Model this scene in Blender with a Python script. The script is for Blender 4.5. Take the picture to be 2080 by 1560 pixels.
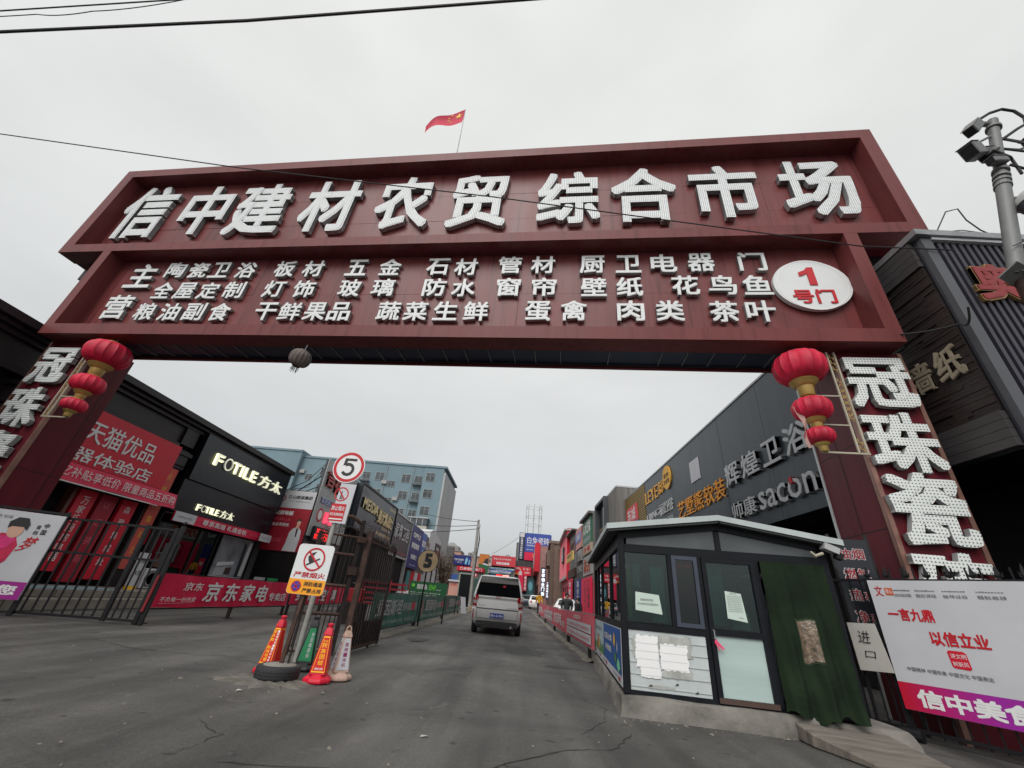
import bpy, bmesh, math, random
from mathutils import Vector, Matrix, Euler
R_ = math.radians
random.seed(7)
S = bpy.context.scene
for o in list(bpy.data.objects): bpy.data.objects.remove(o)
COL = S.collection
# ---------------------------------------------------------------- camera
cam = bpy.data.objects.new('camera', bpy.data.cameras.new('camera')); COL.objects.link(cam)
cam.data.sensor_width = 36.0; cam.data.lens = 808.0/2080*36
cam.data.clip_start = 0.05; cam.data.clip_end = 3000
cm = Matrix(((0.99645786, -0.07102743, 0.04502032), (0.0054604, -0.47958092, -0.87748067), (0.08391608, 0.87461834, -0.47749434)))
cam.matrix_world = Matrix.Translation((0, 0, 1.10)) @ cm.to_4x4()
S.camera = cam
# ---------------------------------------------------------------- overcast sky
W = bpy.data.worlds.new('World'); S.world = W; W.use_nodes = True
nt = W.node_tree; nt.nodes.clear()
def N(t, **k):
    n = nt.nodes.new(t)
    for a, b in k.items(): setattr(n, a, b)
    return n
SUN_EL, SUN_AZ = 45, 200      # degrees; azimuth measured clockwise from +Y
sky = N('ShaderNodeTexSky', sky_type='NISHITA', sun_disc=False, sun_elevation=R_(SUN_EL), sun_rotation=R_(SUN_AZ), dust_density=6.0)
hs = N('ShaderNodeHueSaturation'); hs.inputs['Saturation'].default_value = 0.15; hs.inputs['Value'].default_value = 0.05
geo = N('ShaderNodeTexCoord'); sep = N('ShaderNodeSeparateXYZ')
ramp = N('ShaderNodeValToRGB'); ramp.color_ramp.elements[0].position = 0.0; ramp.color_ramp.elements[0].color = (0.44, 0.455, 0.465, 1)
ramp.color_ramp.elements[1].position = 0.95; ramp.color_ramp.elements[1].color = (0.72, 0.73, 0.705, 1)
e = ramp.color_ramp.elements.new(0.30); e.color = (0.54, 0.555, 0.56, 1)
e = ramp.color_ramp.elements.new(0.6); e.color = (0.66, 0.67, 0.66, 1)
noi = N('ShaderNodeTexNoise'); noi.inputs['Scale'].default_value = 2.2; noi.inputs['Detail'].default_value = 4; noi.inputs['Roughness'].default_value = 0.5
mp = N('ShaderNodeMapping'); mp.inputs['Scale'].default_value = (1, 1, 2.6)
mr = N('ShaderNodeMapRange'); mr.inputs['From Min'].default_value = 0.3; mr.inputs['From Max'].default_value = 0.7; mr.inputs['To Min'].default_value = 0.92; mr.inputs['To Max'].default_value = 1.07
mul = N('ShaderNodeMixRGB', blend_type='MULTIPLY'); mul.inputs[0].default_value = 1
mix = N('ShaderNodeMixRGB', blend_type='ADD'); mix.inputs[0].default_value = 1.0
bg = N('ShaderNodeBackground'); out = N('ShaderNodeOutputWorld'); bg.inputs['Strength'].default_value = 1.0
L = nt.links.new
L(sky.outputs[0], hs.inputs['Color']); L(geo.outputs['Generated'], sep.inputs[0]); L(sep.outputs['Z'], ramp.inputs[0])
L(geo.outputs['Generated'], mp.inputs[0]); L(mp.outputs[0], noi.inputs[0]); L(noi.outputs[0], mr.inputs[0])
L(ramp.outputs[0], mul.inputs[1]); L(mr.outputs[0], mul.inputs[2]); L(mul.outputs[0], mix.inputs[1]); L(hs.outputs[0], mix.inputs[2])
L(mix.outputs[0], bg.inputs['Color']); L(bg.outputs[0], out.inputs[0])
sd = bpy.data.lights.new('sun', 'SUN'); sd.energy = 1.5; sd.angle = R_(38); sd.color = (1, 0.97, 0.93)
sun = bpy.data.objects.new('sun', sd); COL.objects.link(sun)
az, el = R_(SUN_AZ), R_(SUN_EL)
sv = Vector((math.sin(az)*math.cos(el), math.cos(az)*math.cos(el), math.sin(el)))
sun.rotation_euler = sv.to_track_quat('Z', 'Y').to_euler(); sun.location = (0, -5, 30)
vs = S.view_settings; S.display_settings.display_device = 'sRGB'
vs.view_transform = 'Standard'; vs.look = 'None'; vs.exposure = 0.0; vs.gamma = 1.0; vs.use_curve_mapping = False
S.cycles.use_denoising = True; S.cycles.max_bounces = 6; S.cycles.diffuse_bounces = 3; S.cycles.glossy_bounces = 3; S.cycles.transparent_max_bounces = 12
# ---------------------------------------------------------------- materials
def lin(c): return c/12.92 if c <= 0.04045 else ((c+0.055)/1.055)**2.4
def C(r, g, b): return (lin(r/255), lin(g/255), lin(b/255))
MATS = {}
def mat(name, col, rough=0.6, metal=0.0, var=0.12, vscale=1.5, stretch=(1, 1, 1), bump=0.0, bscale=30, spec=0.5, emit=0.0, alpha=None, coat=0.0, streak=0.0, spots=0.0):
    if name in MATS: return MATS[name]
    m = bpy.data.materials.new(name); m.use_nodes = True; t = m.node_tree; p = t.nodes['Principled BSDF']
    p.inputs['Roughness'].default_value = rough; p.inputs['Metallic'].default_value = metal; p.inputs['Specular IOR Level'].default_value = spec
    p.inputs['Coat Weight'].default_value = coat
    tc = t.nodes.new('ShaderNodeTexCoord'); mp = t.nodes.new('ShaderNodeMapping'); mp.inputs['Scale'].default_value = stretch
    oi = t.nodes.new('ShaderNodeObjectInfo')
    ad = t.nodes.new('ShaderNodeVectorMath'); ad.operation = 'ADD'
    t.links.new(oi.outputs['Location'], ad.inputs[1]); t.links.new(tc.outputs['Object'], ad.inputs[0]); t.links.new(ad.outputs[0], mp.inputs[0])
    if var > 0:
        n = t.nodes.new('ShaderNodeTexNoise'); n.inputs['Scale'].default_value = vscale; n.inputs['Detail'].default_value = 5; n.inputs['Roughness'].default_value = 0.62
        t.links.new(mp.outputs[0], n.inputs[0])
        mr = t.nodes.new('ShaderNodeMapRange'); mr.inputs['From Min'].default_value = 0.3; mr.inputs['From Max'].default_value = 0.7
        mr.inputs['To Min'].default_value = 1-var; mr.inputs['To Max'].default_value = 1+var
        t.links.new(n.outputs[0], mr.inputs[0])
        mx = t.nodes.new('ShaderNodeMixRGB'); mx.blend_type = 'MULTIPLY'; mx.inputs[0].default_value = 1; mx.inputs[1].default_value = (*col, 1)
        t.links.new(mr.outputs[0], mx.inputs[2]); t.links.new(mx.outputs[0], p.inputs['Base Color'])
        r2 = t.nodes.new('ShaderNodeMapRange'); r2.inputs['To Min'].default_value = max(0.03, rough-0.12); r2.inputs['To Max'].default_value = min(1, rough+0.12)
        t.links.new(n.outputs[0], r2.inputs[0]); t.links.new(r2.outputs[0], p.inputs['Roughness'])
        if streak > 0:   # rain runs and dust washed down the sheet
            sm = t.nodes.new('ShaderNodeMapping'); sm.inputs['Scale'].default_value = (7, 7, 0.30); t.links.new(ad.outputs[0], sm.inputs[0])
            sn = t.nodes.new('ShaderNodeTexNoise'); sn.inputs['Scale'].default_value = 1.0; sn.inputs['Detail'].default_value = 6; sn.inputs['Roughness'].default_value = 0.7; t.links.new(sm.outputs[0], sn.inputs[0])
            sr = t.nodes.new('ShaderNodeValToRGB'); sr.color_ramp.elements[0].position = 0.50; sr.color_ramp.elements[0].color = (0, 0, 0, 1); sr.color_ramp.elements[1].position = 0.72; sr.color_ramp.elements[1].color = (streak,)*3+(1,); t.links.new(sn.outputs[0], sr.inputs[0])
            sx_ = t.nodes.new('ShaderNodeMixRGB'); sx_.inputs[2].default_value = (*[0.9*c+0.022 for c in col], 1); t.links.new(sr.outputs[0], sx_.inputs[0]); t.links.new(mx.outputs[0], sx_.inputs[1])
            sr2 = t.nodes.new('ShaderNodeValToRGB'); sr2.color_ramp.elements[0].position = 0.28; sr2.color_ramp.elements[0].color = (1-streak*0.9,)*3+(1,); sr2.color_ramp.elements[1].position = 0.46; sr2.color_ramp.elements[1].color = (1, 1, 1, 1); t.links.new(sn.outputs[0], sr2.inputs[0])
            mx = t.nodes.new('ShaderNodeMixRGB'); mx.blend_type = 'MULTIPLY'; mx.inputs[0].default_value = 1; t.links.new(sx_.outputs[0], mx.inputs[1]); t.links.new(sr2.outputs[0], mx.inputs[2]); t.links.new(mx.outputs[0], p.inputs['Base Color'])
    else: p.inputs['Base Color'].default_value = (*col, 1)
    if bump > 0:
        b = t.nodes.new('ShaderNodeTexNoise'); b.inputs['Scale'].default_value = bscale; b.inputs['Detail'].default_value = 4
        t.links.new(mp.outputs[0], b.inputs[0]); bn = t.nodes.new('ShaderNodeBump'); bn.inputs['Strength'].default_value = bump; bn.inputs['Distance'].default_value = 0.02
        t.links.new(b.outputs[0], bn.inputs['Height']); t.links.new(bn.outputs[0], p.inputs['Normal'])
    if emit > 0:
        p.inputs['Emission Color'].default_value = (*col, 1); p.inputs['Emission Strength'].default_value = emit
    MATS[name] = m; return m
def glass(name, tint, mixv=0.5, rough=0.0, refl=1.0):
    if name in MATS: return MATS[name]
    m = bpy.data.materials.new(name); m.use_nodes = True; t = m.node_tree; t.nodes.clear()
    o = t.nodes.new('ShaderNodeOutputMaterial'); tr = t.nodes.new('ShaderNodeBsdfTransparent'); tr.inputs[0].default_value = (*[x*mixv for x in tint], 1)
    gl = t.nodes.new('ShaderNodeBsdfGlossy'); gl.inputs['Roughness'].default_value = rough; gl.inputs['Color'].default_value = (0.9, 0.95, 0.95, 1)
    fr = t.nodes.new('ShaderNodeFresnel'); fr.inputs['IOR'].default_value = 1.0+0.5*refl
    mx = t.nodes.new('ShaderNodeMixShader')
    t.links.new(fr.outputs[0], mx.inputs[0]); t.links.new(tr.outputs[0], mx.inputs[1]); t.links.new(gl.outputs[0], mx.inputs[2]); t.links.new(mx.outputs[0], o.inputs[0])
    MATS[name] = m; return m
def led_mat(name, base, dot, pitch=0.045, rad=0.26, emit=0.0, lines=False):
    """white letter faces studded with a grid of small lamps"""
    m = mat(name, base, 0.55, var=0.06, vscale=3); t = m.node_tree; p = t.nodes['Principled BSDF']
    src = p.inputs['Base Color'].links[0].from_socket
    tc = t.nodes.new('ShaderNodeTexCoord'); sp = t.nodes.new('ShaderNodeSeparateXYZ'); t.links.new(tc.outputs['Object'], sp.inputs[0])
    def f(out):
        a = t.nodes.new('ShaderNodeMath'); a.operation = 'DIVIDE'; a.inputs[1].default_value = pitch; t.links.new(out, a.inputs[0])
        b = t.nodes.new('ShaderNodeMath'); b.operation = 'FRACT'; t.links.new(a.outputs[0], b.inputs[0])
        c = t.nodes.new('ShaderNodeMath'); c.operation = 'SUBTRACT'; c.inputs[1].default_value = 0.5; t.links.new(b.outputs[0], c.inputs[0])
        d = t.nodes.new('ShaderNodeMath'); d.operation = 'POWER'; d.inputs[1].default_value = 2; t.links.new(c.outputs[0], d.inputs[0]); return d.outputs[0]
    s = t.nodes.new('ShaderNodeMath'); s.operation = 'ADD'
    t.links.new(f(sp.outputs['X']), s.inputs[0]) if not lines else None
    t.links.new(f(sp.outputs['Z']), s.inputs[1])
    if lines: s.inputs[0].default_value = 0
    lt = t.nodes.new('ShaderNodeMath'); lt.operation = 'LESS_THAN'; lt.inputs[1].default_value = rad*rad; t.links.new(s.outputs[0], lt.inputs[0])
    mx = t.nodes.new('ShaderNodeMixRGB'); mx.inputs[2].default_value = (*dot, 1); t.links.new(lt.outputs[0], mx.inputs[0]); t.links.new(src, mx.inputs[1]); t.links.new(mx.outputs[0], p.inputs['Base Color'])
    return m
# ---------------------------------------------------------------- mesh helpers
class MB:
    def __init__(s): s.v = []; s.f = []; s.sm = False
    def add(s, vs, fs):
        b = len(s.v); s.v += [tuple(v) for v in vs]; s.f += [tuple(i+b for i in f) for f in fs]; return s
    def box(s, x0, x1, y0, y1, z0, z1):
        return s.add([(x0,y0,z0),(x1,y0,z0),(x1,y1,z0),(x0,y1,z0),(x0,y0,z1),(x1,y0,z1),(x1,y1,z1),(x0,y1,z1)],
                     [(0,3,2,1),(4,5,6,7),(0,1,5,4),(1,2,6,5),(2,3,7,6),(3,0,4,7)])
    def beam(s, a, b, w, h=None):
        h = h or w; a = Vector(a); b = Vector(b); d = (b-a).normalized()
        u = d.cross(Vector((0,0,1))) if abs(d.z) < 0.95 else d.cross(Vector((0,1,0))); u.normalize(); n = d.cross(u).normalized()
        p = []
        for q in (a, b):
            for i, j in ((-1,-1),(1,-1),(1,1),(-1,1)): p.append(q+u*w/2*i+n*h/2*j)
        return s.add(p, [(0,1,2,3),(7,6,5,4),(0,4,5,1),(1,5,6,2),(2,6,7,3),(3,7,4,0)])
    def tube(s, pts, r, k=8, cap=True):
        pts = [Vector(p) for p in pts]; rs = r if isinstance(r, (list, tuple)) else [r]*len(pts); b = len(s.v); u = None
        for i, p in enumerate(pts):
            d = (pts[min(i+1, len(pts)-1)]-pts[max(i-1, 0)]).normalized()
            if u is None: u = d.cross(Vector((0,0,1))) if abs(d.z) < 0.95 else d.cross(Vector((0,1,0)))
            u = (u-d*u.dot(d)).normalized(); n = d.cross(u)
            for j in range(k):
                t = 2*math.pi*j/k; s.v.append(tuple(p+(u*math.cos(t)+n*math.sin(t))*rs[i]))
        for i in range(len(pts)-1):
            for j in range(k):
                a = b+i*k+j; c = b+i*k+(j+1) % k; s.f.append((a, c, c+k, a+k))
        if cap: s.f.append(tuple(b+j for j in range(k))[::-1]); s.f.append(tuple(b+(len(pts)-1)*k+j for j in range(k)))
        return s
    def lathe(s, prof, c=(0,0,0), k=24, lobes=0, amp=0, sq=0):
        b = len(s.v)
        for r, z in prof:
            for j in range(k):
                t = 2*math.pi*j/k; q = 1-amp*abs(math.sin(lobes*t/2))**0.5 if lobes else 1
                rr = r*q
                if sq: rr = r/max(abs(math.cos(t)), abs(math.sin(t)))*(1-sq*0.3*abs(math.sin(2*t))**6)
                s.v.append((c[0]+rr*math.cos(t), c[1]+rr*math.sin(t), c[2]+z))
        for i in range(len(prof)-1):
            for j in range(k):
                a = b+i*k+j; d = b+i*k+(j+1) % k; s.f.append((a, d, d+k, a+k))
        s.f.append(tuple(b+j for j in range(k))[::-1]); s.f.append(tuple(b+(len(prof)-1)*k+j for j in range(k))); return s
    def prism(s, pts, y0, y1):
        """outline in x,z extruded along y"""
        n = len(pts); s.add([(x, y0, z) for x, z in pts]+[(x, y1, z) for x, z in pts],
              [tuple(range(n)), tuple(range(2*n-1, n-1, -1))]+[(i, i+n, (i+1) % n+n, (i+1) % n) for i in range(n)]); return s
    def frame(s, x0, x1, z0, z1, t, y0, y1):
        s.box(x0, x0+t, y0, y1, z0, z1); s.box(x1-t, x1, y0, y1, z0, z1); s.box(x0+t, x1-t, y0, y1, z0, z0+t); s.box(x0+t, x1-t, y0, y1, z1-t, z1); return s
    def grid(s, fn, nu, nv):
        b = len(s.v)
        for i in range(nu+1):
            for j in range(nv+1): s.v.append(tuple(fn(i/nu, j/nv)))
        for i in range(nu):
            for j in range(nv):
                a = b+i*(nv+1)+j; s.f.append((a, a+nv+1, a+nv+2, a+1))
        return s
    def mesh(s, name, m, smooth=False, fix=True):
        me = bpy.data.meshes.new(name); me.from_pydata(s.v, [], s.f)
        if fix:
            bm = bmesh.new(); bm.from_mesh(me); bmesh.ops.recalc_face_normals(bm, faces=bm.faces); bm.to_mesh(me); bm.free()
        for q in (m if isinstance(m, (list, tuple)) else [m]): me.materials.append(q)
        if smooth: me.shade_smooth(); me.set_sharp_from_angle(angle=R_(38))
        return me
    def build(s, name, m, parent=None, smooth=False, loc=(0,0,0), rot=(0,0,0), bevel=0.0, fix=True):
        me = s.mesh(name, m, smooth, fix)
        if bevel:
            bm = bmesh.new(); bm.from_mesh(me)
            bmesh.ops.bevel(bm, geom=[e for e in bm.edges if e.calc_face_angle(0) > 0.5], offset=bevel, segments=1, affect='EDGES', clamp_overlap=True)
            bm.to_mesh(me); bm.free()
        return put(me, name, parent, loc, rot)
def put(me, name, parent=None, loc=(0,0,0), rot=(0,0,0)):
    o = bpy.data.objects.new(name, me); COL.objects.link(o)
    if parent: o.parent = parent
    o.location = loc; o.rotation_euler = rot; return o
def tag(o, label=None, cat=None, group=None, kind=None):
    for k, v in (('label', label), ('category', cat), ('group', group), ('kind', kind)):
        if v: o[k] = v
    return o
def thing(name, label, cat, loc=(0,0,0), rz=0.0, group=None):
    o = bpy.data.objects.new(name, None); COL.objects.link(o); o.empty_display_size = 0.1
    o.location = loc; o.rotation_euler = (0, 0, rz); return tag(o, label, cat, group)
def dup(o, parent=None):
    c = o.copy(); COL.objects.link(c); c.parent = parent
    for ch in [x for x in bpy.data.objects if x.parent == o]: dup(ch, c)
    return c
def struct(o): o['kind'] = 'structure'; return o
def stuff(o): o['kind'] = 'stuff'; return o
# ---------------------------------------------------------------- lettering (built-in font, CJK fallback)
GC = {}
def glyph(s, bold):
    key = (s, bold)
    if key in GC: return GC[key]
    cu = bpy.data.curves.new('t', 'FONT'); cu.body = s; cu.size = 1; cu.extrude = 0.5; cu.resolution_u = 2; cu.fill_mode = 'BOTH'
    ob = bpy.data.objects.new('t', cu); COL.objects.link(ob)
    dg = bpy.context.evaluated_depsgraph_get(); me = bpy.data.meshes.new_from_object(ob.evaluated_get(dg))
    V0 = [tuple(v.co) for v in me.vertices]; F0_ = [tuple(p.vertices) for p in me.polygons]
    bpy.data.objects.remove(ob); bpy.data.curves.remove(cu); bpy.data.meshes.remove(me)
    # heavier weight: the same outline repeated a little to each side, every copy 1 mm behind the last
    if bold >= 0.024: D = [(bold*i, bold*j) for i in (-1, 0, 1) for j in (-1, 0, 1) if i or j]
    elif bold > 0.004: D = [(bold, bold), (-bold, bold), (bold, -bold), (-bold, -bold)]
    else: D = []
    V = []; F = []; flat = []; lay = []
    F1 = [f for f in F0_ if not all(V0[i][2] < -0.49 for i in f)]
    for k, (dx, dy) in enumerate([(0, 0)]+D):
        b_ = len(V); V += [(v[0]+dx, v[1]+dy, v[2]) for v in V0]; lay += [k]*len(V0)
        for f in F1:
            g = tuple(i+b_ for i in f); F.append(g)
            if all(V0[i][2] > 0.49 for i in f): flat.append(g)
    x0 = min(v[0] for v in V); x1 = max(v[0] for v in V); y0 = min(v[1] for v in V); y1 = max(v[1] for v in V)
    GC[key] = (V, F, flat, (x0, x1, y0, y1), lay); return GC[key]
def text(parent, s, x0, x1, z0, z1, y, m, depth=0.0, bold=0.02, name='lettering', shear=0.0, keep=False, loc=None):
    """word(s) fitted to the rectangle, facing -Y of the parent frame, back face at y"""
    V, F, flat, (a, b, c, d), lay = glyph(s, round(bold, 3))
    st = 0.0012 if depth > 0 else 0.0004
    sx = (x1-x0)/(b-a); sz = (z1-z0)/(d-c)
    if keep: sx = sz = min(sx, sz)
    cx, cz = (x0+x1)/2, (z0+z1)/2
    if depth <= 0.0:
        used = sorted({i for f in flat for i in f}); mp = {i: k for k, i in enumerate(used)}
        vs = [((V[i][0]-(a+b)/2)*sx+shear*(V[i][1]-(c+d)/2)*sz, lay[i]*st, (V[i][1]-(c+d)/2)*sz) for i in used]; fs = [tuple(mp[i] for i in f) for f in flat]
    else:
        vs = [((v[0]-(a+b)/2)*sx+shear*(v[1]-(c+d)/2)*sz, -depth*(v[2]+0.5)+lay[i]*st, (v[1]-(c+d)/2)*sz) for i, v in enumerate(V)]; fs = F
    me = bpy.data.meshes.new(name); me.from_pydata(vs, [], fs); me.materials.append(m)
    return put(me, name, parent, (cx, y, cz))
def merge(objs, name):
    """join flat print objects that share a parent into one mesh"""
    ms = []; vs = []; fs = []; mi = []
    for o in objs:
        b = len(vs); me = o.data; m = me.materials[0]
        if m not in ms: ms.append(m)
        mat4 = Matrix.Translation(o.location)
        vs += [tuple(mat4 @ v.co) for v in me.vertices]
        for p in me.polygons: fs.append(tuple(i+b for i in p.vertices)); mi.append(ms.index(m))
    par = objs[0].parent
    for o in objs: bpy.data.objects.remove(o)
    me = bpy.data.meshes.new(name); me.from_pydata(vs, [], fs)
    for m in ms: me.materials.append(m)
    me.polygons.foreach_set('material_index', mi); return put(me, name, par)
def disc(x, z, r, y, m, name='disc', parent=None, k=32, rx=None, depth=0.0):
    rx = rx or r; pts = [(x+rx*math.cos(2*math.pi*i/k), z+r*math.sin(2*math.pi*i/k)) for i in range(k)]
    b = MB()
    if depth: b.prism(pts, y-depth, y)
    else: b.add([(p[0], y, p[1]) for p in pts], [tuple(range(k))])
    return b.build(name, m, parent, fix=bool(depth))
def rect(x0, x1, z0, z1, y, m, name='panel', parent=None): return MB().add([(x0,y,z0),(x1,y,z0),(x1,y,z1),(x0,y,z1)], [(0,1,2,3)]).build(name, m, parent, fix=False)
def ring(x, z, r0, r1, y, m, name='ring', parent=None, k=40):
    b = MB(); v = []
    for i in range(k):
        t = 2*math.pi*i/k
        v += [(x+r0*math.cos(t), y, z+r0*math.sin(t)), (x+r1*math.cos(t), y, z+r1*math.sin(t))]
    return b.add(v, [(2*i, 2*i+1, (2*i+3) % (2*k), (2*i+2) % (2*k)) for i in range(k)]).build(name, m, parent, fix=False)
def poly(pts, y, m, name='print', parent=None): return MB().add([(x, y, z) for x, z in pts], [tuple(range(len(pts)))]).build(name, m, parent, fix=False)
def gz(y): return max(0.0, (y-18)*0.010)

# ---------------------------------------------------------------- palette
maroon = mat('maroon_metal', (0.150, 0.036, 0.036), 0.45, 0.0, var=0.16, vscale=0.9, stretch=(1, 1, 0.35), bump=0.06, bscale=3, spec=0.22, streak=0.55)
maroon2 = mat('maroon_panel', (0.152, 0.036, 0.036), 0.38, 0.0, var=0.22, vscale=1.2, stretch=(1.6, 1, 0.22), bump=0.22, bscale=1.3, spec=0.3, streak=0.7)
maroon_d = mat('maroon_pillar', (0.105, 0.011, 0.018), 0.45, 0.0, spec=0.2, var=0.2, vscale=1.4, stretch=(1, 1, 0.3), bump=0.12, bscale=2, streak=0.35)
copper = mat('copper_trim', (0.28, 0.15, 0.12), 0.4, 0.5, var=0.25, vscale=3)
navy_d = mat('navy_soffit', (0.025, 0.032, 0.055), 0.45, var=0.3)
white_led = led_mat('studded_white', (0.72, 0.74, 0.74), (0.16, 0.19, 0.20), 0.047, 0.27)
white_led2 = led_mat('studded_white_large', (0.70, 0.72, 0.70), (0.05, 0.10, 0.11), 0.050, 0.22)
white_led3 = led_mat('ribbed_white', (0.74, 0.76, 0.75), (0.33, 0.36, 0.36), 0.05, 0.2, lines=True)
white_s = mat('white_letter', (0.68, 0.70, 0.70), 0.5, var=0.05)
silver = mat('silver_letter', (0.50, 0.51, 0.52), 0.4, 0.2, var=0.06)
side_grey = mat('letter_side', (0.35, 0.36, 0.36), 0.5, var=0.1)
whiteb = mat('white_print', (0.52, 0.525, 0.555), 0.55, var=0.07, vscale=1.2, bump=0.12, bscale=2)
white_i = mat('white_ink', (0.74, 0.74, 0.74), 0.6, var=0)
black_i = mat('black_ink', (0.02, 0.02, 0.022), 0.6, var=0)
grey_i = mat('grey_ink', (0.14, 0.14, 0.15), 0.6, var=0)
red_i = mat('red_ink', C(186, 18, 34), 0.55, var=0.05)
crimson = mat('crimson_print', C(204, 16, 66), 0.55, var=0.12, vscale=2, bump=0.5, bscale=3.5)
redb = mat('red_board', C(196, 14, 44), 0.5, var=0.08, vscale=1)
redb2 = mat('red_board_dark', C(150, 16, 40), 0.55, var=0.1)
pinkred = mat('faded_red_print', C(206, 92, 106), 0.6, var=0.14, vscale=1.2, bump=0.4, bscale=3)
yellow_i = mat('yellow_ink', C(245, 190, 20), 0.55, var=0.03)
orange = mat('orange_paint', C(240, 160, 30), 0.5, var=0.06)
gold_i = mat('gold_ink', C(220, 165, 50), 0.5, var=0.05)
purple = mat('purple_print', C(150, 20, 130), 0.55, var=0.06)
magenta = mat('magenta_print', C(190, 20, 90), 0.55, var=0.06)
black_m = mat('black_metal', (0.010, 0.010, 0.012), 0.45, 0.0, spec=0.3, var=0.3, vscale=6, bump=0.1)
charcoal = mat('charcoal_panel', (0.052, 0.063, 0.073), 0.33, 0.3, var=0.25, vscale=0.8, stretch=(1.5, 1, 0.25), bump=0.08, bscale=1.2, streak=0.45)
black_b = mat('black_board', (0.009, 0.012, 0.017), 0.3, spec=0.45, var=0.2, vscale=0.7)
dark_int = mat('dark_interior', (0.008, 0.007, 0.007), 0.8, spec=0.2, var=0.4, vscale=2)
granite = mat('brown_granite', (0.024, 0.019, 0.020), 0.45, spec=0.35, var=0.55, vscale=28, bump=0.1, bscale=60)
granite2 = mat('dark_cornice', (0.018, 0.013, 0.016), 0.45, spec=0.35, var=0.3, vscale=3)
concrete = mat('concrete', (0.24, 0.225, 0.20), 0.9, var=0.28, vscale=3.5, bump=0.5, bscale=22)
concrete_d = mat('stained_concrete', (0.15, 0.14, 0.125), 0.9, var=0.42, vscale=2.6, bump=0.7, bscale=16)
steel = mat('galvanised_steel', (0.33, 0.34, 0.35), 0.4, 0.6, var=0.2, vscale=5)
rust = mat('rusty_steel', (0.060, 0.030, 0.022), 0.7, 0.2, var=0.6, vscale=6, bump=0.2)
rust_d = mat('dark_rusty_bar', (0.022, 0.015, 0.014), 0.6, 0.3, var=0.5, vscale=8, bump=0.2)
pole_m = mat('weathered_grey_pole', (0.27, 0.265, 0.245), 0.65, 0.1, var=0.35, vscale=6, stretch=(1, 1, 0.4), bump=0.1)
wire_m = mat('black_cable', (0.012, 0.012, 0.012), 0.6, var=0)
tyre_m = mat('tyre_rubber', (0.022, 0.022, 0.025), 0.8, var=0.25, vscale=8, bump=0.25, bscale=40)
rim_m = mat('wheel_rim', (0.35, 0.35, 0.36), 0.35, 0.8, var=0.05)
warm_white = mat('lit_warm_letter', (0.95, 0.95, 0.72), 0.5, var=0, emit=0.55)
led_red = mat('lit_red_led', (1.0, 0.02, 0.02), 0.5, var=0, emit=1.1)
glass_b = glass('booth_glass', (0.55, 0.76, 0.73), 0.9, refl=1.15)
glass_s = glass('reflective_side_glass', (0.3, 0.4, 0.4), 0.6, refl=2.4)
glass_d = glass('dark_glass', (0.3, 0.35, 0.36), 0.5, refl=1.3)
frost = mat('frosted_film', (0.40, 0.50, 0.48), 0.25, var=0.10, vscale=1.5, stretch=(0.3, 1, 3))
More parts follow.
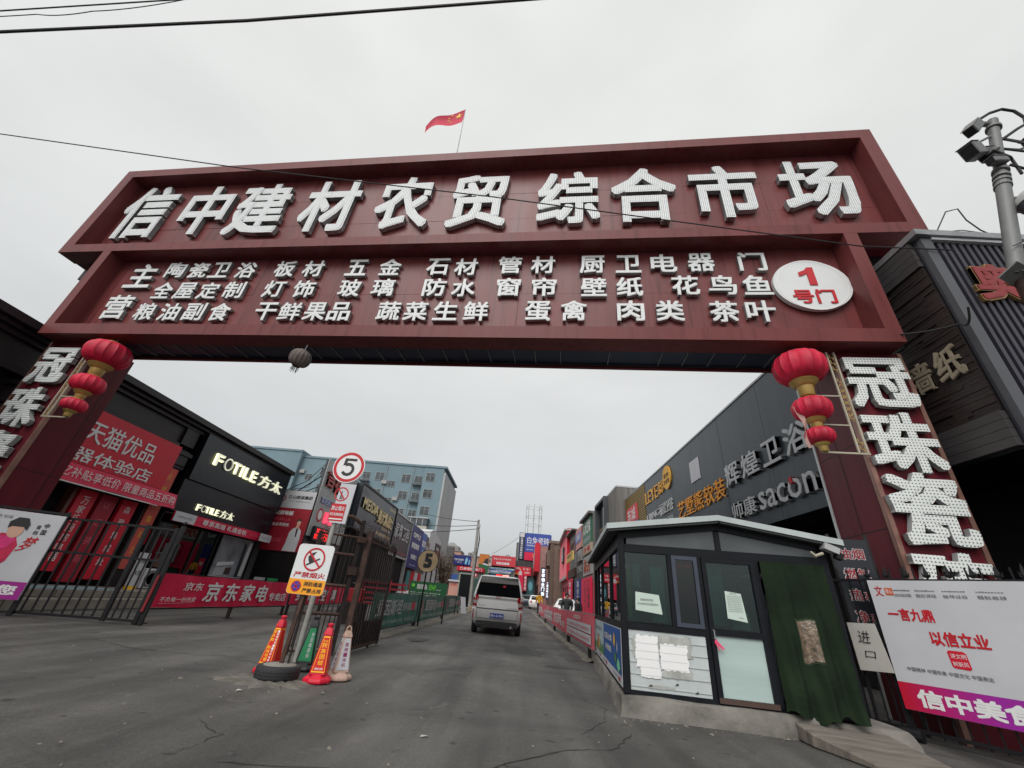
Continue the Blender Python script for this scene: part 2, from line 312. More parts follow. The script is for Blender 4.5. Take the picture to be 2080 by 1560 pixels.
# ================================================================ GROUND
def asphalt(name, c0, c1, cracks=True, scale=1.0):
    m = bpy.data.materials.new(name); m.use_nodes = True; t = m.node_tree; p = t.nodes['Principled BSDF']; K = t.links.new
    p.inputs['Specular IOR Level'].default_value = 0.4
    tc = t.nodes.new('ShaderNodeTexCoord')
    def noise(sc, det=5, rough=0.6, vec=None, dist=0):
        n = t.nodes.new('ShaderNodeTexNoise'); n.inputs['Scale'].default_value = sc; n.inputs['Detail'].default_value = det; n.inputs['Roughness'].default_value = rough; n.inputs['Distortion'].default_value = dist
        K(vec or tc.outputs['Object'], n.inputs[0]); return n.outputs[0]
    def ramp(src, stops):
        r = t.nodes.new('ShaderNodeValToRGB'); el = r.color_ramp.elements
        while len(el) < len(stops): el.new(0.5)
        for e, (pos, c) in zip(el, stops): e.position = pos; e.color = (*c, 1) if isinstance(c, tuple) else (c, c, c, 1)
        K(src, r.inputs[0]); return r.outputs[0]
    def mixc(a, b, f, mode='MIX'):
        x = t.nodes.new('ShaderNodeMixRGB'); x.blend_type = mode
        if isinstance(f, float): x.inputs[0].default_value = f
        else: K(f, x.inputs[0])
        for s, i in ((a, 1), (b, 2)):
            if isinstance(s, tuple): x.inputs[i].default_value = (*s, 1)
            else: K(s, x.inputs[i])
        return x.outputs[0]
    base = ramp(noise(0.45, 6, 0.62, dist=0.6), [(0.32, tuple(a*0.86 for a in c0)), (0.5, tuple((a+b)/2 for a, b in zip(c0, c1))), (0.68, tuple(a*1.12 for a in c1))])
    mp = t.nodes.new('ShaderNodeMapping'); mp.inputs['Scale'].default_value = (1.3, 0.16, 1); K(tc.outputs['Object'], mp.inputs[0])
    streak = ramp(noise(1.1, 4, 0.5, mp.outputs[0]), [(0.35, 0.74), (0.65, 1.18)])
    c = mixc(base, streak, 1.0, 'MULTIPLY')
    c = mixc(c, ramp(noise(150, 2, 0.5), [(0.3, 0.62), (0.7, 1.38)]), 1.0, 'MULTIPLY')
    rg = t.nodes.new('ShaderNodeMapping'); rg.inputs['Scale'].default_value = (2.2, 0.10, 1); rg.inputs['Rotation'].default_value = (0, 0, -0.5); K(tc.outputs['Object'], rg.inputs[0])
    c = mixc(c, ramp(noise(1.0, 5, 0.6, rg.outputs[0]), [(0.36, 0.76), (0.5, 1.0), (0.66, 1.14)]), 1.0, 'MULTIPLY')
    oil = ramp(noise(1.15, 3, 0.5, dist=1.5), [(0.64, 0.0), (0.70, 0.5)])
    c = mixc(c, tuple(x*0.5 for x in c0), oil)
    c = mixc(c, ramp(noise(40, 3, 0.6), [(0.35, 0.84), (0.65, 1.14)]), 1.0, 'MULTIPLY')
    spots = ramp(noise(5.5, 2, 0.4, dist=0.4), [(0.68, 0.0), (0.73, 0.75)])
    c = mixc(c, tuple(x*0.42 for x in c0), spots)
    dust = ramp(noise(1.7, 6, 0.75, dist=1.2), [(0.60, 0.0), (0.74, 0.55)])
    c = mixc(c, tuple(x*1.7 for x in c1), dust)
    lit = ramp(noise(13, 1, 0.3), [(0.83, 0.0), (0.84, 0.6)])
    c = mixc(c, (0.32, 0.29, 0.24), lit)
    K(c, p.inputs['Base Color'])
    K(ramp(noise(0.8, 4), [(0.3, 0.62), (0.7, 0.86)]), p.inputs['Roughness'])
    b1 = t.nodes.new('ShaderNodeBump'); b1.inputs['Strength'].default_value = 0.55; b1.inputs['Distance'].default_value = 0.012; K(noise(110, 3, 0.7), b1.inputs['Height'])
    b2 = t.nodes.new('ShaderNodeBump'); b2.inputs['Strength'].default_value = 0.5; b2.inputs['Distance'].default_value = 0.06; K(noise(2.2, 4, 0.6), b2.inputs['Height']); K(b1.outputs[0], b2.inputs['Normal'])
    K(b2.outputs[0], p.inputs['Normal']); return m
asph = asphalt('worn_asphalt', (0.060, 0.058, 0.055), (0.106, 0.101, 0.094))
asph2 = asphalt('dark_patch_asphalt', (0.040, 0.040, 0.040), (0.066, 0.064, 0.062))
def ground_h(x, y):
    d = 0.012*math.sin(x*1.1+0.6*y)*math.sin(y*0.7) if y < 16 else 0
    return gz(y)+min(0, d)
ys = [-60, -30, -10, -4]+[i*0.5 for i in range(-6, 40)]+[20+i*3 for i in range(20)]+[90, 120, 160, 220, 320, 600]
xs = [-400, -150, -60, -30, -20]+[-16+i*0.5 for i in range(64)]+[17, 22, 30, 60, 150, 400]
b = MB()
for y in ys:
    for x in xs: b.v.append((x, y, ground_h(x, y)))
nx = len(xs)
for j in range(len(ys)-1):
    for i in range(nx-1): b.f.append((j*nx+i, j*nx+i+1, (j+1)*nx+i+1, (j+1)*nx+i))
struct(b.build('ground', asph, smooth=True, fix=False))
def blob(cx, cy, rx, ry, seed, z=0.004, n=26, rot=0.0, m=None, name='road_patch', rough=0.22):
    rn = random.Random(seed); pts = []
    for i in range(n):
        t = 2*math.pi*i/n; r = 1+rn.uniform(-rough, rough)
        u, v = rx*r*math.cos(t), ry*r*math.sin(t)
        x = cx+u*math.cos(rot)-v*math.sin(rot); y = cy+u*math.sin(rot)+v*math.cos(rot); pts.append((x, y, gz(y)+z))
    return struct(MB().add([(cx, cy, gz(cy)+z)]+pts, [(0, i+1, (i+1) % n+1) for i in range(n)]).build(name, m or asph2, fix=False))
blob(0.35, 12.3, 0.55, 0.95, 1); blob(0.95, 13.6, 0.35, 0.4, 2); blob(1.45, 12.0, 0.22, 0.9, 3); blob(1.1, 9.9, 0.4, 0.18, 4)
blob(-2.5, 12.6, 0.28, 0.55, 9)
# cracks: thin irregular sunken strips of dark filler
def crack(pts, w, seed):
    rn = random.Random(seed); fine = []
    for a, c in zip(pts, pts[1:]):
        for k in range(7):
            t = k/7; fine.append((a[0]+(c[0]-a[0])*t+rn.uniform(-.022, .022), a[1]+(c[1]-a[1])*t+rn.uniform(-.022, .022)))
    fine.append(pts[-1]); mb = MB(); n = len(fine)
    for i, (x, y) in enumerate(fine):
        q = fine[min(i+1, n-1)]; r = fine[max(i-1, 0)]; d = Vector((q[0]-r[0], q[1]-r[1])).normalized(); ww = w*(0.35+rn.random())*(0.3 if i in (0, n-1) else 1)
        mb.v += [(x-d.y*ww, y+d.x*ww, 0.0035+gz(y)), (x+d.y*ww, y-d.x*ww, 0.0035+gz(y))]
    mb.f = [(2*i, 2*i+1, 2*i+3, 2*i+2) for i in range(n-1)]
    return struct(mb.build('road_crack', crack_m, fix=False))
crack_m = mat('crack_filler', (0.022, 0.021, 0.02), 0.95, var=0.3, vscale=20)
crack([(-0.85, 3.55), (-0.3, 3.75), (0.1, 4.15), (0.55, 4.6), (1.0, 4.75), (1.3, 5.35)], 0.0075, 11)
crack([(0.0, 4.05), (0.25, 4.0), (0.6, 3.9)], 0.006, 12)
crack([(-1.9, 3.5), (-1.2, 3.62), (-0.85, 3.55)], 0.006, 13)
crack([(0.75, 5.1), (1.1, 5.75), (1.25, 6.4), (1.0, 6.9)], 0.005, 14)
crack([(-1.2, 16.2), (-0.2, 15.1), (0.6, 14.3), (1.1, 13.2)], 0.006, 15)
crack([(-6.8, 7.6), (-5.6, 7.1), (-4.2, 7.2), (-3.4, 6.9)], 0.006, 16)
crack([(-2.6, 4.3), (-2.2, 4.0), (-2.25, 3.6)], 0.004, 17)
# raised paved shop forecourt on the left
paving = mat('beige_paving', (0.22, 0.20, 0.17), 0.85, var=0.3, vscale=2.5, bump=0.3)
kerb_m = mat('kerb_stone', (0.28, 0.26, 0.23), 0.85, var=0.3, vscale=4, bump=0.4)
fc = thing('forecourt', 'raised beige stone step in front of the shops left of the gate', 'step', (-10.85, 9, 0))
fc['kind'] = 'structure'; del fc['label']; del fc['category']
for i in range(9):
    MB().box(-2.3, 0, i*1.5-4, i*1.5-2.512, 0, 0.24+0.0).build('step_slab', paving, fc, bevel=0.015)
    MB().box(-2.3, -0.42, i*1.5-4, i*1.5-2.512, 0.241, 0.42).build('step_slab', paving, fc, bevel=0.015)
matw = mat('pale_blue_mat', (0.22, 0.33, 0.36), 0.8, var=0.35, vscale=3)
tag(MB().box(-12.3, -11.35, 9.6, 12.9, 0.423, 0.437).build('door_mat', matw), 'worn pale blue mat on the step before the red kitchenware shop doors', 'mat')
# low dusty verge strips along both sides of the lane
verge = mat('dusty_verge', (0.16, 0.145, 0.12), 0.95, var=0.4, vscale=4, bump=0.6, bscale=14)
def verge_strip(x0, x1, y0, y1, seed, z=0.006, name='verge'):
    rn = random.Random(seed); n = int((y1-y0)/0.35); mb = MB()
    for i in range(n+1):
        y = y0+(y1-y0)*i/n; mb.v += [(x0+rn.uniform(-.07, .07), y, gz(y)+z), ((x0+x1)/2, y, gz(y)+z+0.035*rn.random()+0.01), (x1+rn.uniform(-.05, .05), y, gz(y)+z)]
    for i in range(n): mb.f += [(3*i, 3*i+1, 3*i+4, 3*i+3), (3*i+1, 3*i+2, 3*i+5, 3*i+4)]
    return struct(mb.build(name, verge, smooth=True, fix=False))
verge_strip(-3.62, -3.25, 10.6, 40, 5); verge_strip(1.75, 2.05, 11.2, 46, 6)
def mound(cx, cy, rx, ry, h, seed, m):
    rn = random.Random(seed); mb = MB(); nr, na = 7, 34; mb.v.append((cx, cy, h))
    rr = [1+rn.uniform(-.28, .28) for _ in range(na)]
    for i in range(1, nr+1):
        for j in range(na):
            t = 2*math.pi*j/na; q = i/nr*(1+(rr[j]-1)*i/nr); mb.v.append((cx+rx*q*math.cos(t), cy+ry*q*math.sin(t), -0.012 if i == nr else max(0.001, h*(1-(i/nr)**2)*rn.uniform(.45, 1.35))))
    mb.f = [(0, 1+j, 1+(j+1) % na) for j in range(na)]
    for i in range(nr-1):
        for j in range(na): a = 1+i*na+j; c = 1+i*na+(j+1) % na; mb.f.append((a, a+na, c+na, c))
    return struct(mb.build('dirt_mound', m, smooth=True, fix=False))
mound(-2.95, 5.98, 0.56, 0.42, 0.035, 21, mat('dusty_crust', (0.125, 0.115, 0.10), 0.95, var=0.4, vscale=7, bump=0.7, bscale=24))
# loose grit and small stones swept to the edges
rn = random.Random(77); gv = MB()
def stone(x, y, s):
    z = gz(y)+0.002; a = rn.uniform(0, 6.28); P = [(x+s*math.cos(a+k*1.57)*rn.uniform(.7, 1.2), y+s*math.sin(a+k*1.57)*rn.uniform(.7, 1.2), z) for k in range(4)]+[(x+rn.uniform(-.2, .2)*s, y, z+s*rn.uniform(.5, .9))]
    gv.add(P, [(0,1,4), (1,2,4), (2,3,4), (3,0,4)])
for _ in range(520):
    k = rn.random()
    if k < .3: x, y = -3.4+rn.gauss(0, .16), rn.uniform(9, 34)
    elif k < .5: x, y = 1.85+rn.gauss(0, .14), rn.uniform(10.5, 34)
    elif k < .65: x, y = -2.9+rn.gauss(0, .5), 6.0+rn.gauss(0, .4)
    elif k < .8: x, y = 1.2+rn.random()*2.4, 6.05-abs(rn.gauss(0, .18))-.12*0
    else: x, y = rn.uniform(-7, 2.5), rn.uniform(3.2, 12)
    stone(x, y, rn.uniform(.006, .018) if rn.random() < .9 else rn.uniform(.02, .03))
stuff(tag(gv.build('loose_grit', mat('grit', (0.17, 0.155, 0.13), .95, var=.5, vscale=3), fix=False), 'loose grit and small stones scattered over the asphalt', 'grit'))
lm = mat('litter_pale', (0.42, 0.40, 0.36), .9)
for i, (x, y, r_) in enumerate(((-2.9, 5.35, .3), (-1.6, 16.3, 1.1), (-0.7, 4.5, .7), (0.9, 8.2, 2.0))):
    tag(MB().add([(-.035, 0, .004), (.03, -.018, .012), (.038, .014, .005), (-.02, .022, .014)], [(0,1,2,3)]).build('litter_scrap', lm, loc=(x, y, gz(y)+.003), rot=(0, 0, r_), fix=False), ['pale paper scrap on the road in front of the tyre', 'thin pale strip lying on the lane behind the minivan', 'small pale scrap on the asphalt near the bottom centre', 'small pale scrap on the lane left of the booth'][i], 'litter')

# ================================================================ GATEWAY
TH = math.atan2(-0.1056, 0.9944)
gate = thing('market_gateway', 'wide maroon metal market gateway with white Chinese letters spanning the lane', 'gateway')
gate.rotation_euler = (0, 0.0075, TH)
F0 = 6.712; DEP = 0.46
def sign_box(u0, u1, z0, z1, iu0, iu1, iz0, iz1, back):
    # front border as four boards butted, deep frame sides, back box
    MB().box(u0, u1, F0, F0+DEP, iz1, z1).build('frame_board', maroon, gate)
    MB().box(u0, u1, F0, F0+DEP, z0, iz0).build('frame_board', maroon, gate)
    MB().box(u0, iu0, F0, F0+DEP, iz0, iz1).build('frame_board', maroon, gate)
    MB().box(iu1, u1, F0, F0+DEP, iz0, iz1).build('frame_board', maroon, gate)
    MB().box(u0+0.02, u1-0.02, F0+DEP+0.02, back, z0+0.02, z1-0.02).build('sign_back', maroon_d, gate)
    return
sign_box(-14.8, 7.46, 8.75, 12.53, -14.45, 7.15, 9.05, 12.2, 7.80)
sign_box(-13.22, 6.08, 5.885, 8.745, -12.95, 5.81, 6.185, 8.744, 7.2)
# recessed face built of metal panels with open joints
def panels(u0, u1, z0, z1, nu, nz, y):
    rn = random.Random(int(u0*10)); w = (u1-u0)/nu; h = (z1-z0)/nz; me = None
    me = MB().box(0.003, w-0.003, -0.012, 0.0, 0.003, h-0.003).mesh('panel', maroon2)
    for i in range(nu):
        for j in range(nz): put(me, 'panel', gate, (u0+i*w, y-rn.uniform(0, 0.006), z0+j*h), (rn.uniform(-.002, .002), 0, rn.uniform(-.002, .002)))
panels(-14.45, 7.15, 9.05, 12.2, 9, 3, F0+DEP-0.008)
panels(-12.95, 5.81, 6.185, 8.74, 8, 2, F0+DEP-0.008)
# header girder and slatted soffit behind/below the lower sign
MB().box(-13.1, 5.98, 7.21, 7.78, 5.93, 8.6).build('girder', navy_d, gate)
MB().box(-13.1, 5.98, 7.79, 7.88, 5.86, 6.06).build('rear_lip', maroon_d, gate)
slat_me = MB().box(0, 0.012, 7.22, 7.77, 5.895, 5.925).mesh('soffit_joint', steel)
for i in range(34):
    if random.random() < 0.82: put(slat_me, 'soffit_joint', gate, (-12.4+i*0.53+random.uniform(-.05, .05), 0, 0), (0, 0, 0))
for a, w in ((-9, .01), (-2, .012), (3, .01)): MB().tube([(-12.9, 7.74, 5.90), (a-3, 7.75, 5.89), (a, 7.73, 5.875), (4.9, 7.75, 5.90)], w, 5).build('cable', wire_m, gate)
# steel trusses seen in the gap between the upper sign's ends and the lower one
for u0, u1 in ((-14.7, -13.25), (6.12, 7.36)):
    MB().box(u0, u1, 7.4, 7.75, 8.35, 8.72).build('end_truss', black_m, gate)
    b = MB()
    for k in range(4): b.beam((u0+k*(u1-u0)/4, 7.5, 8.35), (u0+(k+1)*(u1-u0)/4, 7.5, 7.9 if k % 2 else 8.1), 0.05)
    b.build('brace', black_m, gate)
# pillars
def pillar(u0, u1, side_u, w1=8.5):
    w0 = 7.10
    MB().box(u0+0.07, u1-0.07, w0, w1, -0.05, 5.88).build('pillar', maroon_d, gate)
    for u in (u0, u1-0.07): MB().box(u, u+0.07, w0-0.03, w0+0.05, -0.05, 5.86).build('corner_trim', copper, gate)
    # joint lines of the side cladding (open joints shown as narrow grooves' backing strips)
    su = side_u
    for z in (1.2, 2.65, 4.1): MB().box(su-0.004, su+0.004, w0+0.1, w1-0.02, z, z+0.012).build('side_joint', black_m, gate)
    MB().box(su-0.004, su+0.004, w0+0.75, w0+0.762, 0, 5.8).build('side_joint', black_m, gate)
pillar(5.0, 6.19, 5.07); pillar(-13.25, -11.80, -11.87, 8.08)
MB().box(5.05, 5.09, 8.47, 8.53, 0, 5.8).build('rear_trim', silver, gate)
# main characters
big = [('信', -14.30, -12.50), ('中', -12.12, -10.40), ('建', -10.38, -8.28), ('材', -8.08, -6.13), ('农', -5.73, -3.92), ('贸', -3.46, -1.79),
       ('综', -0.98, 0.66), ('合', 0.97, 2.58), ('市', 2.98, 4.58), ('场', 5.0, 6.87)]
def studs(c, u0, u1, z0, z1, y, d, bold, face):
    o = text(gate, c, u0, u1, z0, z1, y, face, depth=d, bold=bold, name='sign_character')
    me = o.data; me.materials.append(side_grey)
    for p in me.polygons:
        if abs(p.normal.y) < 0.5: p.material_index = 1
    return o
bigz = {'信': (9.62, 12.02), '中': (9.70, 11.90), '建': (9.62, 11.88), '材': (9.66, 11.88), '农': (9.68, 11.90), '贸': (9.66, 11.84), '综': (9.68, 11.78), '合': (9.66, 11.80), '市': (9.72, 11.74), '场': (9.70, 11.78)}
for c, a, d in big:
    ctr = {'信': -13.38, '中': -11.24, '建': -9.35, '材': -7.08, '农': -4.80, '贸': -2.62, '综': -0.15, '合': 1.80, '市': 3.80, '场': 5.95}[c]
    w = {'中': 1.55, '信': 1.7, '建': 1.75, '材': 1.72}.get(c, 1.66)
    z0, z1 = bigz[c]; studs(c, ctr-w/2, ctr+w/2, z0, z1, F0+DEP-0.05, 0.13, 0.024, white_led)
small = [('主', -11.89, 8.11), ('营', -12.0, 7.0), ('陶', -10.92, 8.31), ('瓷', -10.19, 8.29), ('卫', -9.52, 8.28), ('浴', -8.72, 8.26), ('板', -7.57, 8.29), ('材', -6.75, 8.28), ('五', -5.52, 8.29), ('金', -4.61, 8.29), ('石', -3.34, 8.28), ('材', -2.61, 8.26), ('管', -1.51, 8.3), ('材', -0.7, 8.29), ('厨', 0.47, 8.28), ('卫', 1.3, 8.27), ('电', 2.1, 8.28), ('器', 2.92, 8.29), ('门', 4.01, 8.29), ('全', -10.9, 7.56), ('屋', -10.22, 7.55), ('定', -9.5, 7.54), ('制', -8.76, 7.56), ('灯', -7.6, 7.59), ('饰', -6.76, 7.58), ('玻', -5.51, 7.6), ('璃', -4.63, 7.61), ('防', -3.3, 7.6), ('水', -2.57, 7.58), ('窗', -1.48, 7.59), ('帘', -0.64, 7.58), ('壁', 0.5, 7.57), ('纸', 1.3, 7.57), ('花', 2.51, 7.6), ('鸟', 3.28, 7.6), ('鱼', 3.99, 7.59), ('粮', -11.02, 6.84), ('油', -10.28, 6.83), ('副', -9.56, 6.84), ('食', -8.82, 6.83), ('干', -7.53, 6.85), ('鲜', -6.87, 6.85), ('果', -6.19, 6.85), ('品', -5.55, 6.85), ('蔬', -4.29, 6.87), ('菜', -3.62, 6.86), ('生', -2.89, 6.87), ('鲜', -2.17, 6.86), ('蛋', -0.74, 6.87), ('禽', 0.06, 6.88), ('肉', 1.29, 6.88), ('类', 2.11, 6.88), ('茶', 3.21, 6.86), ('叶', 3.93, 6.87)]
for c, u, z in small:
    w, h = (0.40, 0.40) if c in '主营' else (0.29, 0.28)
    if c == '主': w, h = 0.42, 0.44
    o = studs(c, u-w, u+w, z-h, z+h, F0+DEP-0.04, 0.09, 0.020, white_s)
# number plate oval
ov = disc(5.07, 7.58, 0.68, F0+DEP-0.05, white_s, 'number_disc', gate, 48, rx=0.76, depth=0.09)
MB().lathe([(0.765, 0), (0.775, 0.05)], k=4) if False else None
ring(5.07, 7.58, 0.66, 0.695, F0+DEP-0.145, white_i, 'disc_rim', gate)
MB().prism([(5.02, 7.55), (5.17, 7.55), (5.17, 8.05), (5.05, 8.05), (4.99, 7.97), (4.86, 7.91), (4.86, 7.80), (4.95, 7.83), (5.02, 7.88)], F0+DEP-0.16, F0+DEP-0.15).build('number', red_i, gate)
text(gate, '号门', 4.62, 5.44, 7.05, 7.43, F0+DEP-0.15, red_i, depth=0.01, bold=0.03, name='number_lettering')
# pillar characters
def pil_chars(uc, w, rows, m): 
    for c, z0, z1 in rows: studs(c, uc-w/2, uc+w/2, z0, z1, 7.06, 0.10, 0.030, m)
pil_chars(5.57, 1.07, [('冠', 4.66, 5.69), ('珠', 3.50, 4.57), ('瓷', 2.38, 3.50), ('砖', 1.25, 2.31)], white_led2)
pil_chars(-12.52, 1.02, [('冠', 4.62, 5.62), ('珠', 3.5, 4.50), ('瓷', 2.38, 3.40), ('砖', 1.2, 2.22)], white_led3)

# lattice lantern brackets fixed to the pillars
cream = mat('cream_painted_steel', (0.40, 0.36, 0.28), 0.55, 0.2, var=0.2)
gold_m = mat('gold_plastic', (0.42, 0.28, 0.08), 0.45, 0.2, var=0.2, vscale=6)
def bracket(u_in, sgn):
    b = MB(); y = 6.98
    x = lambda d: u_in-sgn*d
    for d in (0.03, 0.16): b.beam((x(d), y, 3.78), (x(d), y, 5.80), 0.028)
    for z in (3.78,): b.beam((x(0.0), y, z), (x(0.74), y, z), 0.028)
    for z in (4.29, 4.86): b.beam((x(0.16), y, z), (x(0.72), y, z), 0.022)
    b.beam((x(0.62), y, 3.78), (x(0.70), y, 5.7), 0.016)
    o = b.build('lantern_bracket', cream, gate)
    c = MB(); xm = 0.095
    for z in (4.55, 4.67, 4.79, 4.91, 5.03):
        p = [(x(xm), y, z-0.085), (x(xm-0.055), y, z), (x(xm), y, z+0.085), (x(xm+0.055), y, z), (x(xm), y, z-0.085)]
        for q, r in zip(p, p[1:]): c.beam(q, r, 0.010)
    for z in (3.86, 3.98, 5.42, 5.56, 5.68, 4.42, 5.17):
        c.beam((x(0.04), y, z), (x(0.12), y, z), 0.010); c.beam((x(0.12), y, z), (x(0.12), y, z+0.07), 0.010); c.beam((x(0.07), y, z-0.05), (x(0.07), y, z), 0.010)
    c.build('lattice', gold_m, gate)
bracket(5.0, 1); bracket(-11.80, -1)
silk = mat('red_lantern_silk', C(186, 12, 52), 0.62, var=0.34, vscale=3.5, stretch=(1, 1, 0.5), bump=0.5, bscale=14)
silk_old = mat('bleached_grey_lantern_silk', (0.13, 0.105, 0.095), 0.8, var=0.35, vscale=5)
def lantern(u, y, z, r, h, label, m=silk, group=None, tilt=0, tassel=True):
    p = Vector((u, y, z)); w = Matrix.Rotation(TH, 4, 'Z') @ p; w.z -= 0.0075*u
    t = thing('lantern', label, 'lantern', w, TH, group); t.rotation_euler = (tilt*0.6, tilt, TH)
    pr = [(r*math.cos(a)**0.62*0.98+0.0*r if abs(a) < 1.52 else 0.18*r, h/2*math.sin(a)) for a in [-1.35+2.7*i/16 for i in range(17)]]
    MB().lathe(pr, k=96, lobes=16, amp=0.055).build('shade', m, t, smooth=True)
    MB().lathe([(0.36*r, h*0.46), (0.40*r, h*0.49), (0.36*r, h*0.53), (0.05*r, h*0.53)], k=20).build('top_cap', gold_m if m is silk else silk_old, t, smooth=True)
    if tassel:
        MB().lathe([(0.50*r, -h*0.45), (0.52*r, -h*0.50), (0.44*r, -h*0.56), (0.40*r, -h*0.62), (0.30*r, -h*0.66), (0.26*r, -h*0.95), (0.24*r, -h*0.97), (0.05*r, -h*0.97)], k=20).build('collar', gold_m, t, smooth=True)
    else:
        MB().lathe([(0.34*r, -h*0.44), (0.36*r, -h*0.50), (0.30*r, -h*0.56), (0.05*r, -h*0.56)], k=16).build('collar', rust, t, smooth=True)
        b = MB()
        for i in range(16):
            a = random.uniform(0, 6.28); q = 0.26*r; b.tube([(q*math.cos(a), q*math.sin(a), -h*0.55), (q*1.4*math.cos(a), q*1.4*math.sin(a), -h*random.uniform(.72, .95))], 0.006, 4)
        b.build('tassel', mat('green_fringe', (0.05, 0.07, 0.05), 0.8), t)
    b = MB().tube([(0, 0, h*0.5), (0, 0, h*0.5+0.14)], 0.012, 5).build('hook', steel, t)
    return t
G1 = 'red lantern trios hung from the gateway pillars'
lantern(4.32, 6.95, 5.42, 0.45, 0.62, 'big round red lantern, topmost of three beside the right gateway pillar', group=G1)
lantern(4.32, 6.95, 4.57, 0.315, 0.42, 'middle red lantern of the three beside the right pillar, pale torn strip hanging', group=G1)
lantern(4.32, 6.95, 4.06, 0.23, 0.29, 'smallest bottom red lantern of the three beside the right gateway pillar', group=G1)
lantern(-11.05, 6.95, 5.42, 0.47, 0.62, 'big round red lantern, topmost of three beside the left gateway pillar', group=G1)
lantern(-11.05, 6.95, 4.61, 0.33, 0.42, 'middle red lantern of the three beside the left gateway pillar', group=G1)
lantern(-11.05, 6.95, 4.07, 0.24, 0.29, 'smallest bottom red lantern of the three beside the left gateway pillar', group=G1)
lantern(-5.95, 6.95, 5.43, 0.235, 0.40, 'bleached grey lantern hanging alone under the gateway sign', silk_old, tilt=0.35, tassel=False)
ts = MB().grid(lambda u, v: (0.04*math.sin(v*5)+0.05*(u-.5)*(1.6-v)+v*0.10, 0.03*math.sin(v*9+u*2), -v*0.78), 3, 14).build('torn_strip', mat('pink_cloth_strip', (0.42, 0.25, 0.22), 0.8), bpy.data.objects['lantern.001'], loc=(-0.30, -0.05, 0.02))
# flag on the gateway roof
w = Matrix.Rotation(TH, 4, 'Z') @ Vector((-3.42, 6.85, 12.5)); 
fl = thing('national_flag', 'red flag with yellow stars blowing left above the gateway sign', 'flag', w, TH)
MB().tube([(0, 0, 0), (-0.03, 0, 0.9), (-0.09, -0.0, 2.72)], [0.020, 0.016, 0.010], 8).build('pole', steel, fl)
def flagpt(u, v): # u along flag to the left, v down
    return (-0.09-u*1.25+0.06*v*(1-u)*0, 0.10*math.sin(u*7)*u+0.04*math.sin(v*4), 2.69-u*0.72*(1-0.22*math.sin(u*3.14))-v*(0.80-u*0.26)+0.02*math.sin(u*9+v*3))
MB().grid(flagpt, 24, 10).build('cloth', mat('flag_red', C(190, 22, 62), 0.7, var=0.08, vscale=4), fl, smooth=True, fix=False)
def star(cu, cv, r, nm):
    pts = []
    for i in range(10):
        a = math.pi/2+i*math.pi/5; q = r if i % 2 == 0 else r*0.4
        p = flagpt(cu-q*math.cos(a)/1.25, cv-q*math.sin(a)/0.68); pts.append((p[0], p[1]-0.012, p[2]))
    p = flagpt(cu, cv); MB().add([(p[0], p[1]-0.012, p[2])]+pts, [(0, i+1, (i+1) % 10+1) for i in range(10)]).build(nm, yellow_i, fl, fix=False)
star(0.15, 0.28, 0.12, 'star')
for cu, cv in ((0.33, 0.10), (0.40, 0.24), (0.40, 0.42), (0.33, 0.56)): star(cu, cv, 0.04, 'star')
# ================================================================ LEFT ROW, NEAR BUILDING
HP = math.pi/2
A = thing('shop_building', 'dark brown granite shop building with red and black shopfront signs left of the gateway', 'building', (-13, 0, 0), HP)
MB().box(-4, 21.55, 0.35, 8, 0, 6.1).build('wall', granite, A)
for z0, z1, d in ((6.12, 6.33, -0.42), (6.0, 6.118, -0.26), (5.86, 5.998, -0.12)):
    MB().box(-4, 21.6, d, 8.2, z0, z1).build('cornice', granite2, A, bevel=0.01)
for y0, y1 in ((-4, 1.0), (1.02, 5.0), (5.02, 9.3), (9.32, 14.1)):
    MB().box(y0, y1, 0.0, 0.34, 5.24, 5.858).build('frieze_panel', granite, A)
MB().box(-4, 14.1, -0.10, 0.34, 5.07, 5.238).build('moulding', granite2, A, bevel=0.01)
for y in (14.35, 9.2, 3.5):
    MB().box(y-0.33, y+0.33, -0.04, 0.34, 0.43, 4.38).build('pilaster', granite, A)
    for k, (e, z0, z1) in enumerate(((0.40, 4.38, 4.5), (0.34, 4.5, 4.86), (0.44, 4.86, 5.0), (0.38, 5.0, 5.066))):
        MB().box(y-e, y+e, -0.10-0.05*k*(k < 3), 0.34, z0, z1).build('capital', granite2, A, bevel=0.008)
MB().box(14.1, 14.75, -0.1, 0.34, 5.24, 5.858).build('frieze_panel', granite, A)
# red shop sign and its lower strip
sg = MB().box(9.25, 14.02, -0.32, -0.12, 3.50, 5.06).build('sign_board', redb, A)
text(sg, '天猫优品', 10.62, 13.10, 4.12, 4.76, -0.325, white_i, depth=0.012, bold=0.008)
text(sg, '电器体验店', 9.95, 13.35, 3.56, 3.96, -0.325, white_i, depth=0.012, bold=0.008)
st = MB().grid(lambda u, v: (9.3+u*5.45, -0.36-0.10*(1-v)*(1+0.2*math.sin(u*9)), 2.98+v*0.50+0.02*math.sin(u*14)*(1-v)), 30, 3).build('banner_strip', crimson, A)
text(st, '百亿补贴享低价 限量商品五折购', 10.2, 14.62, 3.10, 3.38, -0.475, white_i, bold=0.0)
MB().beam((9.3, -0.46, 2.96), (14.0, -0.46, 2.96), 0.03).build('strip_rail', white_s, A)
# faded orange couplet strip on the pilaster
faded = mat('faded_orange_strip', C(190, 78, 66), 0.6, var=0.08)
cp = MB().box(14.12, 14.60, -0.09, -0.05, 0.95, 4.34).build('couplet_strip', faded, A)
for i, c in enumerate('火星人集成灶'): text(cp, c, 14.24, 14.48, 3.92-i*0.50, 4.16-i*0.50, -0.095, gold_i, bold=0.0)
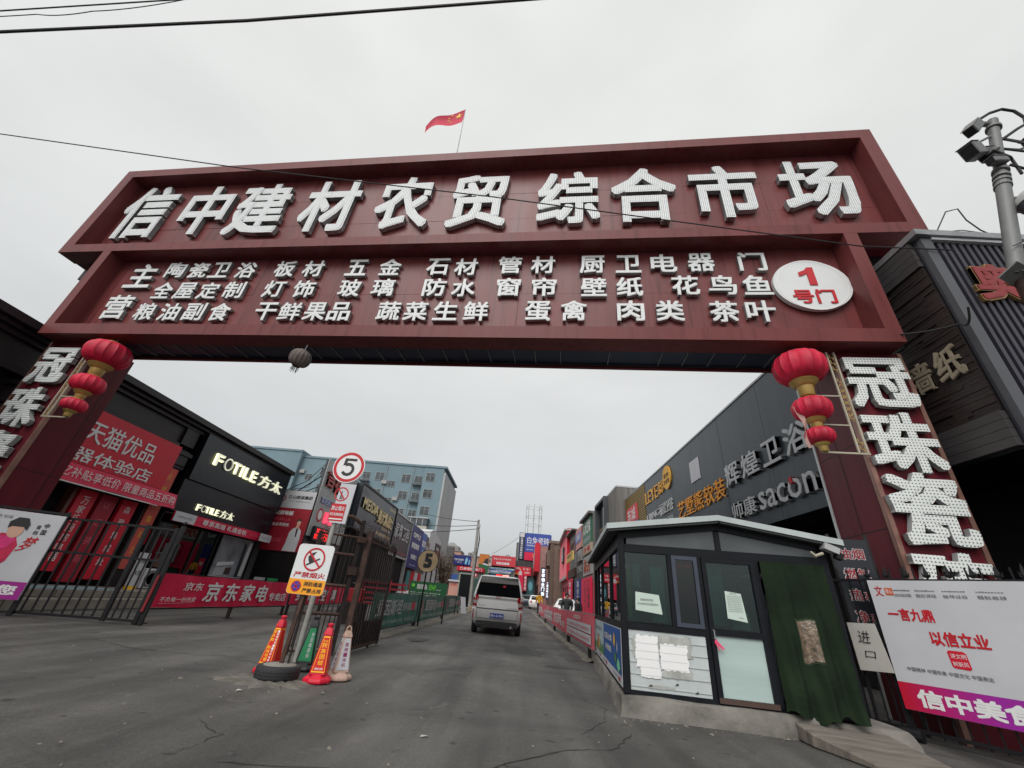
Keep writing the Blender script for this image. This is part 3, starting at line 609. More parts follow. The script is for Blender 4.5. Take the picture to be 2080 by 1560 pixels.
# glazed shopfront with red vertical sign doors
MB().box(9.6, 14.0, 0.28, 0.34, 0.43, 2.96).build('shop_interior', dark_int, A)
wood_d = mat('dark_red_wood', (0.09, 0.03, 0.02), 0.5, var=0.3, vscale=4, stretch=(1, 1, .2))
for y in (9.7, 10.35, 11.0, 11.62): MB().box(y-0.05, y+0.05, 0.0, 0.26, 0.43, 2.95).build('door_post', wood_d, A)
tx = ['万家乐厨房电器', '', '森歌集成灶']
for y0, s, m, z0 in ((11.75, '万家乐厨房电器', redb, 0.75), (12.45, '以旧换新', redb2, 0.5), (13.20, '森歌集成灶', redb, 0.60)):
    d = MB().box(y0, y0+0.56, -0.02, 0.10, z0, 2.95).build('door_sign', m, A)
    n = len(s)
    for i, c in enumerate(s): text(d, c, y0+0.17, y0+0.39, 2.55-i*(2.55-z0)/n, 2.77-i*(2.55-z0)/n, -0.025, white_i if m is redb else pinkred, bold=-0.005)
warm = mat('warm_shop_lamp', (1.0, 0.9, 0.65), 0.5, var=0, emit=1.2)
for y in (10.1, 10.8): 
    for z in (2.72, 2.56): MB().box(y, y+0.28, 0.20, 0.24, z, z+0.03).build('lamp_tube', warm, A)
MB().box(10.15, 10.3, 0.22, 0.24, 1.9, 2.3).build('screen', mat('lit_screen', (0.7, 0.8, 1), 0.5, var=0, emit=0.9), A)
# ------- black shop (lit white letters)
f1 = MB().box(14.97, 21.52, -0.30, -0.02, 4.16, 5.99).build('sign_board', black_b, A)
f2 = MB().box(14.90, 21.42, -0.22, -0.01, 2.98, 4.14).build('sign_board', black_b, A)
def fot(par, x0, x1, z0, z1, y, d):
    w = x1-x0
    parts = [('F', 0, .088), ('T', .225, .315), ('I', .342, .362), ('L', .392, .460), ('E', .488, .565)]
    for c, a, b_ in parts: text(par, c, x0+a*w, x0+b_*w, z0, z1, y, warm_white, depth=d, bold=0.012)
    cx = x0+.16*w; ring(cx, (z0+z1)/2, (z1-z0)*0.44, (z1-z0)*0.53, y-d, warm_white, 'lettering', par); ring(cx, (z0+z1)/2, (z1-z0)*0.42, (z1-z0)*0.55, y-d*0.5, white_s, 'lettering', par)
    text(par, '方', x0+.62*w, x0+.79*w, z0-.02, z1+.04, y, warm_white, depth=d, bold=0.0); text(par, '太', x0+.82*w, x0+w, z0-.02, z1+.04, y, warm_white, depth=d, bold=0.0)
fot(f1, 15.75, 20.95, 4.96, 5.44, -0.305, 0.09); fot(f2, 16.05, 18.35, 3.19, 3.43, -0.225, 0.05)
s2 = MB().grid(lambda u, v: (14.85+u*6.5, -0.45+0.05*math.sin(u*17)*(1-v), 2.62+v*0.35), 24, 2).build('banner_strip', crimson, A)
for a, b_ in ((14.86, 15.95), (20.35, 21.34)): rect(a, b_, 2.63, 2.965, -0.505, whiteb, 'strip_end', s2)
text(s2, '尊享高端 礼遇金秋', 16.35, 19.25, 2.70, 2.91, -0.51, white_i, bold=0.01)
text(s2, '全新品类 以旧换新', 19.45, 20.25, 2.74, 2.83, -0.51, pinkred, bold=0.0); text(s2, 'FOTILE 方太', 15.05, 15.75, 2.76, 2.84, -0.515, grey_i, bold=0.0); text(s2, 'FOTILE 方太', 20.5, 21.2, 2.76, 2.84, -0.515, grey_i, bold=0.0)
MB().box(14.8, 21.5, 0.28, 0.34, 0.3, 2.96).build('shop_interior', dark_int, A)
MB().box(15.0, 18.3, 0.05, 0.07, 0.35, 2.95).build('glazing', glass_d, A)
for y in (14.95, 16.05, 17.15, 18.3): MB().box(y-0.03, y+0.03, 0.0, 0.12, 0.35, 2.95).build('mullion', black_m, A)
MB().box(15.5, 15.95, 0.2, 0.24, 2.25, 2.5).build('lit_sign', mat('lit_gold', (1, 0.75, 0.35), 0.5, var=0, emit=0.8), A)
rd = MB().box(14.85, 15.35, 0.12, 0.18, 1.75, 2.25).build('hanging_sign', redb, A); text(rd, 'FOTILE', 14.92, 15.3, 1.97, 2.07, 0.118, warm_white, bold=0.02)
# kitchen picture on the window
pg = MB().box(18.55, 20.85, -0.02, 0.02, 0.55, 2.60).build('window_picture', mat('grey_photo_print', (0.16, 0.17, 0.19), 0.4, var=0.5, vscale=1.2), A)
rect(18.58, 20.8, 0.58, 0.98, -0.024, whiteb, 'print', pg); text(pg, '方太集成烹饪中心', 18.9, 20.4, 0.72, 0.9, -0.03, grey_i, bold=0.0)
poly([(18.8, 1.35), (19.9, 1.5), (19.9, 1.62), (18.8, 1.52)], -0.026, whiteb, 'print', pg); poly([(18.75, 1.0), (19.7, 1.02), (19.7, 1.40), (18.75, 1.3)], -0.025, mat('print_grey', (0.34, 0.35, 0.37), .5), 'print', pg)
poly([(19.45, 1.05), (19.85, 1.08), (19.85, 1.38), (19.45, 1.34)], -0.028, mat('print_oven', (0.06, 0.035, 0.03), .4), 'print', pg); poly([(20.25, 1.0), (20.5, 1.0), (20.45, 2.35), (20.2, 2.5)], -0.025, black_i, 'print', pg)
poly([(20.5, 1.05), (20.8, 1.05), (20.8, 2.5), (20.6, 2.5)], -0.026, mat('print_pale', (0.5, 0.52, 0.54), .5), 'print', pg)
# items beside the doors
ac = thing('air_conditioner', 'white outdoor air conditioner unit on the step under the orange couplet strip', 'air conditioner', (-12.55, 15.05, 0.42), HP)
MB().box(-0.42, 0.42, -0.16, 0.16, 0.02, 0.62).build('casing', whiteb, ac, bevel=0.012)
MB().lathe([(0.25, 0), (0.25, 0.012)], k=28).build('fan_grille', mat('grille_dark', (0.05, 0.05, 0.055), 0.5), ac, rot=(HP, 0, 0), loc=(-0.08, -0.164, 0.32))
for i in range(5): MB().lathe([(0.04+i*0.045, 0), (0.045+i*0.045, 0.006)], k=24).build('grille_ring', steel, ac, rot=(HP, 0, 0), loc=(-0.08, -0.18, 0.32))
sb = thing('standing_sign', 'white standing price board with a yellow foot beside the air conditioner', 'sign', (-11.9, 13.75, 0.42), HP)
MB().box(-0.2, 0.2, -0.02, 0.02, 0.1, 1.05).build('board', whiteb, sb); MB().box(-0.2, 0.2, -0.025, 0.025, 0.0, 0.098).build('foot', yellow_i, sb)
text(sb, '招租', -0.12, 0.12, 0.75, 0.9, -0.025, black_i, bold=0.01); text(sb, '大吉', -0.12, 0.12, 0.4, 0.55, -0.025, black_i, bold=0.01)

# ================================================================ LEFT ROW, SECOND BUILDING
Bf = thing('shop_building', 'long grey cladded shop building with slatted wall and gold lettering beyond the black shop', 'building', (-11, 0, 0), HP)
MB().box(26.4, 41.9, 0.03, 0.5, 0, 7.25).build('wall', charcoal, Bf); MB().box(21.75, 26.39, 0.03, 0.14, 0, 7.28).build('wall', charcoal, Bf)
MB().box(21.8, 41.9, 0.51, 7, 0, 5.3).build('rear_wall', mat('dull_grey_wall', (0.16, 0.17, 0.17), .8, var=.2), Bf)
b = MB()
for y, z in ((22.2, 6.6), (24.0, 6.9), (25.8, 6.7)): b.beam((y, 0.15, z), (y, 1.6, 5.32), 0.05); b.beam((y, 0.15, z-.7), (y, 1.3, 5.32), 0.04)
b.build('sign_strut', black_m, Bf)
b = MB(); b.tube([(21.9, 0.2, 7.0), (22.0, 1.0, 6.0), (22.2, 2.2, 5.4)], 0.02, 5); b.tube([(21.9, 0.2, 6.8), (22.1, 0.9, 5.7), (22.2, 1.9, 5.5)], 0.015, 5); b.build('cable', wire_m, Bf)
slat_l = mat('pale_grey_slat', (0.40, 0.41, 0.41), 0.45, 0.2, var=0.1)
sm_ = MB().box(21.72, 26.3, -0.045, 0.0, 0.0, 0.085).mesh('slat', slat_l)
for i in range(42): put(sm_, 'slat', Bf, (0, 0, 3.2+i*0.098))
for c, y, z in (('吉', 21.95, 5.85), ('祥', 23.05, 5.75)): text(Bf, c, y, y+0.95, z, z+0.9, -0.05, mat('faded_red_letter', C(170, 70, 68), 0.5), depth=0.12, bold=0.03)
text(Bf, '富丽达门业', 22.1, 23.95, 4.95, 5.28, -0.05, mat('blue_white_letter', C(190, 200, 235), 0.5), depth=0.05, bold=0.01)
ring(22.5, 4.35, 0.26, 0.36, -0.055, red_i, 'emblem', Bf); disc(22.5, 4.35, 0.25, -0.053, white_i, 'emblem_face', Bf)
text(Bf, '欧派', 23.05, 24.3, 4.0, 4.65, -0.05, mat('pink_lit_letter', (1, 0.12, 0.22), 0.5, var=0, emit=0.55), depth=0.06, bold=0.03); text(Bf, '木门 衣柜', 23.2, 24.4, 3.72, 3.86, -0.05, red_i, bold=0)
ld = MB().box(22.1, 24.5, -0.22, -0.04, 3.02, 3.72).build('led_display', black_b, Bf)
text(ld, '欧派木门特惠', 22.2, 24.4, 3.12, 3.38, -0.225, led_red, bold=0.03); text(ld, '欢迎光临', 22.3, 24.3, 3.42, 3.66, -0.225, led_red, bold=0.03)
sgB = MB().box(26.6, 35.4, -0.35, 0.0, 4.35, 7.2).build('sign_board', charcoal, Bf)
for y in (28.4, 30.2, 32.0, 33.8): MB().box(y-0.006, y+0.006, -0.352, -0.346, 4.4, 7.15).build('board_joint', black_m, sgB)
MB().frame(26.5, 35.45, 4.3, 7.3, 0.12, -0.42, -0.352).build('board_frame', black_m, sgB)
gold_l = mat('pale_gold_letter', (0.62, 0.50, 0.26), 0.4, 0.3, var=0.05)
text(sgB, 'MEIDA', 27.2, 30.5, 5.75, 6.45, -0.355, gold_l, depth=0.1, bold=0.03); text(sgB, '美大集成灶', 30.7, 34.6, 5.35, 6.35, -0.355, gold_l, depth=0.1, bold=0.03)
text(sgB, 'TECHNICAL', 32.2, 34.6, 5.1, 5.3, -0.355, gold_l, bold=0.03); text(sgB, '美大厨房电器专卖', 31.2, 34.9, 4.62, 4.85, -0.355, gold_l, bold=0.02); text(sgB, 'MEIDA 美大', 33.4, 35.1, 6.72, 6.98, -0.355, gold_l, bold=0.02); text(sgB, '美大', 26.9, 28.2, 6.6, 6.95, -0.355, grey_i, bold=0.02)
MB().box(26.5, 35.4, -0.05, 0.02, 0.2, 4.28).build('shopfront', dark_int, Bf)
for y in (27, 29, 31, 33, 35): MB().box(y-0.06, y+0.06, -0.12, -0.05, 0.1, 4.3).build('mullion', rust_d, Bf)
sgJ = MB().box(35.6, 41.7, -0.25, 0.0, 3.75, 7.05).build('sign_board', mat('slate_board', (0.045, 0.052, 0.056), 0.4, var=0.15), Bf)
MB().frame(35.5, 41.85, 3.65, 7.15, 0.14, -0.32, -0.252).build('board_frame', slat_l, sgJ)
text(sgJ, '家尊卫浴', 36.1, 41.1, 5.1, 6.35, -0.26, silver, depth=0.05, bold=0.01); text(sgJ, '电话 13899999999', 38.5, 41.2, 3.95, 4.15, -0.26, pinkred, bold=0.0)
MB().box(35.6, 41.8, -0.02, 0.02, 0.2, 3.6).build('shopfront', dark_int, Bf); MB().box(41.75, 41.95, -0.3, 0.0, 0, 7.2).build('corner_post', slat_l, Bf)
# vertical advertisement facing the lane between the two buildings
J = thing('flooring_billboard', 'red and white flooring billboard with a woman in white beside the black shop', 'billboard', (0, 21.66, 0))
MB().box(-13.15, -11.02, 0.0, 0.12, 2.32, 5.38).build('backing', black_m, J)
rect(-13.13, -11.05, 4.45, 5.36, -0.004, whiteb, 'top_print', J); rect(-13.13, -11.05, 2.34, 4.448, -0.004, redb2, 'red_print', J)
ring(-12.78, 4.93, 0.10, 0.155, -0.008, red_i, 'emblem', J); text(J, '江山欧派集团', -12.52, -11.2, 4.93, 5.12, -0.01, black_i, bold=0.03); text(J, '上市公司 股票代码 603208', -12.5, -11.25, 4.77, 4.85, -0.01, grey_i, bold=0.0)
text(J, '欧派地板', -12.95, -11.95, 4.08, 4.30, -0.01, white_i, bold=0.03); text(J, '环保PLUS', -12.9, -12.0, 3.78, 3.94, -0.01, pinkred, bold=-0.01); text(J, '甄品零醛板', -12.9, -12.0, 3.52, 3.68, -0.01, white_i, bold=0.01)
# printed woman in white suit
fgr = [poly([(-11.95, 2.36), (-11.88, 2.75), (-11.86, 3.25), (-11.72, 3.45), (-11.55, 3.52), (-11.42, 3.50), (-11.26, 3.35), (-11.22, 2.95), (-11.25, 2.36)], -0.010, whiteb, 'figure', J),
       poly([(-11.56, 3.52), (-11.50, 3.05), (-11.44, 3.05), (-11.44, 3.52)], -0.013, black_i, 'figure', J),
       poly([(-11.60, 3.60), (-11.58, 3.52), (-11.50, 3.42), (-11.44, 3.52), (-11.42, 3.62)], -0.014, mat('print_skin', C(205, 160, 140), .6, var=0), 'figure', J),
       disc(-11.50, 3.74, 0.14, -0.015, mat('print_skin', C(205, 160, 140), .6), 'figure', J, 20, rx=0.105),
       poly([(-11.62, 3.70), (-11.64, 3.82), (-11.58, 3.93), (-11.46, 3.94), (-11.38, 3.84), (-11.40, 3.80), (-11.52, 3.85), (-11.60, 3.78)], -0.018, black_i, 'figure', J)]
merge(fgr, 'printed_figure')
text(J, '欧派', -12.85, -12.15, 2.75, 2.95, -0.01, pinkred, bold=-0.02)
MB().box(-13.1, -11.02, 0.03, 0.1, 0.2, 2.3).build('shop_interior', dark_int, J)
for k, (x, m) in enumerate(((-12.35, whiteb), (-11.7, mat('green_box', (0.03, 0.30, 0.10), .6)))):
    t = thing('box_stack', ['stack of white books by the dark doorway under the flooring billboard', 'white papers under a green box in the doorway below the flooring billboard'][k], 'boxes', (x, 21.3, 0.2))
    for i in range(5): MB().box(-0.22+0.01*i, 0.2, -0.15, 0.12, 0.55+i*0.07, 0.612+i*0.07).build('box', whiteb if i < (5 if k == 0 else 3) else m, t)
    MB().box(-0.25, 0.25, -0.2, 0.15, 0.0, 0.545).build('stand', black_m, t)
# blue lamp shop etc
Bc = thing('shop_building', 'low shop building carrying the tall navy blue lighting banner', 'building', (-11, 0, 0), HP)
MB().box(42.0, 52.2, 0.05, 7, 0, 7.1).build('wall', mat('brown_cladding', (0.10, 0.075, 0.06), 0.6, var=0.3), Bc)
navy_b = mat('navy_board', C(26, 40, 110), 0.5, var=0.08); blue_b = mat('blue_board', C(56, 96, 168), 0.5, var=0.08)
nb = MB().box(42.0, 47.3, -0.25, 0.0, 3.15, 7.15).build('sign_board', navy_b, Bc)
text(nb, 'OPPLE', 43.0, 46.3, 6.0, 6.5, -0.26, white_i, depth=.02, bold=0.04); text(nb, '欧普照明', 43.0, 46.3, 5.0, 5.55, -0.26, white_i, depth=.02, bold=0.04); text(nb, '美的厨卫', 43.4, 46.0, 4.0, 4.45, -0.26, white_i, depth=.02, bold=0.03); text(nb, '电话 138 0000', 43.4, 46.0, 3.4, 3.55, -0.26, white_i, bold=0.0)
n2 = MB().box(47.4, 49.6, -0.25, 0.0, 4.3, 7.05).build('sign_board', blue_b, Bc); text(n2, '嘉宝莉', 47.6, 49.4, 5.6, 6.3, -0.26, white_i, bold=0.04); text(n2, '漆', 48, 49, 4.6, 5.3, -0.26, white_i, bold=0.03)
n3 = MB().box(49.7, 52.0, -0.2, 0.0, 4.8, 6.4).build('sign_board', mat('brown_board', (0.12, 0.07, 0.045), 0.5), Bc); text(n3, '五金', 50.0, 51.7, 5.2, 6.0, -0.21, white_i, bold=0.02)
for y, m in ((42.4, dark_int), (44.1, mat('teal_print', C(60, 130, 130), .6)), (45.8, redb), (47.5, whiteb), (49.2, redb), (50.8, whiteb)): MB().box(y, y+1.45, -0.06, 0.04, 0.4, 2.95).build('shop_panel', m, Bc)
Bd = thing('shop_building', 'tall white plastered building with black sign frame in the left row', 'building', (-11, 0, 0), HP)
MB().add([(52.3, 0, 0), (60.5, 0, 0), (60.5, 0, 7.6), (54.0, 0, 8.3), (52.3, 0, 7.8), (52.3, 6, 0), (60.5, 6, 0), (60.5, 6, 7.6), (54.0, 6, 8.3), (52.3, 6, 7.8)],
         [(0,1,2,3,4), (9,8,7,6,5), (0,5,6,1), (1,6,7,2), (2,7,8,3), (3,8,9,4), (4,9,5,0)]).build('wall', mat('white_plaster', (0.50, 0.51, 0.52), 0.8, var=0.1), Bd)
MB().frame(56.6, 60.2, 1.0, 7.0, 0.3, -0.12, -0.004).build('sign_frame', black_m, Bd)
for z in (5.6, 4.5): MB().box(57.2, 59.6, -0.06, -0.003, z, z+0.7).build('dark_sign', black_b, Bd)

# ================================================================ PALE BLUE APARTMENT BLOCK
ap = thing('apartment_block', 'pale blue six storey apartment block rising behind the left shops', 'building', (0, 70, 0))
apb = mat('pale_blue_render', (0.165, 0.24, 0.275), 0.85, var=0.10, vscale=0.25, stretch=(1, 1, .5)); apg = mat('pale_grey_render', (0.36, 0.37, 0.38), 0.85, var=0.1, vscale=0.3)
MB().box(-60, -40.2, -1.0, 13, 0, 21.6).build('wing', apb, ap); MB().box(-40.2, -17.6, 0, 13, 0, 20.9).build('wall', apb, ap); MB().box(-17.6, -14.05, -0.7, 13, 0, 20.75).build('stair_bay', apb, ap)
MB().box(-14.04, -13.7, -0.68, 13.1, 0, 20.0).build('end_wall', apg, ap)
for x0, x1, y, z in ((-60, -40.1, -1.15, 21.6), (-40.1, -17.7, -0.15, 20.9), (-17.7, -13.6, -0.85, 20.75)): MB().box(x0, x1, y, 13.2, z, z+0.35).build('parapet', apb, ap)
wf = MB().frame(-0.8, 0.8, -0.75, 0.75, 0.05, -0.03, 0.02); wf.box(-0.02, 0.02, -0.03, 0.02, -0.7, 0.7); wf.box(-0.75, 0.75, -0.02, 0.02, 0.3, 0.33)
wfm = wf.mesh('window', mat('grey_window_frame', (0.36, 0.38, 0.38), .5)); wpm = MB().box(-0.75, 0.75, 0.0, 0.05, -0.7, 0.7).mesh('pane', mat('window_pane', (0.05, 0.06, 0.065), 0.12, var=0.4, vscale=.4))
bal = MB().box(-0.85, 0.85, -0.75, -0.05, -1.15, -1.0); bal.frame(-0.85, 0.85, -1.0, -0.35, 0.03, -0.78, -0.73)
for i in range(6): bal.box(-0.8+i*.32, -0.77+i*.32, -0.77, -0.75, -1, -0.35)
balm = bal.mesh('balcony', mat('dark_balcony_steel', (0.10, 0.10, 0.11), 0.6))
cols = [(-54, 0), (-50.8, 1), (-47.6, 0), (-44.4, 1), (-41.5, 0.5), (-38.2, .5), (-35.5, 0), (-32.5, 1), (-29.8, .5), (-27.9, 1), (-25.5, 0), (-23.15, .5), (-20.75, 0), (-18.5, 1)]
for x, k in cols:
    for f in range(6):
        z = 18.6-2.95*f-(0 if k != .5 else 1.15); yy = -1.05 if x < -40.2 else -0.05
        s = 0.75 if k == .5 else (0.85 if k == 1 else 1.0)
        w = put(wfm, 'window', ap, (x, yy, z)); w.scale = (0.9*s+0.1, 1, s*0.95); put(wpm, 'pane', w, (0, 0.01, 0))
        if k == 1: put(balm, 'balcony', ap, (x, yy, z))
for f in range(6):
    w = put(wfm, 'window', ap, (-16.3, -0.75, 19.0-2.9*f)); put(wpm, 'pane', w, (0, 0.01, 0))
acm = MB().box(-.45, .45, -.4, -0.02, 0, .6); acm.lathe([(.2, 0), (.2, .01)], c=(0, 0, 0), k=10) if False else None; acm = acm.mesh('air_conditioner', mat('dull_ac_white', (0.30, 0.30, 0.29), .6, var=.1))
for x, z in ((-24.4, 17.3), (-21.9, 14.6), (-26.7, 14.2), (-19.6, 11.4), (-31.2, 17.0), (-36.8, 14.4), (-39.5, 18.0), (-22.0, 9.0)): put(acm, 'air_conditioner', ap, (x, -0.02, z))
for x in (-33.9, -19.55, -24.4): MB().tube([(x, -0.08, 0.5), (x, -0.08, 20.8)], 0.06, 6).build('drain_pipe', mat('pale_pipe', (0.25, 0.28, 0.29), .6), ap)
rf = thing('rooftop_room', 'small cream balcony enclosure stuck on the blue block above the navy banner', 'balcony', (-16.4, 68.4, 9.2))
MB().box(-1.9, 1.2, -0.4, 0.8, 0, 1.4).build('parapet', mat('cream_panel', (0.42, 0.40, 0.33), 0.7), rf); MB().box(-2.0, 1.3, -0.5, 0.8, 2.6, 2.75).build('roof', slat_l, rf); MB().box(-1.85, 1.15, -0.35, 0.7, 1.41, 2.58).build('glazing', wpm.materials[0], rf)
for x in (-1.6, -.6, .4): MB().box(x, x+0.08, -0.42, -0.36, 1.41, 2.59).build('mullion', whiteb, rf)
ant = thing('radio_mast', 'thin lattice radio mast rising behind the white plastered building', 'mast', (-19.5, 110, 4))
b = MB()
for i in range(3): b.beam((0.35*math.cos(i*2.09), 0.35*math.sin(i*2.09), 0), (0.2*math.cos(i*2.09), 0.2*math.sin(i*2.09), 13.5), 0.12)
b.build('mast', steel, ant); b = MB()
for i in range(12): b.beam((-0.4, 0, i*1.1), (0.4, 0, i*1.1+0.9), 0.07)
b.build('lattice', steel, ant)
for z in (9.5, 12): MB().box(-0.75, -0.45, -0.2, 0.2, z, z+1.8).build('antenna', whiteb, ant); MB().box(0.45, 0.75, -0.2, 0.2, z+.3, z+2.0).build('antenna', whiteb, ant)

# ================================================================ RIGHT ROW, NEAR BUILDING
Rb = thing('shop_building', 'tall black panelled showroom building with silver Chinese letters on the right', 'building', (6.5, 0, 0), -HP)
ZT = 7.2
MB().box(-26.2, -4.97, 0.02, 9, 3.42, ZT-0.02).build('upper_wall', black_b, Rb)
MB().box(-26.2, -5.2, 1.3, 9, 0, 3.40).build('lower_wall', dark_int, Rb)
MB().box(-26.2, -7.6, -0.06, 9.1, ZT, ZT+0.06).build('coping', steel, Rb)
# black composite panels with open joints
def cl(y0, y1, z0, z1, m, n=1, y=-0.035):
    w = (y1-y0)/n
    for i in range(n): MB().box(-(y0+(i+1)*w)+0.005, -(y0+i*w)-0.005, y, 0.015, z0, z1).build('panel', m, Rb)
cl(7.75, 12.65, 3.42, ZT, charcoal, 2); cl(12.66, 17.25, 3.42, ZT, charcoal, 2); cl(17.26, 21.28, 3.9, ZT, charcoal, 1)
gold_s = mat('gold_corrugated_slat', (0.30, 0.20, 0.065), 0.45, 0.3, var=0.12)
gm = MB().box(-26.15, -21.3, -0.06, 0.0, 0, 0.075).mesh('slat', gold_s)
for i in range(30): put(gm, 'slat', Rb, (0, 0, 3.9+i*0.11))
def rtext(s, y0, y1, z0, z1, m, depth=0.1, bold=0.012, par=None): # y0 far(left) > y1 near(right)
    return text(par or Rb, s, -y0, -y1, z0, z1, -0.04, m, depth=depth, bold=bold)
rtext('辉', 12.5, 11.68, 4.74, 5.42, silver, bold=0.018); rtext('煌', 11.5, 10.6, 4.76, 5.42, silver, bold=0.018); rtext('卫', 10.4, 9.6, 4.76, 5.4, silver, bold=0.018); rtext('浴', 9.4, 8.5, 4.72, 5.42, silver, bold=0.018); 
rtext('帅康', 12.42, 11.1, 3.76, 4.24, silver); rtext('sacon', 10.95, 8.65, 3.76, 4.22, silver, bold=0.008)
MB().box(-9.52, -9.40, -0.16, -0.05, 4.10, 4.25).build('red_accent', red_i, Rb)
rtext('艺墅熊软装', 16.9, 12.75, 4.55, 5.22, mat('yellow_letter', C(225, 150, 40), 0.5), depth=0.035, bold=-0.01)
MB().box(-15.25, -14.42, -0.06, -0.036, 5.62, 6.42).build('blank_panel', whiteb, Rb)
gl2 = mat('orange_gold_letter', C(215, 160, 70), 0.45)
rtext('LEYE', 21.15, 19.2, 6.02, 6.62, gl2, depth=0.04, bold=0.0); rtext('恋伊', 19.1, 18.15, 6.05, 6.65, gl2, depth=0.04, bold=0.0)
disc(-17.75, 6.55, 0.52, -0.045, gold_i, 'round_badge', Rb, depth=0.05, rx=0.5); text(Rb, '软床', -18.1, -17.45, 6.55, 6.75, -0.10, black_i); text(Rb, '沙发馆', -18.1, -17.45, 6.28, 6.48, -0.10, black_i)
rtext('LIJING', 21.1, 19.2, 5.1, 5.5, silver, depth=0.04, bold=0.0); rtext('丽景卫浴', 19.1, 17.4, 5.1, 5.6, silver, depth=0.04, bold=0.0); rtext('品质生活十年品质', 20.3, 17.5, 4.72, 4.92, silver, depth=0.02, bold=0)
db = MB().box(-25.0, -22.7, -0.12, -0.065, 5.6, 6.5).build('sign_board', mat('pink_red_board', C(200, 70, 80), .5), Rb); text(db, '东城', -24.7, -23.0, 5.7, 6.4, -0.125, white_i, bold=0.01)
db = MB().box(-25.0, -22.7, -0.12, -0.065, 5.0, 5.59).build('sign_board', blue_b, Rb); text(db, 'DongCheng', -24.8, -22.9, 5.12, 5.45, -0.125, white_i, bold=0.02)
# slim dark tile section near the corner
tile_m = mat('dark_brown_tile', (0.020, 0.014, 0.013), 0.45, var=0.55, vscale=2.5, stretch=(1, 1, 12))
rn = random.Random(4); b = MB()
for i in range(44):
    x = -7.7
    while x < -4.99:
        w = rn.uniform(0.35, 0.9); b.box(x, min(x+w, -4.99)-0.004, -0.02-rn.uniform(0, 0.025), 0.015, 3.97+i*0.06, 3.97+i*0.06+0.056); x += w
stuff(b.build('tile_courses', tile_m, Rb))
gs = mat('grey_metal_board', (0.060, 0.056, 0.057), 0.5, 0.2, var=0.2, vscale=1.5, stretch=(.4, 1, 2))
for i in range(4): MB().box(-7.7, -4.99, -0.07, 0.015, 3.45+i*0.127, 3.45+i*0.127+0.121).build('board', gs, Rb); MB().box(-7.7, -4.99, -0.07, 0.015, 6.64+i*0.135, 6.64+i*0.135+0.128).build('board', gs, Rb)
beige_l = mat('dull_beige_letter', (0.26, 0.22, 0.16), 0.5, var=0.2)
text(Rb, '墙', -6.02, -5.58, 4.62, 5.14, -0.045, beige_l, depth=0.035, bold=0.020); text(Rb, '纸', -5.5, -5.1, 4.62, 5.16, -0.045, beige_l, depth=0.035, bold=0.020)
text(Rb, '艺', -6.6, -6.15, 4.62, 5.14, -0.045, beige_l, depth=0.06, bold=0.026)
krow = 1.1077; Rb.scale = (krow,)*3; Rb.location = (6.5*krow, 0, 1.1-1.1*krow)
# end wall facing the main road
MB().box(0, 9.0, 0, 0.0, 0, 0) if False else None
endw = thing('ribbed_facade', 'dark ribbed end facade with a red Chinese character at the right edge', 'facade', (6.5, 4.95, 0))
MB().box(0.0, 9.0, 0.0, 0.02, 0.0, 7.2).build('backing', mat('dark_backing', (0.018, 0.018, 0.026), 0.5), endw)
ribm = MB().box(0, 0.058, -0.07, -0.001, 0, 6.9).mesh('rib', mat('dark_violet_grey_rib', (0.046, 0.044, 0.060), 0.5, 0.1, var=0.15, stretch=(1, 1, .2)))
for i in range(72): put(ribm, 'rib', endw, (0.30+i*0.116, 0, 0.22))
for x, w in ((0.02, 0.17), (3.35, 0.16), (6.4, 0.16)): MB().box(x, x+w, -0.10, -0.002, 0.1, 7.16).build('pilaster', mat('grey_metal_post', (0.085, 0.09, 0.10), 0.45, 0.2, var=0.15), endw)
MB().box(-0.08, 9.1, -0.16, 4.0, 7.2, 7.32).build('coping', steel, endw); MB().box(0.2, 9.0, -0.12, -0.002, 7.13, 7.19).build('coping_light', whiteb, endw)
aor = text(endw, '奥', 0.42, 1.30, 5.80, 6.60, -0.075, mat('gold_outline', (0.42, 0.27, 0.12), .4, .5), depth=0.05, bold=0.045); text(endw, '奥', 0.44, 1.28, 5.82, 6.58, -0.128, mat('dull_red_letter', C(150, 40, 45), .5), depth=0.01, bold=0.03)
b = MB(); b.tube([(0.35, -0.1, 7.32), (0.75, -0.1, 7.9), (1.0, -0.1, 8.0), (1.02, -0.1, 7.7), (1.15, -0.1, 7.45), (1.3, -0.1, 7.33)], 0.011, 5); b.tube([(0.45, -0.12, 7.33), (0.8, -0.12, 7.4), (1.3, -0.12, 7.33)], 0.008, 5); b.build('loose_cable', wire_m, endw)
endw.scale = (krow,)*3; endw.location = (6.5*krow, 4.95*krow, 1.1-1.1*krow)
# sign column by the right pillar
vsn = thing('vertical_sign', 'black vertical sign with red and white Chinese words between booth and right pillar', 'sign', (5.0, 6.95, 0), R_(-20))
MB().box(0.05, 0.52, 0.0, 0.06, 0.9, 2.42).build('board', black_b, vsn)
for k, s in enumerate(('油烟', '燃气', '热水', '净水')):
    z = 2.12-k*0.29; text(vsn, s, 0.11, 0.45, z, z+0.17, -0.004, silver, bold=0.05); text(vsn, s, 0.118, 0.442, z+0.007, z+0.163, -0.008, mat('shaded_red_ink', C(140, 20, 34), .6), bold=0.015)  # red ink darkened: the shade around the sign is put into its colour
MB().box(0.02, 0.05, 0.0, 0.06, 0.0, 2.5).build('post', black_m, vsn); MB().box(0.52, 0.55, 0.0, 0.06, 0.0, 2.5).build('post', black_m, vsn)
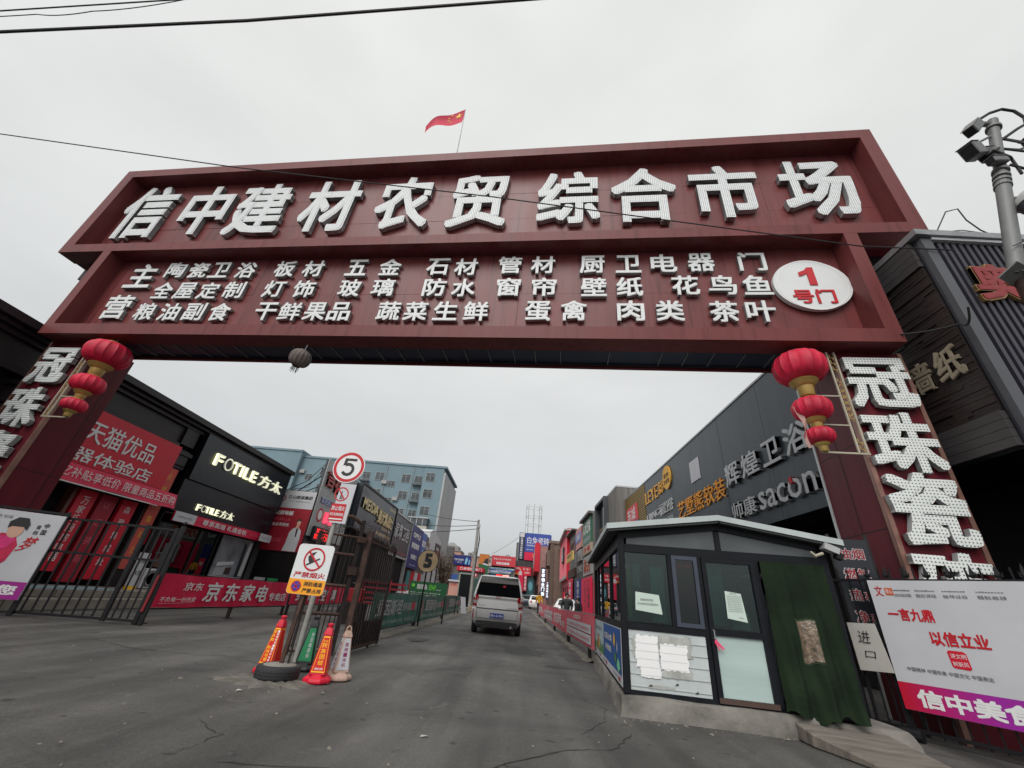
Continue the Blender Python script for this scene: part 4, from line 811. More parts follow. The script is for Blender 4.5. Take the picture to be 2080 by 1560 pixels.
# ================================================================ GUARD BOOTH
booth = thing('guard_booth', 'small black framed guard booth with grey gabled roof in front of the right pillar', 'booth', (1.44, 6.19, 0), TH)
bf = mat('booth_frame', (0.006, 0.007, 0.010), 0.5, 0.0, spec=0.22, var=0.25, vscale=5)
BW, BD, PZ = 2.76, 5.05, 0.215
plinth = thing('concrete_plinth', 'rough stained concrete plinth carrying the guard booth', 'plinth', (1.44, 6.19, 0), TH)
rn = random.Random(3)
def rough_box(x0, x1, y0, y1, z0, z1, seed, amp=0.02, seg=0.22, taper=0.04):
    """kerb-like block with a chipped, wavy top edge and battered sides"""
    r = random.Random(seed); mb = MB(); per = []
    def side(ax, ay, bx, by):
        n = max(2, int(math.hypot(bx-ax, by-ay)/seg))
        for i in range(n): per.append((ax+(bx-ax)*i/n, ay+(by-ay)*i/n))
    side(x0, y0, x1, y0); side(x1, y0, x1, y1); side(x1, y1, x0, y1); side(x0, y1, x0, y0)
    n = len(per); cx, cy = (x0+x1)/2, (y0+y1)/2
    levels = [(1.0, z0, taper), (0, z0+(z1-z0)*0.45, taper*0.55), (0, z1-0.035, 0.012), (0, z1, -0.028)]
    for _, z, off in levels:
        for (px, py) in per:
            ox = (1 if px > cx else -1)*(off+r.uniform(-amp, amp)) if abs(px-x0) < .01 or abs(px-x1) < .01 else r.uniform(-amp, amp)
            oy = (1 if py > cy else -1)*(off+r.uniform(-amp, amp)) if abs(py-y0) < .01 or abs(py-y1) < .01 else 0
            mb.v.append((px+ox, py+oy, z+(r.uniform(-amp, amp)*0.45 if z > z0 else 0)))
    for l in range(3):
        for i in range(n): a = l*n+i; c = l*n+(i+1) % n; mb.f.append((a, c, c+n, a+n))
    mb.f.append(tuple(3*n+i for i in range(n))); return mb
rough_box(-0.02, 2.35, -0.06, 5.3, -0.02, 0.213, 5, 0.022).build('block', concrete_d, plinth, smooth=True)
rough_box(2.33, 3.15, -0.02, 4.0, -0.02, 0.185, 6, 0.02).build('block', concrete_d, plinth, smooth=True)
# frame members
fr = MB()
def post(x, y, z0, z1, w=0.085, name='post'): return MB().box(x, x+w, y, y+w, z0, z1).build(name, bf, booth, bevel=0.006)
for x in (0.0, BW-0.085):
    for y in (0.0, BD-0.085): post(x, y, PZ, 2.10)
MB().box(0.086, BW-0.086, 0.004, 0.08, PZ, PZ+0.045).build('sill_rail', bf, booth); MB().box(0.086, BW-0.086, 0.004, 0.08, 1.86, 1.965).build('head_rail', bf, booth)
MB().box(0.086, BW-0.086, BD-0.08, BD-0.004, PZ, 0.9).build('rear_panel', bf, booth); MB().box(0.086, BW-0.086, BD-0.08, BD-0.004, 1.86, 2.08).build('head_rail', bf, booth)
for x in (0.004, BW-0.08): 
    MB().box(x, x+0.076, 0.086, BD-0.086, PZ, PZ+0.04).build('sill_rail', bf, booth); MB().box(x, x+0.076, 0.086, BD-0.086, 0.90, 0.985).build('mid_rail', bf, booth); MB().box(x, x+0.076, 0.086, BD-0.086, 1.93, 2.09).build('head_rail', bf, booth)
for y in (1.38, 3.1, 4.0): MB().box(0.006, 0.07, y, y+0.07, 0.986, 1.929).build('mullion', bf, booth); MB().box(BW-0.07, BW-0.006, y, y+0.07, 0.986, 1.929).build('mullion', bf, booth)
# front: left bay window, sliding sash, door leaf
MB().box(0.086, 1.06, 0.006, 0.078, 0.91, 0.985).build('mid_rail', bf, booth)
MB().box(0.665, 0.715, 0.008, 0.076, 0.986, 1.859).build('mullion', bf, booth)
lb = MB().box(0.090, 1.055, 0.020, 0.045, 0.262, 0.905).build('lower_panel', mat('pale_grey_corrugated', (0.46, 0.50, 0.50), 0.5, var=0.12, vscale=3), booth)
for i in range(5): MB().box(0.092, 1.053, 0.012, 0.0195, 0.30+i*0.125, 0.305+i*0.125).build('panel_ridge', side_grey, lb)
def torn(x0, x1, z0, z1, seed, y, m, n=22, a=0.035):
    r = random.Random(seed); pts = []
    for (ax, az, bx, bz) in ((x0, z0, x1, z0), (x1, z0, x1, z1), (x1, z1, x0, z1), (x0, z1, x0, z0)):
        for k in range(n//4+2): t = k/(n//4+2); pts.append((ax+(bx-ax)*t+r.uniform(-a, a), az+(bz-az)*t+r.uniform(-a, a)))
    return poly(pts, y, m, 'torn_paper', lb)
glue = mat('glue_residue', (0.36, 0.37, 0.345), 0.8, var=0.25, vscale=8)
torn(0.46, 0.86, 0.66, 0.875, 31, 0.0105, glue, 30, 0.022); torn(0.14, 0.46, 0.62, 0.84, 37, 0.0107, glue, 24, 0.02); torn(0.50, 0.84, 0.42, 0.52, 33, 0.0112, glue, 20, 0.014); torn(0.30, 0.62, 0.30, 0.335, 38, 0.0109, glue, 20, 0.006)
paperw = mat('white_paper', (0.78, 0.78, 0.78), 0.8, var=0.04)
torn(0.17, 0.455, 0.50, 0.855, 32, 0.0095, paperw, 60, .010); torn(0.47, 0.81, 0.50, 0.78, 34, 0.0090, paperw, 60, .011); torn(0.22, 0.47, 0.40, 0.52, 36, 0.0088, paperw, 50, .009)
for i in range(5): MB().box(0.18, 0.80, 0.0072, 0.0078, 0.425+i*0.085, 0.4275+i*0.085).build('paper_crease', mat('crease_grey', (0.42, 0.43, 0.43), .8), lb)
for x, z in ((0.3, 0.31), (0.85, 0.29), (0.62, 0.35)): poly([(x, z), (x+0.05, z+0.01), (x+0.04, z+0.028), (x+0.02, z+0.018)], 0.008, black_i, 'scuff', lb)
MB().box(0.09, 0.664, 0.040, 0.046, 0.988, 1.857).build('glass_pane', glass_b, booth)
sash = MB().frame(0.718, 1.06, 0.99, 1.857, 0.05, -0.006, 0.05).build('window_sash', mat('blue_grey_sash', (0.05, 0.06, 0.085), 0.4, 0.3, var=0.15), booth)
MB().box(0.77, 1.01, 0.02, 0.026, 1.042, 1.805).build('glass_pane', glass_d, sash)
MB().box(1.062, 1.112, 0.004, 0.078, PZ+0.045, 1.859).build('door_jamb', bf, booth); MB().box(1.80, 1.86, 0.004, 0.078, PZ, 1.859).build('door_jamb', bf, booth)
door = MB().frame(1.115, 1.797, 0.235, 1.855, 0.055, -0.028, 0.035)
door.box(1.17, 1.742, -0.027, 0.034, 0.935, 1.01); door = door.build('door', bf, booth)
MB().box(1.171, 1.741, 0.0, 0.006, 1.011, 1.799).build('glass_pane', glass_b, door); MB().box(1.171, 1.741, 0.0, 0.010, 0.291, 0.934).build('frosted_pane', frost, door)
MB().box(1.118, 1.794, -0.034, -0.0285, 0.236, 0.29).build('kick_plate', mat('brown_wood_kick', (0.07, 0.04, 0.03), .6, var=.3), door)
MB().tube([(1.148, -0.03, 0.90), (1.148, -0.07, 0.90), (1.148, -0.07, 0.99), (1.148, -0.03, 0.99)], 0.008, 6).build('handle', steel, door)
MB().add([(1.15, -0.06, 0.91), (1.17, -0.065, 0.88), (1.25, -0.06, 0.80), (1.235, -0.06, 0.785), (1.16, -0.06, 0.84), (1.20, -0.06, 0.78), (1.185, -0.06, 0.775), (1.14, -0.06, 0.86)], [(0,1,2,3,4,7), (4,5,6,7)]).build('pink_ribbon', mat('pink_ribbon', C(220, 70, 110), .6), door)
# transom glazing under the gable
tg = mat('grey_transom', (0.075, 0.085, 0.09), 0.3, var=0.25, vscale=1.5)
def gable_z(x): return 2.13+(0.20*(x/1.38) if x < 1.38 else 0.20*((BW-x)/1.38))
for x0, x1 in ((0.12, 1.34), (1.42, BW-0.1)):
    MB().add([(x0, 0.03, 1.97), (x1, 0.03, 1.97), (x1, 0.03, gable_z(x1)-0.09), (x0, 0.03, gable_z(x0)-0.09), (x0, 0.05, 1.97), (x1, 0.05, 1.97), (x1, 0.05, gable_z(x1)-0.09), (x0, 0.05, gable_z(x0)-0.09)],
             [(0,1,2,3), (7,6,5,4), (0,4,5,1), (1,5,6,2), (2,6,7,3), (3,7,4,0)]).build('transom_panel', tg, booth)
MB().box(1.345, 1.415, 0.012, 0.078, 1.966, 2.22).build('king_post', bf, booth)
for s in (0, 1):
    x0, x1 = (0.0, 1.38) if s == 0 else (1.38, BW)
    MB().beam((x0, 0.04, gable_z(x0)-0.055), (x1, 0.04, gable_z(x1)-0.055), 0.09, 0.08).build('gable_rail', bf, booth)
    MB().beam((x0, BD-0.04, gable_z(x0)-0.055), (x1, BD-0.04, gable_z(x1)-0.055), 0.08, 0.08).build('gable_rail', bf, booth)
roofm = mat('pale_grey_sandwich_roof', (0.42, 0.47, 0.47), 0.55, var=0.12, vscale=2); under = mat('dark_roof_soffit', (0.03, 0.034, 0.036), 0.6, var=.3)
for s in (0, 1):
    xa, za, xb, zb = (-0.17, 2.135, 1.38, 2.345) if s == 0 else (1.38, 2.345, BW+0.17, 2.12)
    MB().add([(xa, -0.16, za), (xb, -0.16, zb), (xb, BD+0.2, zb), (xa, BD+0.2, za), (xa, -0.16, za+0.075), (xb, -0.16, zb+0.075), (xb, BD+0.2, zb+0.075), (xa, BD+0.2, za+0.075)],
             [(3,2,1,0), (4,5,6,7), (0,1,5,4), (1,2,6,5), (2,3,7,6), (3,0,4,7)]).build('roof_panel', roofm, booth)
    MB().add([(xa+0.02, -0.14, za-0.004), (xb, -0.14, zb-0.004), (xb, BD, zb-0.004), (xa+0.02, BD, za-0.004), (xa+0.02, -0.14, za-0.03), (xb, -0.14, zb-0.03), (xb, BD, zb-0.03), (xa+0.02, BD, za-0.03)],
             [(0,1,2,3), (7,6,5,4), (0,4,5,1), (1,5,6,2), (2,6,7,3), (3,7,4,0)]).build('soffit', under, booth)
# left side: glass and printed panel
for y0, y1 in ((0.088, 1.378), (1.452, 3.098), (3.172, 3.998), (4.072, BD-0.088)): MB().box(0.036, 0.042, y0, y1, 0.987, 1.928).build('glass_pane', glass_s, booth)
for y0, y1 in ((0.088, 1.378), (1.452, 3.098), (3.172, BD-0.088)): MB().box(BW-0.042, BW-0.036, y0, y1, 0.987, 1.928).build('glass_pane', glass_d, booth)
MB().box(BW-0.05, BW-0.02, 0.088, BD-0.088, PZ+0.042, 0.899).build('side_panel', bf, booth)
sp = thing('side_poster', 'poster print of green city and blue half on the booth side below the windows', 'poster', (1.44, 6.19, 0), TH)
# a frame whose x runs toward the viewer along the booth side: x'=-y
for k in ('category', 'label'): del sp[k]
sp.name = 'printed_panel'; sp.parent = booth; sp.location = (0.0, 0, 0); sp.rotation_euler = (0, 0, -HP)   # child of the booth
D0, D1 = -(BD-0.09), -0.09
MB().box(D0, D1, -0.004, 0.03, 0.26, 0.898).build('board', whiteb, sp)
rect(D0+0.02, -2.65, 0.37, 0.89, -0.008, mat('pale_sky_print', (0.36, 0.46, 0.50), .5, var=.2), 'print', sp)
rect(-2.64, D1-0.02, 0.37, 0.89, -0.008, mat('deep_blue_print', C(14, 78, 150), .45, var=.12, vscale=.8), 'print', sp)
gsp = mat('green_print', C(70, 120, 60), .5, var=.35, vscale=3)
rn = random.Random(8); pts = [(D0+0.02, 0.37)]+[(-2.66, 0.37)]+[(-2.66-i*0.115, 0.46+rn.random()*0.12) for i in range(20)]; poly(pts[:2]+pts[2:], -0.012, gsp, 'print', sp)
for x, h, m in ((-4.0, .2, redb), (-3.85, .25, orange), (-3.7, .17, orange), (-3.5, .13, whiteb)): rect(x, x+0.1, 0.42, 0.42+h, -0.015, m, 'print', sp)
text(sp, '讲文明 树新风', -4.6, -3.0, 0.72, 0.80, -0.013, grey_i, bold=0.0); text(sp, '文明城市', -4.3, -3.5, 0.60, 0.66, -0.013, grey_i, bold=0.0)
text(sp, '垃圾分类', -2.4, -1.2, 0.67, 0.77, -0.013, white_i, bold=0.02); text(sp, '从我做起', -2.3, -1.3, 0.52, 0.61, -0.013, white_i, bold=0.02)
for x, z, w, h, m in ((-0.95, .70, .22, .12, yellow_i), (-0.55, .64, .12, .10, whiteb), (-0.9, .50, .3, .09, gsp), (-0.6, .44, .4, .1, mat('mint_print', C(120, 200, 150), .5))): poly([(x, z), (x+w*.5, z-h*.6), (x+w, z), (x+w*.9, z+h*.6), (x+w*.4, z+h)], -0.014, m, 'print', sp)
for x in (-4.7, -3.6, -2.3, -0.5): text(sp, '创建', x, x+0.22, 0.285, 0.345, -0.01, red_i, bold=0.02); text(sp, '共建文明城市', x-0.6, x-0.08, 0.295, 0.335, -0.01, grey_i, bold=0) if x > -4 else None
# interior bits seen through the glass
MB().box(0.1, BW-0.1, 0.1, BD-0.1, PZ-0.01, PZ+0.01).build('floor', dark_int, booth)
MB().box(0.12, 0.75, 0.5, 1.6, 0.86, 0.90).build('desk', mat('desk_wood', (0.20, 0.13, 0.08), .5), booth)
ct = mat('teal_curtain', (0.12, 0.24, 0.21), 0.8, var=.2)
MB().grid(lambda u, v: (1.02+0.34*u, 2.2+0.05*math.sin(u*30), 1.9-1.2*v), 40, 2).build('teal_curtain', ct, booth, smooth=True, fix=False)
MB().box(0.1, BW-0.1, BD-0.14, BD-0.1, 0.9, 1.9).build('added_partition', mat('grey_partition', (0.36, 0.35, 0.32), .7, var=.3), booth)  # pale partition added to brighten the view through the booth glass
MB().box(0.2, 0.62, 1.9, 2.0, 0.9, 1.75).build('yellow_cabinet', mat('ochre_cabinet', (0.35, 0.30, 0.10), .6, var=.2), booth); MB().box(2.0, 2.5, 0.7, 1.2, 0.25, 1.5).build('locker', mat('grey_locker', (0.22, 0.24, 0.25), .5, var=.2), booth)
MB().box(1.2, 1.9, 2.4, 2.45, 0.3, 1.8).build('inner_cabinet', mat('grey_cabinet', (0.16, 0.19, 0.20), .5, var=.2), booth)
ln = MB().box(0.80, 1.02, 0.10, 0.12, 1.70, 1.78).build('red_led_strip', black_b, booth); text(ln, '大车', 0.81, 1.01, 1.705, 1.775, 0.098, led_red, bold=0.03)
MB().box(0.15, 0.55, 0.6, 0.95, 0.901, 1.2).build('monitor', black_b, booth)
for x0_, x1_, z0_, z1_, m_ in ((0.12, 0.17, 1.05, 1.72, mat('yellow_tape_strip', (0.42, 0.38, 0.10), .6)), (0.44, 0.62, 1.02, 1.70, ct), (0.20, 0.30, 1.42, 1.72, mat('dim_sheet', (0.26, 0.27, 0.25), .7))):  # curtain pieces and strips added close to the glass to catch daylight
    MB().grid(lambda u, v, a=x0_, b_=x1_, c_=z0_, d_=z1_: (a+(b_-a)*u, 0.13+0.015*math.sin(u*22), c_+(d_-c_)*v), 14, 2).build('added_cloth', m_, booth, smooth=True, fix=False)
MB().grid(lambda u, v: (1.20+0.24*u, 0.20+0.02*math.sin(u*26), 1.05+0.72*v), 18, 2).build('added_cloth', ct, booth, smooth=True, fix=False)  # cloth added behind the door glass to catch daylight
MB().box(1.50, 1.72, 0.24, 0.30, 1.02, 1.22).build('added_carton', mat('pale_carton', (0.34, 0.33, 0.28), .7), booth); MB().box(0.78, 0.84, 0.16, 0.18, 1.05, 1.62).build('reflection_bar', mat('dim_sheet', (0.26, 0.27, 0.25), .7), booth)  # carton added to catch daylight; pale upright stands in for a reflected strip
# taped notices
def notice(x0, x1, z0, z1, y, lines, parent, lbl, cat='notice', sk=0.0):
    t = thing('paper_notice', lbl, cat, (1.44, 6.19, 0), TH)
    MB().add([(x0, y, z0+0.02), (x1+0.02, y, z0-0.01), (x1-0.01, y, z1-0.02), (x0+0.01, y, z1)], [(0,1,2,3)]).build('sheet', mat('pale_green_paper', (0.50, 0.60, 0.54), .7, var=.04), t, fix=False)
    for s, a, b_, c, d in lines: text(t, s, a, b_, c, d, y-0.003, grey_i, bold=0.0)
    return t
notice(0.20, 0.53, 1.12, 1.36, 0.034, [('根据消防规定', 0.27, 0.44, 1.255, 1.285), ('车在墙侧消防通道停车', 0.23, 0.50, 1.205, 1.235)], booth, 'pale paper notice with two lines taped inside the left booth window')
notice(1.36, 1.58, 1.12, 1.46, -0.006, [('通 知', 1.43, 1.51, 1.425, 1.445)]+[('请各位商户注意消防安全禁止停车', 1.385, 1.565, 1.395-i*0.022, 1.408-i*0.022) for i in range(9)]+[('市场办', 1.50, 1.56, 1.15, 1.165)], booth, 'pale green printed notice full of text taped to the booth door glass')
# security camera on the eave
sc = thing('security_camera', 'small white bullet camera on the right eave of the guard booth', 'camera', (0, 0, 0))
sc.location = booth.location+Matrix.Rotation(TH, 3, 'Z') @ Vector((2.78, -0.12, 1.99)); sc.rotation_euler = (0, 0, TH)
MB().box(-0.14, 0.04, -0.06, 0.06, 0.03, 0.11).build('housing', slat_l, sc, rot=(0, R_(22), 0)); MB().box(0.02, 0.10, -0.045, 0.045, -0.02, 0.06).build('lens_hood', black_m, sc, rot=(0, R_(22), 0)); MB().tube([(-0.12, 0, 0.02), (-0.22, 0, -0.02), (-0.24, 0.05, 0.03)], 0.02, 8).build('arm', cream, sc, smooth=True)
# quilted army-green door curtain
qc = thing('door_curtain', 'heavy dark green quilted door curtain hanging over the booth entrance', 'curtain', (1.44, 6.19, 0), TH)
def cur(u, v):
    x = 1.865+u*0.80+(v**2)*(u-0.45)*0.03; fold = 0.034*math.sin(u*15+v*2.6)*(0.35+v)+0.016*math.sin(u*37-v*5)*(0.2+v)+0.010*math.sin(v*19+u*4)*(0.3+v)+0.0035*abs(math.sin(v*60+u*2))
    return (x, -0.045-0.05*v-0.03*(1-abs(u-.5)*2)*v+fold, 1.865-v*(1.66-0.035*math.sin(u*9+1)-0.02*math.sin(u*27)))
MB().grid(cur, 60, 60).build('cloth', mat('army_green_canvas', (0.012, 0.023, 0.011), 0.95, var=0.3, vscale=2.2, bump=0.35, bscale=9, spec=.15), qc, smooth=True, fix=False)
def curw(u, v): p = cur(0.36+u*0.26, 0.40+v*0.26); return (p[0], p[1]-0.012, p[2])
MB().grid(curw, 10, 10).build('clear_window', mat('yellowed_plastic', (0.15, 0.11, 0.075), 0.22, var=0.6, vscale=14, bump=0.6, bscale=30, spec=.8), qc, smooth=True, fix=False)
def tape(u, v): p = cur(0.345+u*0.29, 0.388+v*0.285); return (p[0], p[1]-0.006, p[2])
MB().grid(tape, 10, 10).build('window_hem', mat('hem_green', (0.02, 0.036, 0.018), .9, bump=.3), qc, smooth=True, fix=False)
# worn board / ramp slab by the booth door
rs = thing('ramp_slab', 'weathered grey timber ramp board lying against the plinth at the booth entrance', 'ramp', (3.32, 5.95, 0), TH+0.05)
rampm = mat('weathered_board', (0.155, 0.135, 0.115), 0.9, var=0.4, vscale=2.2, stretch=(0.7, 5, 1), bump=0.6, bscale=18)
MB().add([(0, 0.06, 0.17), (0.97, 0.12, 0.15), (1.02, -1.1, 0.035), (0.28, -1.15, 0.03), (0, -0.34, 0.12), (0, 0.06, 0.0), (0.97, 0.12, 0.0), (1.02, -1.1, 0.0), (0.28, -1.15, 0.0), (0, -0.34, 0.0)],
         [(4,3,2,1,0), (0,5,9,4), (4,9,8,3), (3,8,7,2), (2,7,6,1), (1,6,5,0), (5,6,7,8,9)]).build('board', rampm, rs, bevel=0.012)

# ================================================================ RIGHT FENCE WITH POSTER
fa = math.atan2(-0.85186, 0.52377)
rf = thing('iron_fence', 'black iron fence with spear tops behind the white and purple poster at right', 'fence', (5.11, 6.5, 0), fa)
for x in (-0.52, -0.06, 2.6): MB().box(x, x+0.06, 0.03, 0.09, 0, 1.83).build('post', black_m, rf)
for z in (0.09, 1.79): MB().box(-0.46, 3.2, 0.035, 0.075, z, z+0.035).build('rail', black_m, rf)
bm_ = MB().box(-0.008, 0.008, 0.045, 0.061, 0.0, 1.9).mesh('bar', black_m)
for i in range(28): put(bm_, 'bar', rf, (-0.38+i*0.13, 0, 0.06))
spm = MB().lathe([(0.006, 0), (0.030, 0.03), (0.024, 0.06), (0.002, 0.16)], k=6); 
for a in (-1, 1): spm.tube([(0, 0, 0.0), (a*0.035, 0, 0.02), (a*0.045, 0, 0.075)], [0.012, 0.010, 0.002], 5)
spm = spm.mesh('spear_top', black_m)
for i in range(11): put(spm, 'spear_top', rf, (0.0+i*0.22, 0.052, 1.84))
MB().tube([(-0.15, -0.1, 0.02), (-0.12, -0.06, 0.05), (0.1, -0.05, 0.06)], 0.07, 10).build('drain_pipe', black_m, rf)
po = thing('street_poster', 'white poster with red slogan and purple band wired to the right fence', 'poster', (5.11, 6.5, 0), fa)
MB().box(0.0, 3.1, -0.02, 0.025, 0.32, 1.80).build('board', whiteb, po)
grad = mat('red_purple_gradient', C(170, 20, 90), 0.5, var=0.0)
g_ = grad.node_tree; tc = g_.nodes.new('ShaderNodeTexCoord'); sx = g_.nodes.new('ShaderNodeSeparateXYZ'); rp = g_.nodes.new('ShaderNodeValToRGB')
rp.color_ramp.elements[0].color = (*C(190, 14, 50), 1); rp.color_ramp.elements[1].color = (*C(150, 30, 150), 1); rp.color_ramp.elements[0].position = 0.05; rp.color_ramp.elements[1].position = 0.9
g_.links.new(tc.outputs['Object'], sx.inputs[0]); g_.links.new(sx.outputs['X'], rp.inputs[0]); g_.links.new(rp.outputs[0], g_.nodes['Principled BSDF'].inputs['Base Color'])
rect(0.0, 3.1, 0.322, 0.61, -0.024, grad, 'colour_band', po)
text(po, '信中美食街', 0.16, 1.42, 0.37, 0.56, -0.028, white_i, bold=0.035)
text(po, '一言九鼎', 0.13, 0.60, 1.31, 1.46, -0.026, red_i, bold=0.03); text(po, '以信立业', 0.49, 1.02, 1.06, 1.22, -0.026, red_i, bold=0.03)
sl = poly([(0.62, 0.84), (0.76, 0.83), (0.78, 0.85), (0.775, 1.0), (0.75, 1.02), (0.62, 1.02), (0.605, 1.0), (0.61, 0.86)], -0.0245, redb, 'seal', po)
text(po, '讲文明', 0.625, 0.765, 0.94, 0.99, -0.028, white_i, bold=0.0); text(po, '树新风', 0.625, 0.765, 0.86, 0.91, -0.028, white_i, bold=0.0)
text(po, '中国精神 中国形象 中国文化 中国表达', 0.15, 0.93, 0.745, 0.79, -0.026, grey_i, bold=0.01)
text(po, '文', 0.06, 0.15, 1.60, 1.73, -0.026, red_i, bold=0.01); rect(0.175, 0.265, 1.615, 1.705, -0.0245, mat('ochre_seal', C(190, 90, 50), .6), 'seal', po); text(po, '核心', 0.185, 0.255, 1.635, 1.69, -0.028, white_i, bold=0)
for s, x0, x1 in (('社会主义核心价值观', 0.27, 0.45), ('富强 民主 文明 和谐', 0.50, 0.70), ('自由 平等 公正 法治', 0.77, 0.99), ('爱国 敬业 诚信 友善', 1.08, 1.32)):
    text(po, s, x0, x1, 1.60, 1.64, -0.026, grey_i, bold=0.005)
    r = random.Random(len(s)+int(x0*90)); b = MB()
    for i in range(9):
        xx = x0+(x1-x0)*i/9; b.add([(xx, 0, 1.675), (xx+0.02, 0, 1.672), (xx+0.02, 0, 1.678+r.random()*.012), (xx, 0, 1.681)], [(0,1,2,3)])
    b.build('lettering', grey_i, po, loc=(0, -0.026, 0), fix=False)
en = thing('entrance_paper', 'grubby white card with handwritten entrance characters beside the right poster', 'notice', (5.11, 6.5, 0), fa)
MB().add([(-0.385, -0.03, 0.67), (0.0, -0.035, 0.69), (-0.06, -0.03, 1.25), (-0.40, -0.025, 1.24), (-0.385, -0.022, 0.67), (0.0, -0.027, 0.69), (-0.06, -0.022, 1.25), (-0.40, -0.017, 1.24)], [(0,1,2,3), (7,6,5,4), (0,4,5,1), (1,5,6,2), (2,6,7,3), (3,7,4,0)]).build('card', mat('grubby_card', (0.46, 0.44, 0.41), .8, var=.12), en)
text(en, '进', -0.30, -0.16, 1.00, 1.15, -0.04, black_i, bold=0.0, shear=0.1); text(en, '口', -0.27, -0.15, 0.83, 0.91, -0.04, black_i, bold=0.0, shear=0.15)
MB().add([(-0.47, 0.0, 0.06), (-0.06, 0.0, 0.06), (-0.06, 0.0, 1.78), (-0.47, 0.0, 1.78), (-0.47, 0.02, 0.06), (-0.06, 0.02, 0.06), (-0.06, 0.02, 1.78), (-0.47, 0.02, 1.78)], [(0,1,2,3), (7,6,5,4), (0,4,5,1), (1,5,6,2), (2,6,7,3), (3,7,4,0)]) if False else None

# ================================================================ LEFT IRON GATE AND POSTER
la = math.atan2(0.47386, 0.88060)
lf = thing('iron_fence', 'black iron fence carrying the left white poster beside the pedestrian gate', 'fence', (-9.5, 9.27, 0), la)
for x in (-3.2, -0.56): MB().box(x, x+0.07, 0.03, 0.10, 0, 2.0).build('post', black_m, lf)
for z in (0.05, 1.93): MB().box(-3.3, -0.49, 0.035, 0.085, z, z+0.04).build('rail', black_m, lf)
for i in range(19): put(bm_, 'bar', lf, (-3.05+i*0.13, 0, 0.06))
lp = thing('street_poster', 'white poster with a crimson figure and purple band on the left fence', 'poster', (-9.5, 9.27, 0), la)
MB().box(-3.2, -0.50, -0.03, 0.02, 0.285, 1.90).build('board', whiteb, lp)
rect(-3.2, -0.50, 0.287, 0.60, -0.034, purple, 'colour_band', lp); text(lp, '信中市场欢迎您', -2.75, -0.60, 0.36, 0.54, -0.038, white_i, bold=0.03)
pk = mat('magenta_cloth_print', C(200, 40, 110), .5, var=.3, vscale=6); rc = mat('crimson_cloth_print', C(185, 25, 70), .5, var=.3, vscale=5)
# plain generic stand-in for the printed figurine: rounded crimson forms
poly([(-1.78, 0.78), (-1.45, 0.72), (-1.18, 0.74), (-1.02, 0.95), (-0.98, 1.25), (-1.08, 1.42), (-1.30, 1.46), (-1.52, 1.34), (-1.72, 1.12), (-1.85, 0.95)], -0.034, rc, 'print', lp)
poly([(-1.55, 1.15), (-1.30, 1.12), (-1.12, 1.2), (-1.05, 1.36), (-1.22, 1.42), (-1.45, 1.36)], -0.037, pk, 'print', lp)
disc(-1.14, 1.53, 0.15, -0.040, mat('print_skin', C(205, 160, 140), .6), 'print', lp, 24, rx=0.12); poly([(-1.28, 1.56), (-1.30, 1.68), (-1.20, 1.78), (-1.04, 1.78), (-0.97, 1.66), (-0.98, 1.54), (-1.04, 1.60), (-1.22, 1.60)], -0.043, black_i, 'print', lp)
text(lp, '中', -0.75, -0.67, 1.62, 1.72, -0.038, black_i, bold=0.03); text(lp, '国', -0.75, -0.67, 1.49, 1.59, -0.038, black_i, bold=0.02); text(lp, '我', -0.86, -0.79, 1.59, 1.67, -0.038, black_i, bold=0.02); text(lp, '的', -0.86, -0.79, 1.48, 1.56, -0.038, black_i, bold=0.02); text(lp, '梦', -0.94, -0.74, 1.14, 1.44, -0.038, red_i, bold=0.01, shear=0.35)
text(lp, '文明 和谐', -1.95, -1.45, 1.50, 1.60, -0.038, red_i, bold=0.02) ; text(lp, '公正 法治', -2.1, -1.62, 1.30, 1.38, -0.038, red_i, bold=0.02); text(lp, '价值观 富强 民主 文明 和谐', -2.2, -1.30, 1.74, 1.80, -0.038, grey_i, bold=0.0)
ga = math.atan2(0.40, 1.64)
lg = thing('iron_gate', 'black iron pedestrian gate with vertical bars standing at the left roadside', 'gate', (-9.5, 9.27, 0), ga)
for x in (-0.60, 1.02, 1.62): MB().box(x, x+0.075, -0.04, 0.035, 0.03, 1.93).build('stile', black_m, lg)
for z in (0.05, 0.19, 1.20, 1.86): MB().box(-0.525, 1.62, -0.03, 0.025, z, z+0.045).build('rail', black_m, lg) if z != 0.19 else None
bar2 = MB().box(-0.014, 0.014, -0.015, 0.012, 0.10, 1.86).mesh('bar', black_m)
for x in [-0.42+i*0.18 for i in range(8)]+[1.2, 1.34, 1.48]: put(bar2, 'bar', lg, (x, 0, 0))
MB().box(1.62, 1.70, -0.03, 0.02, 0, 0.05).build('foot', black_m, lg); MB().box(1.56, 1.84, -0.02, 0.03, 1.22, 1.60).build('lock_box', black_m, lg)
MB().box(1.72, 1.80, -0.05, 0.03, 0.0, 1.98).build('end_post', black_m, lg)
kn = MB().lathe([(0.005, 0), (0.035, 0.02), (0.045, 0.05), (0.03, 0.09), (0.005, 0.10)], k=12).build('post_knob', black_m, lg, loc=(1.76, -0.01, 1.985), smooth=True)
b = MB().tube([(1.72, -0.07, 0.25), (1.74, -0.07, 0.95)], 0.03, 8).build('red_pipe', mat('worn_red_paint', C(120, 30, 35), .6, var=.3), lg)

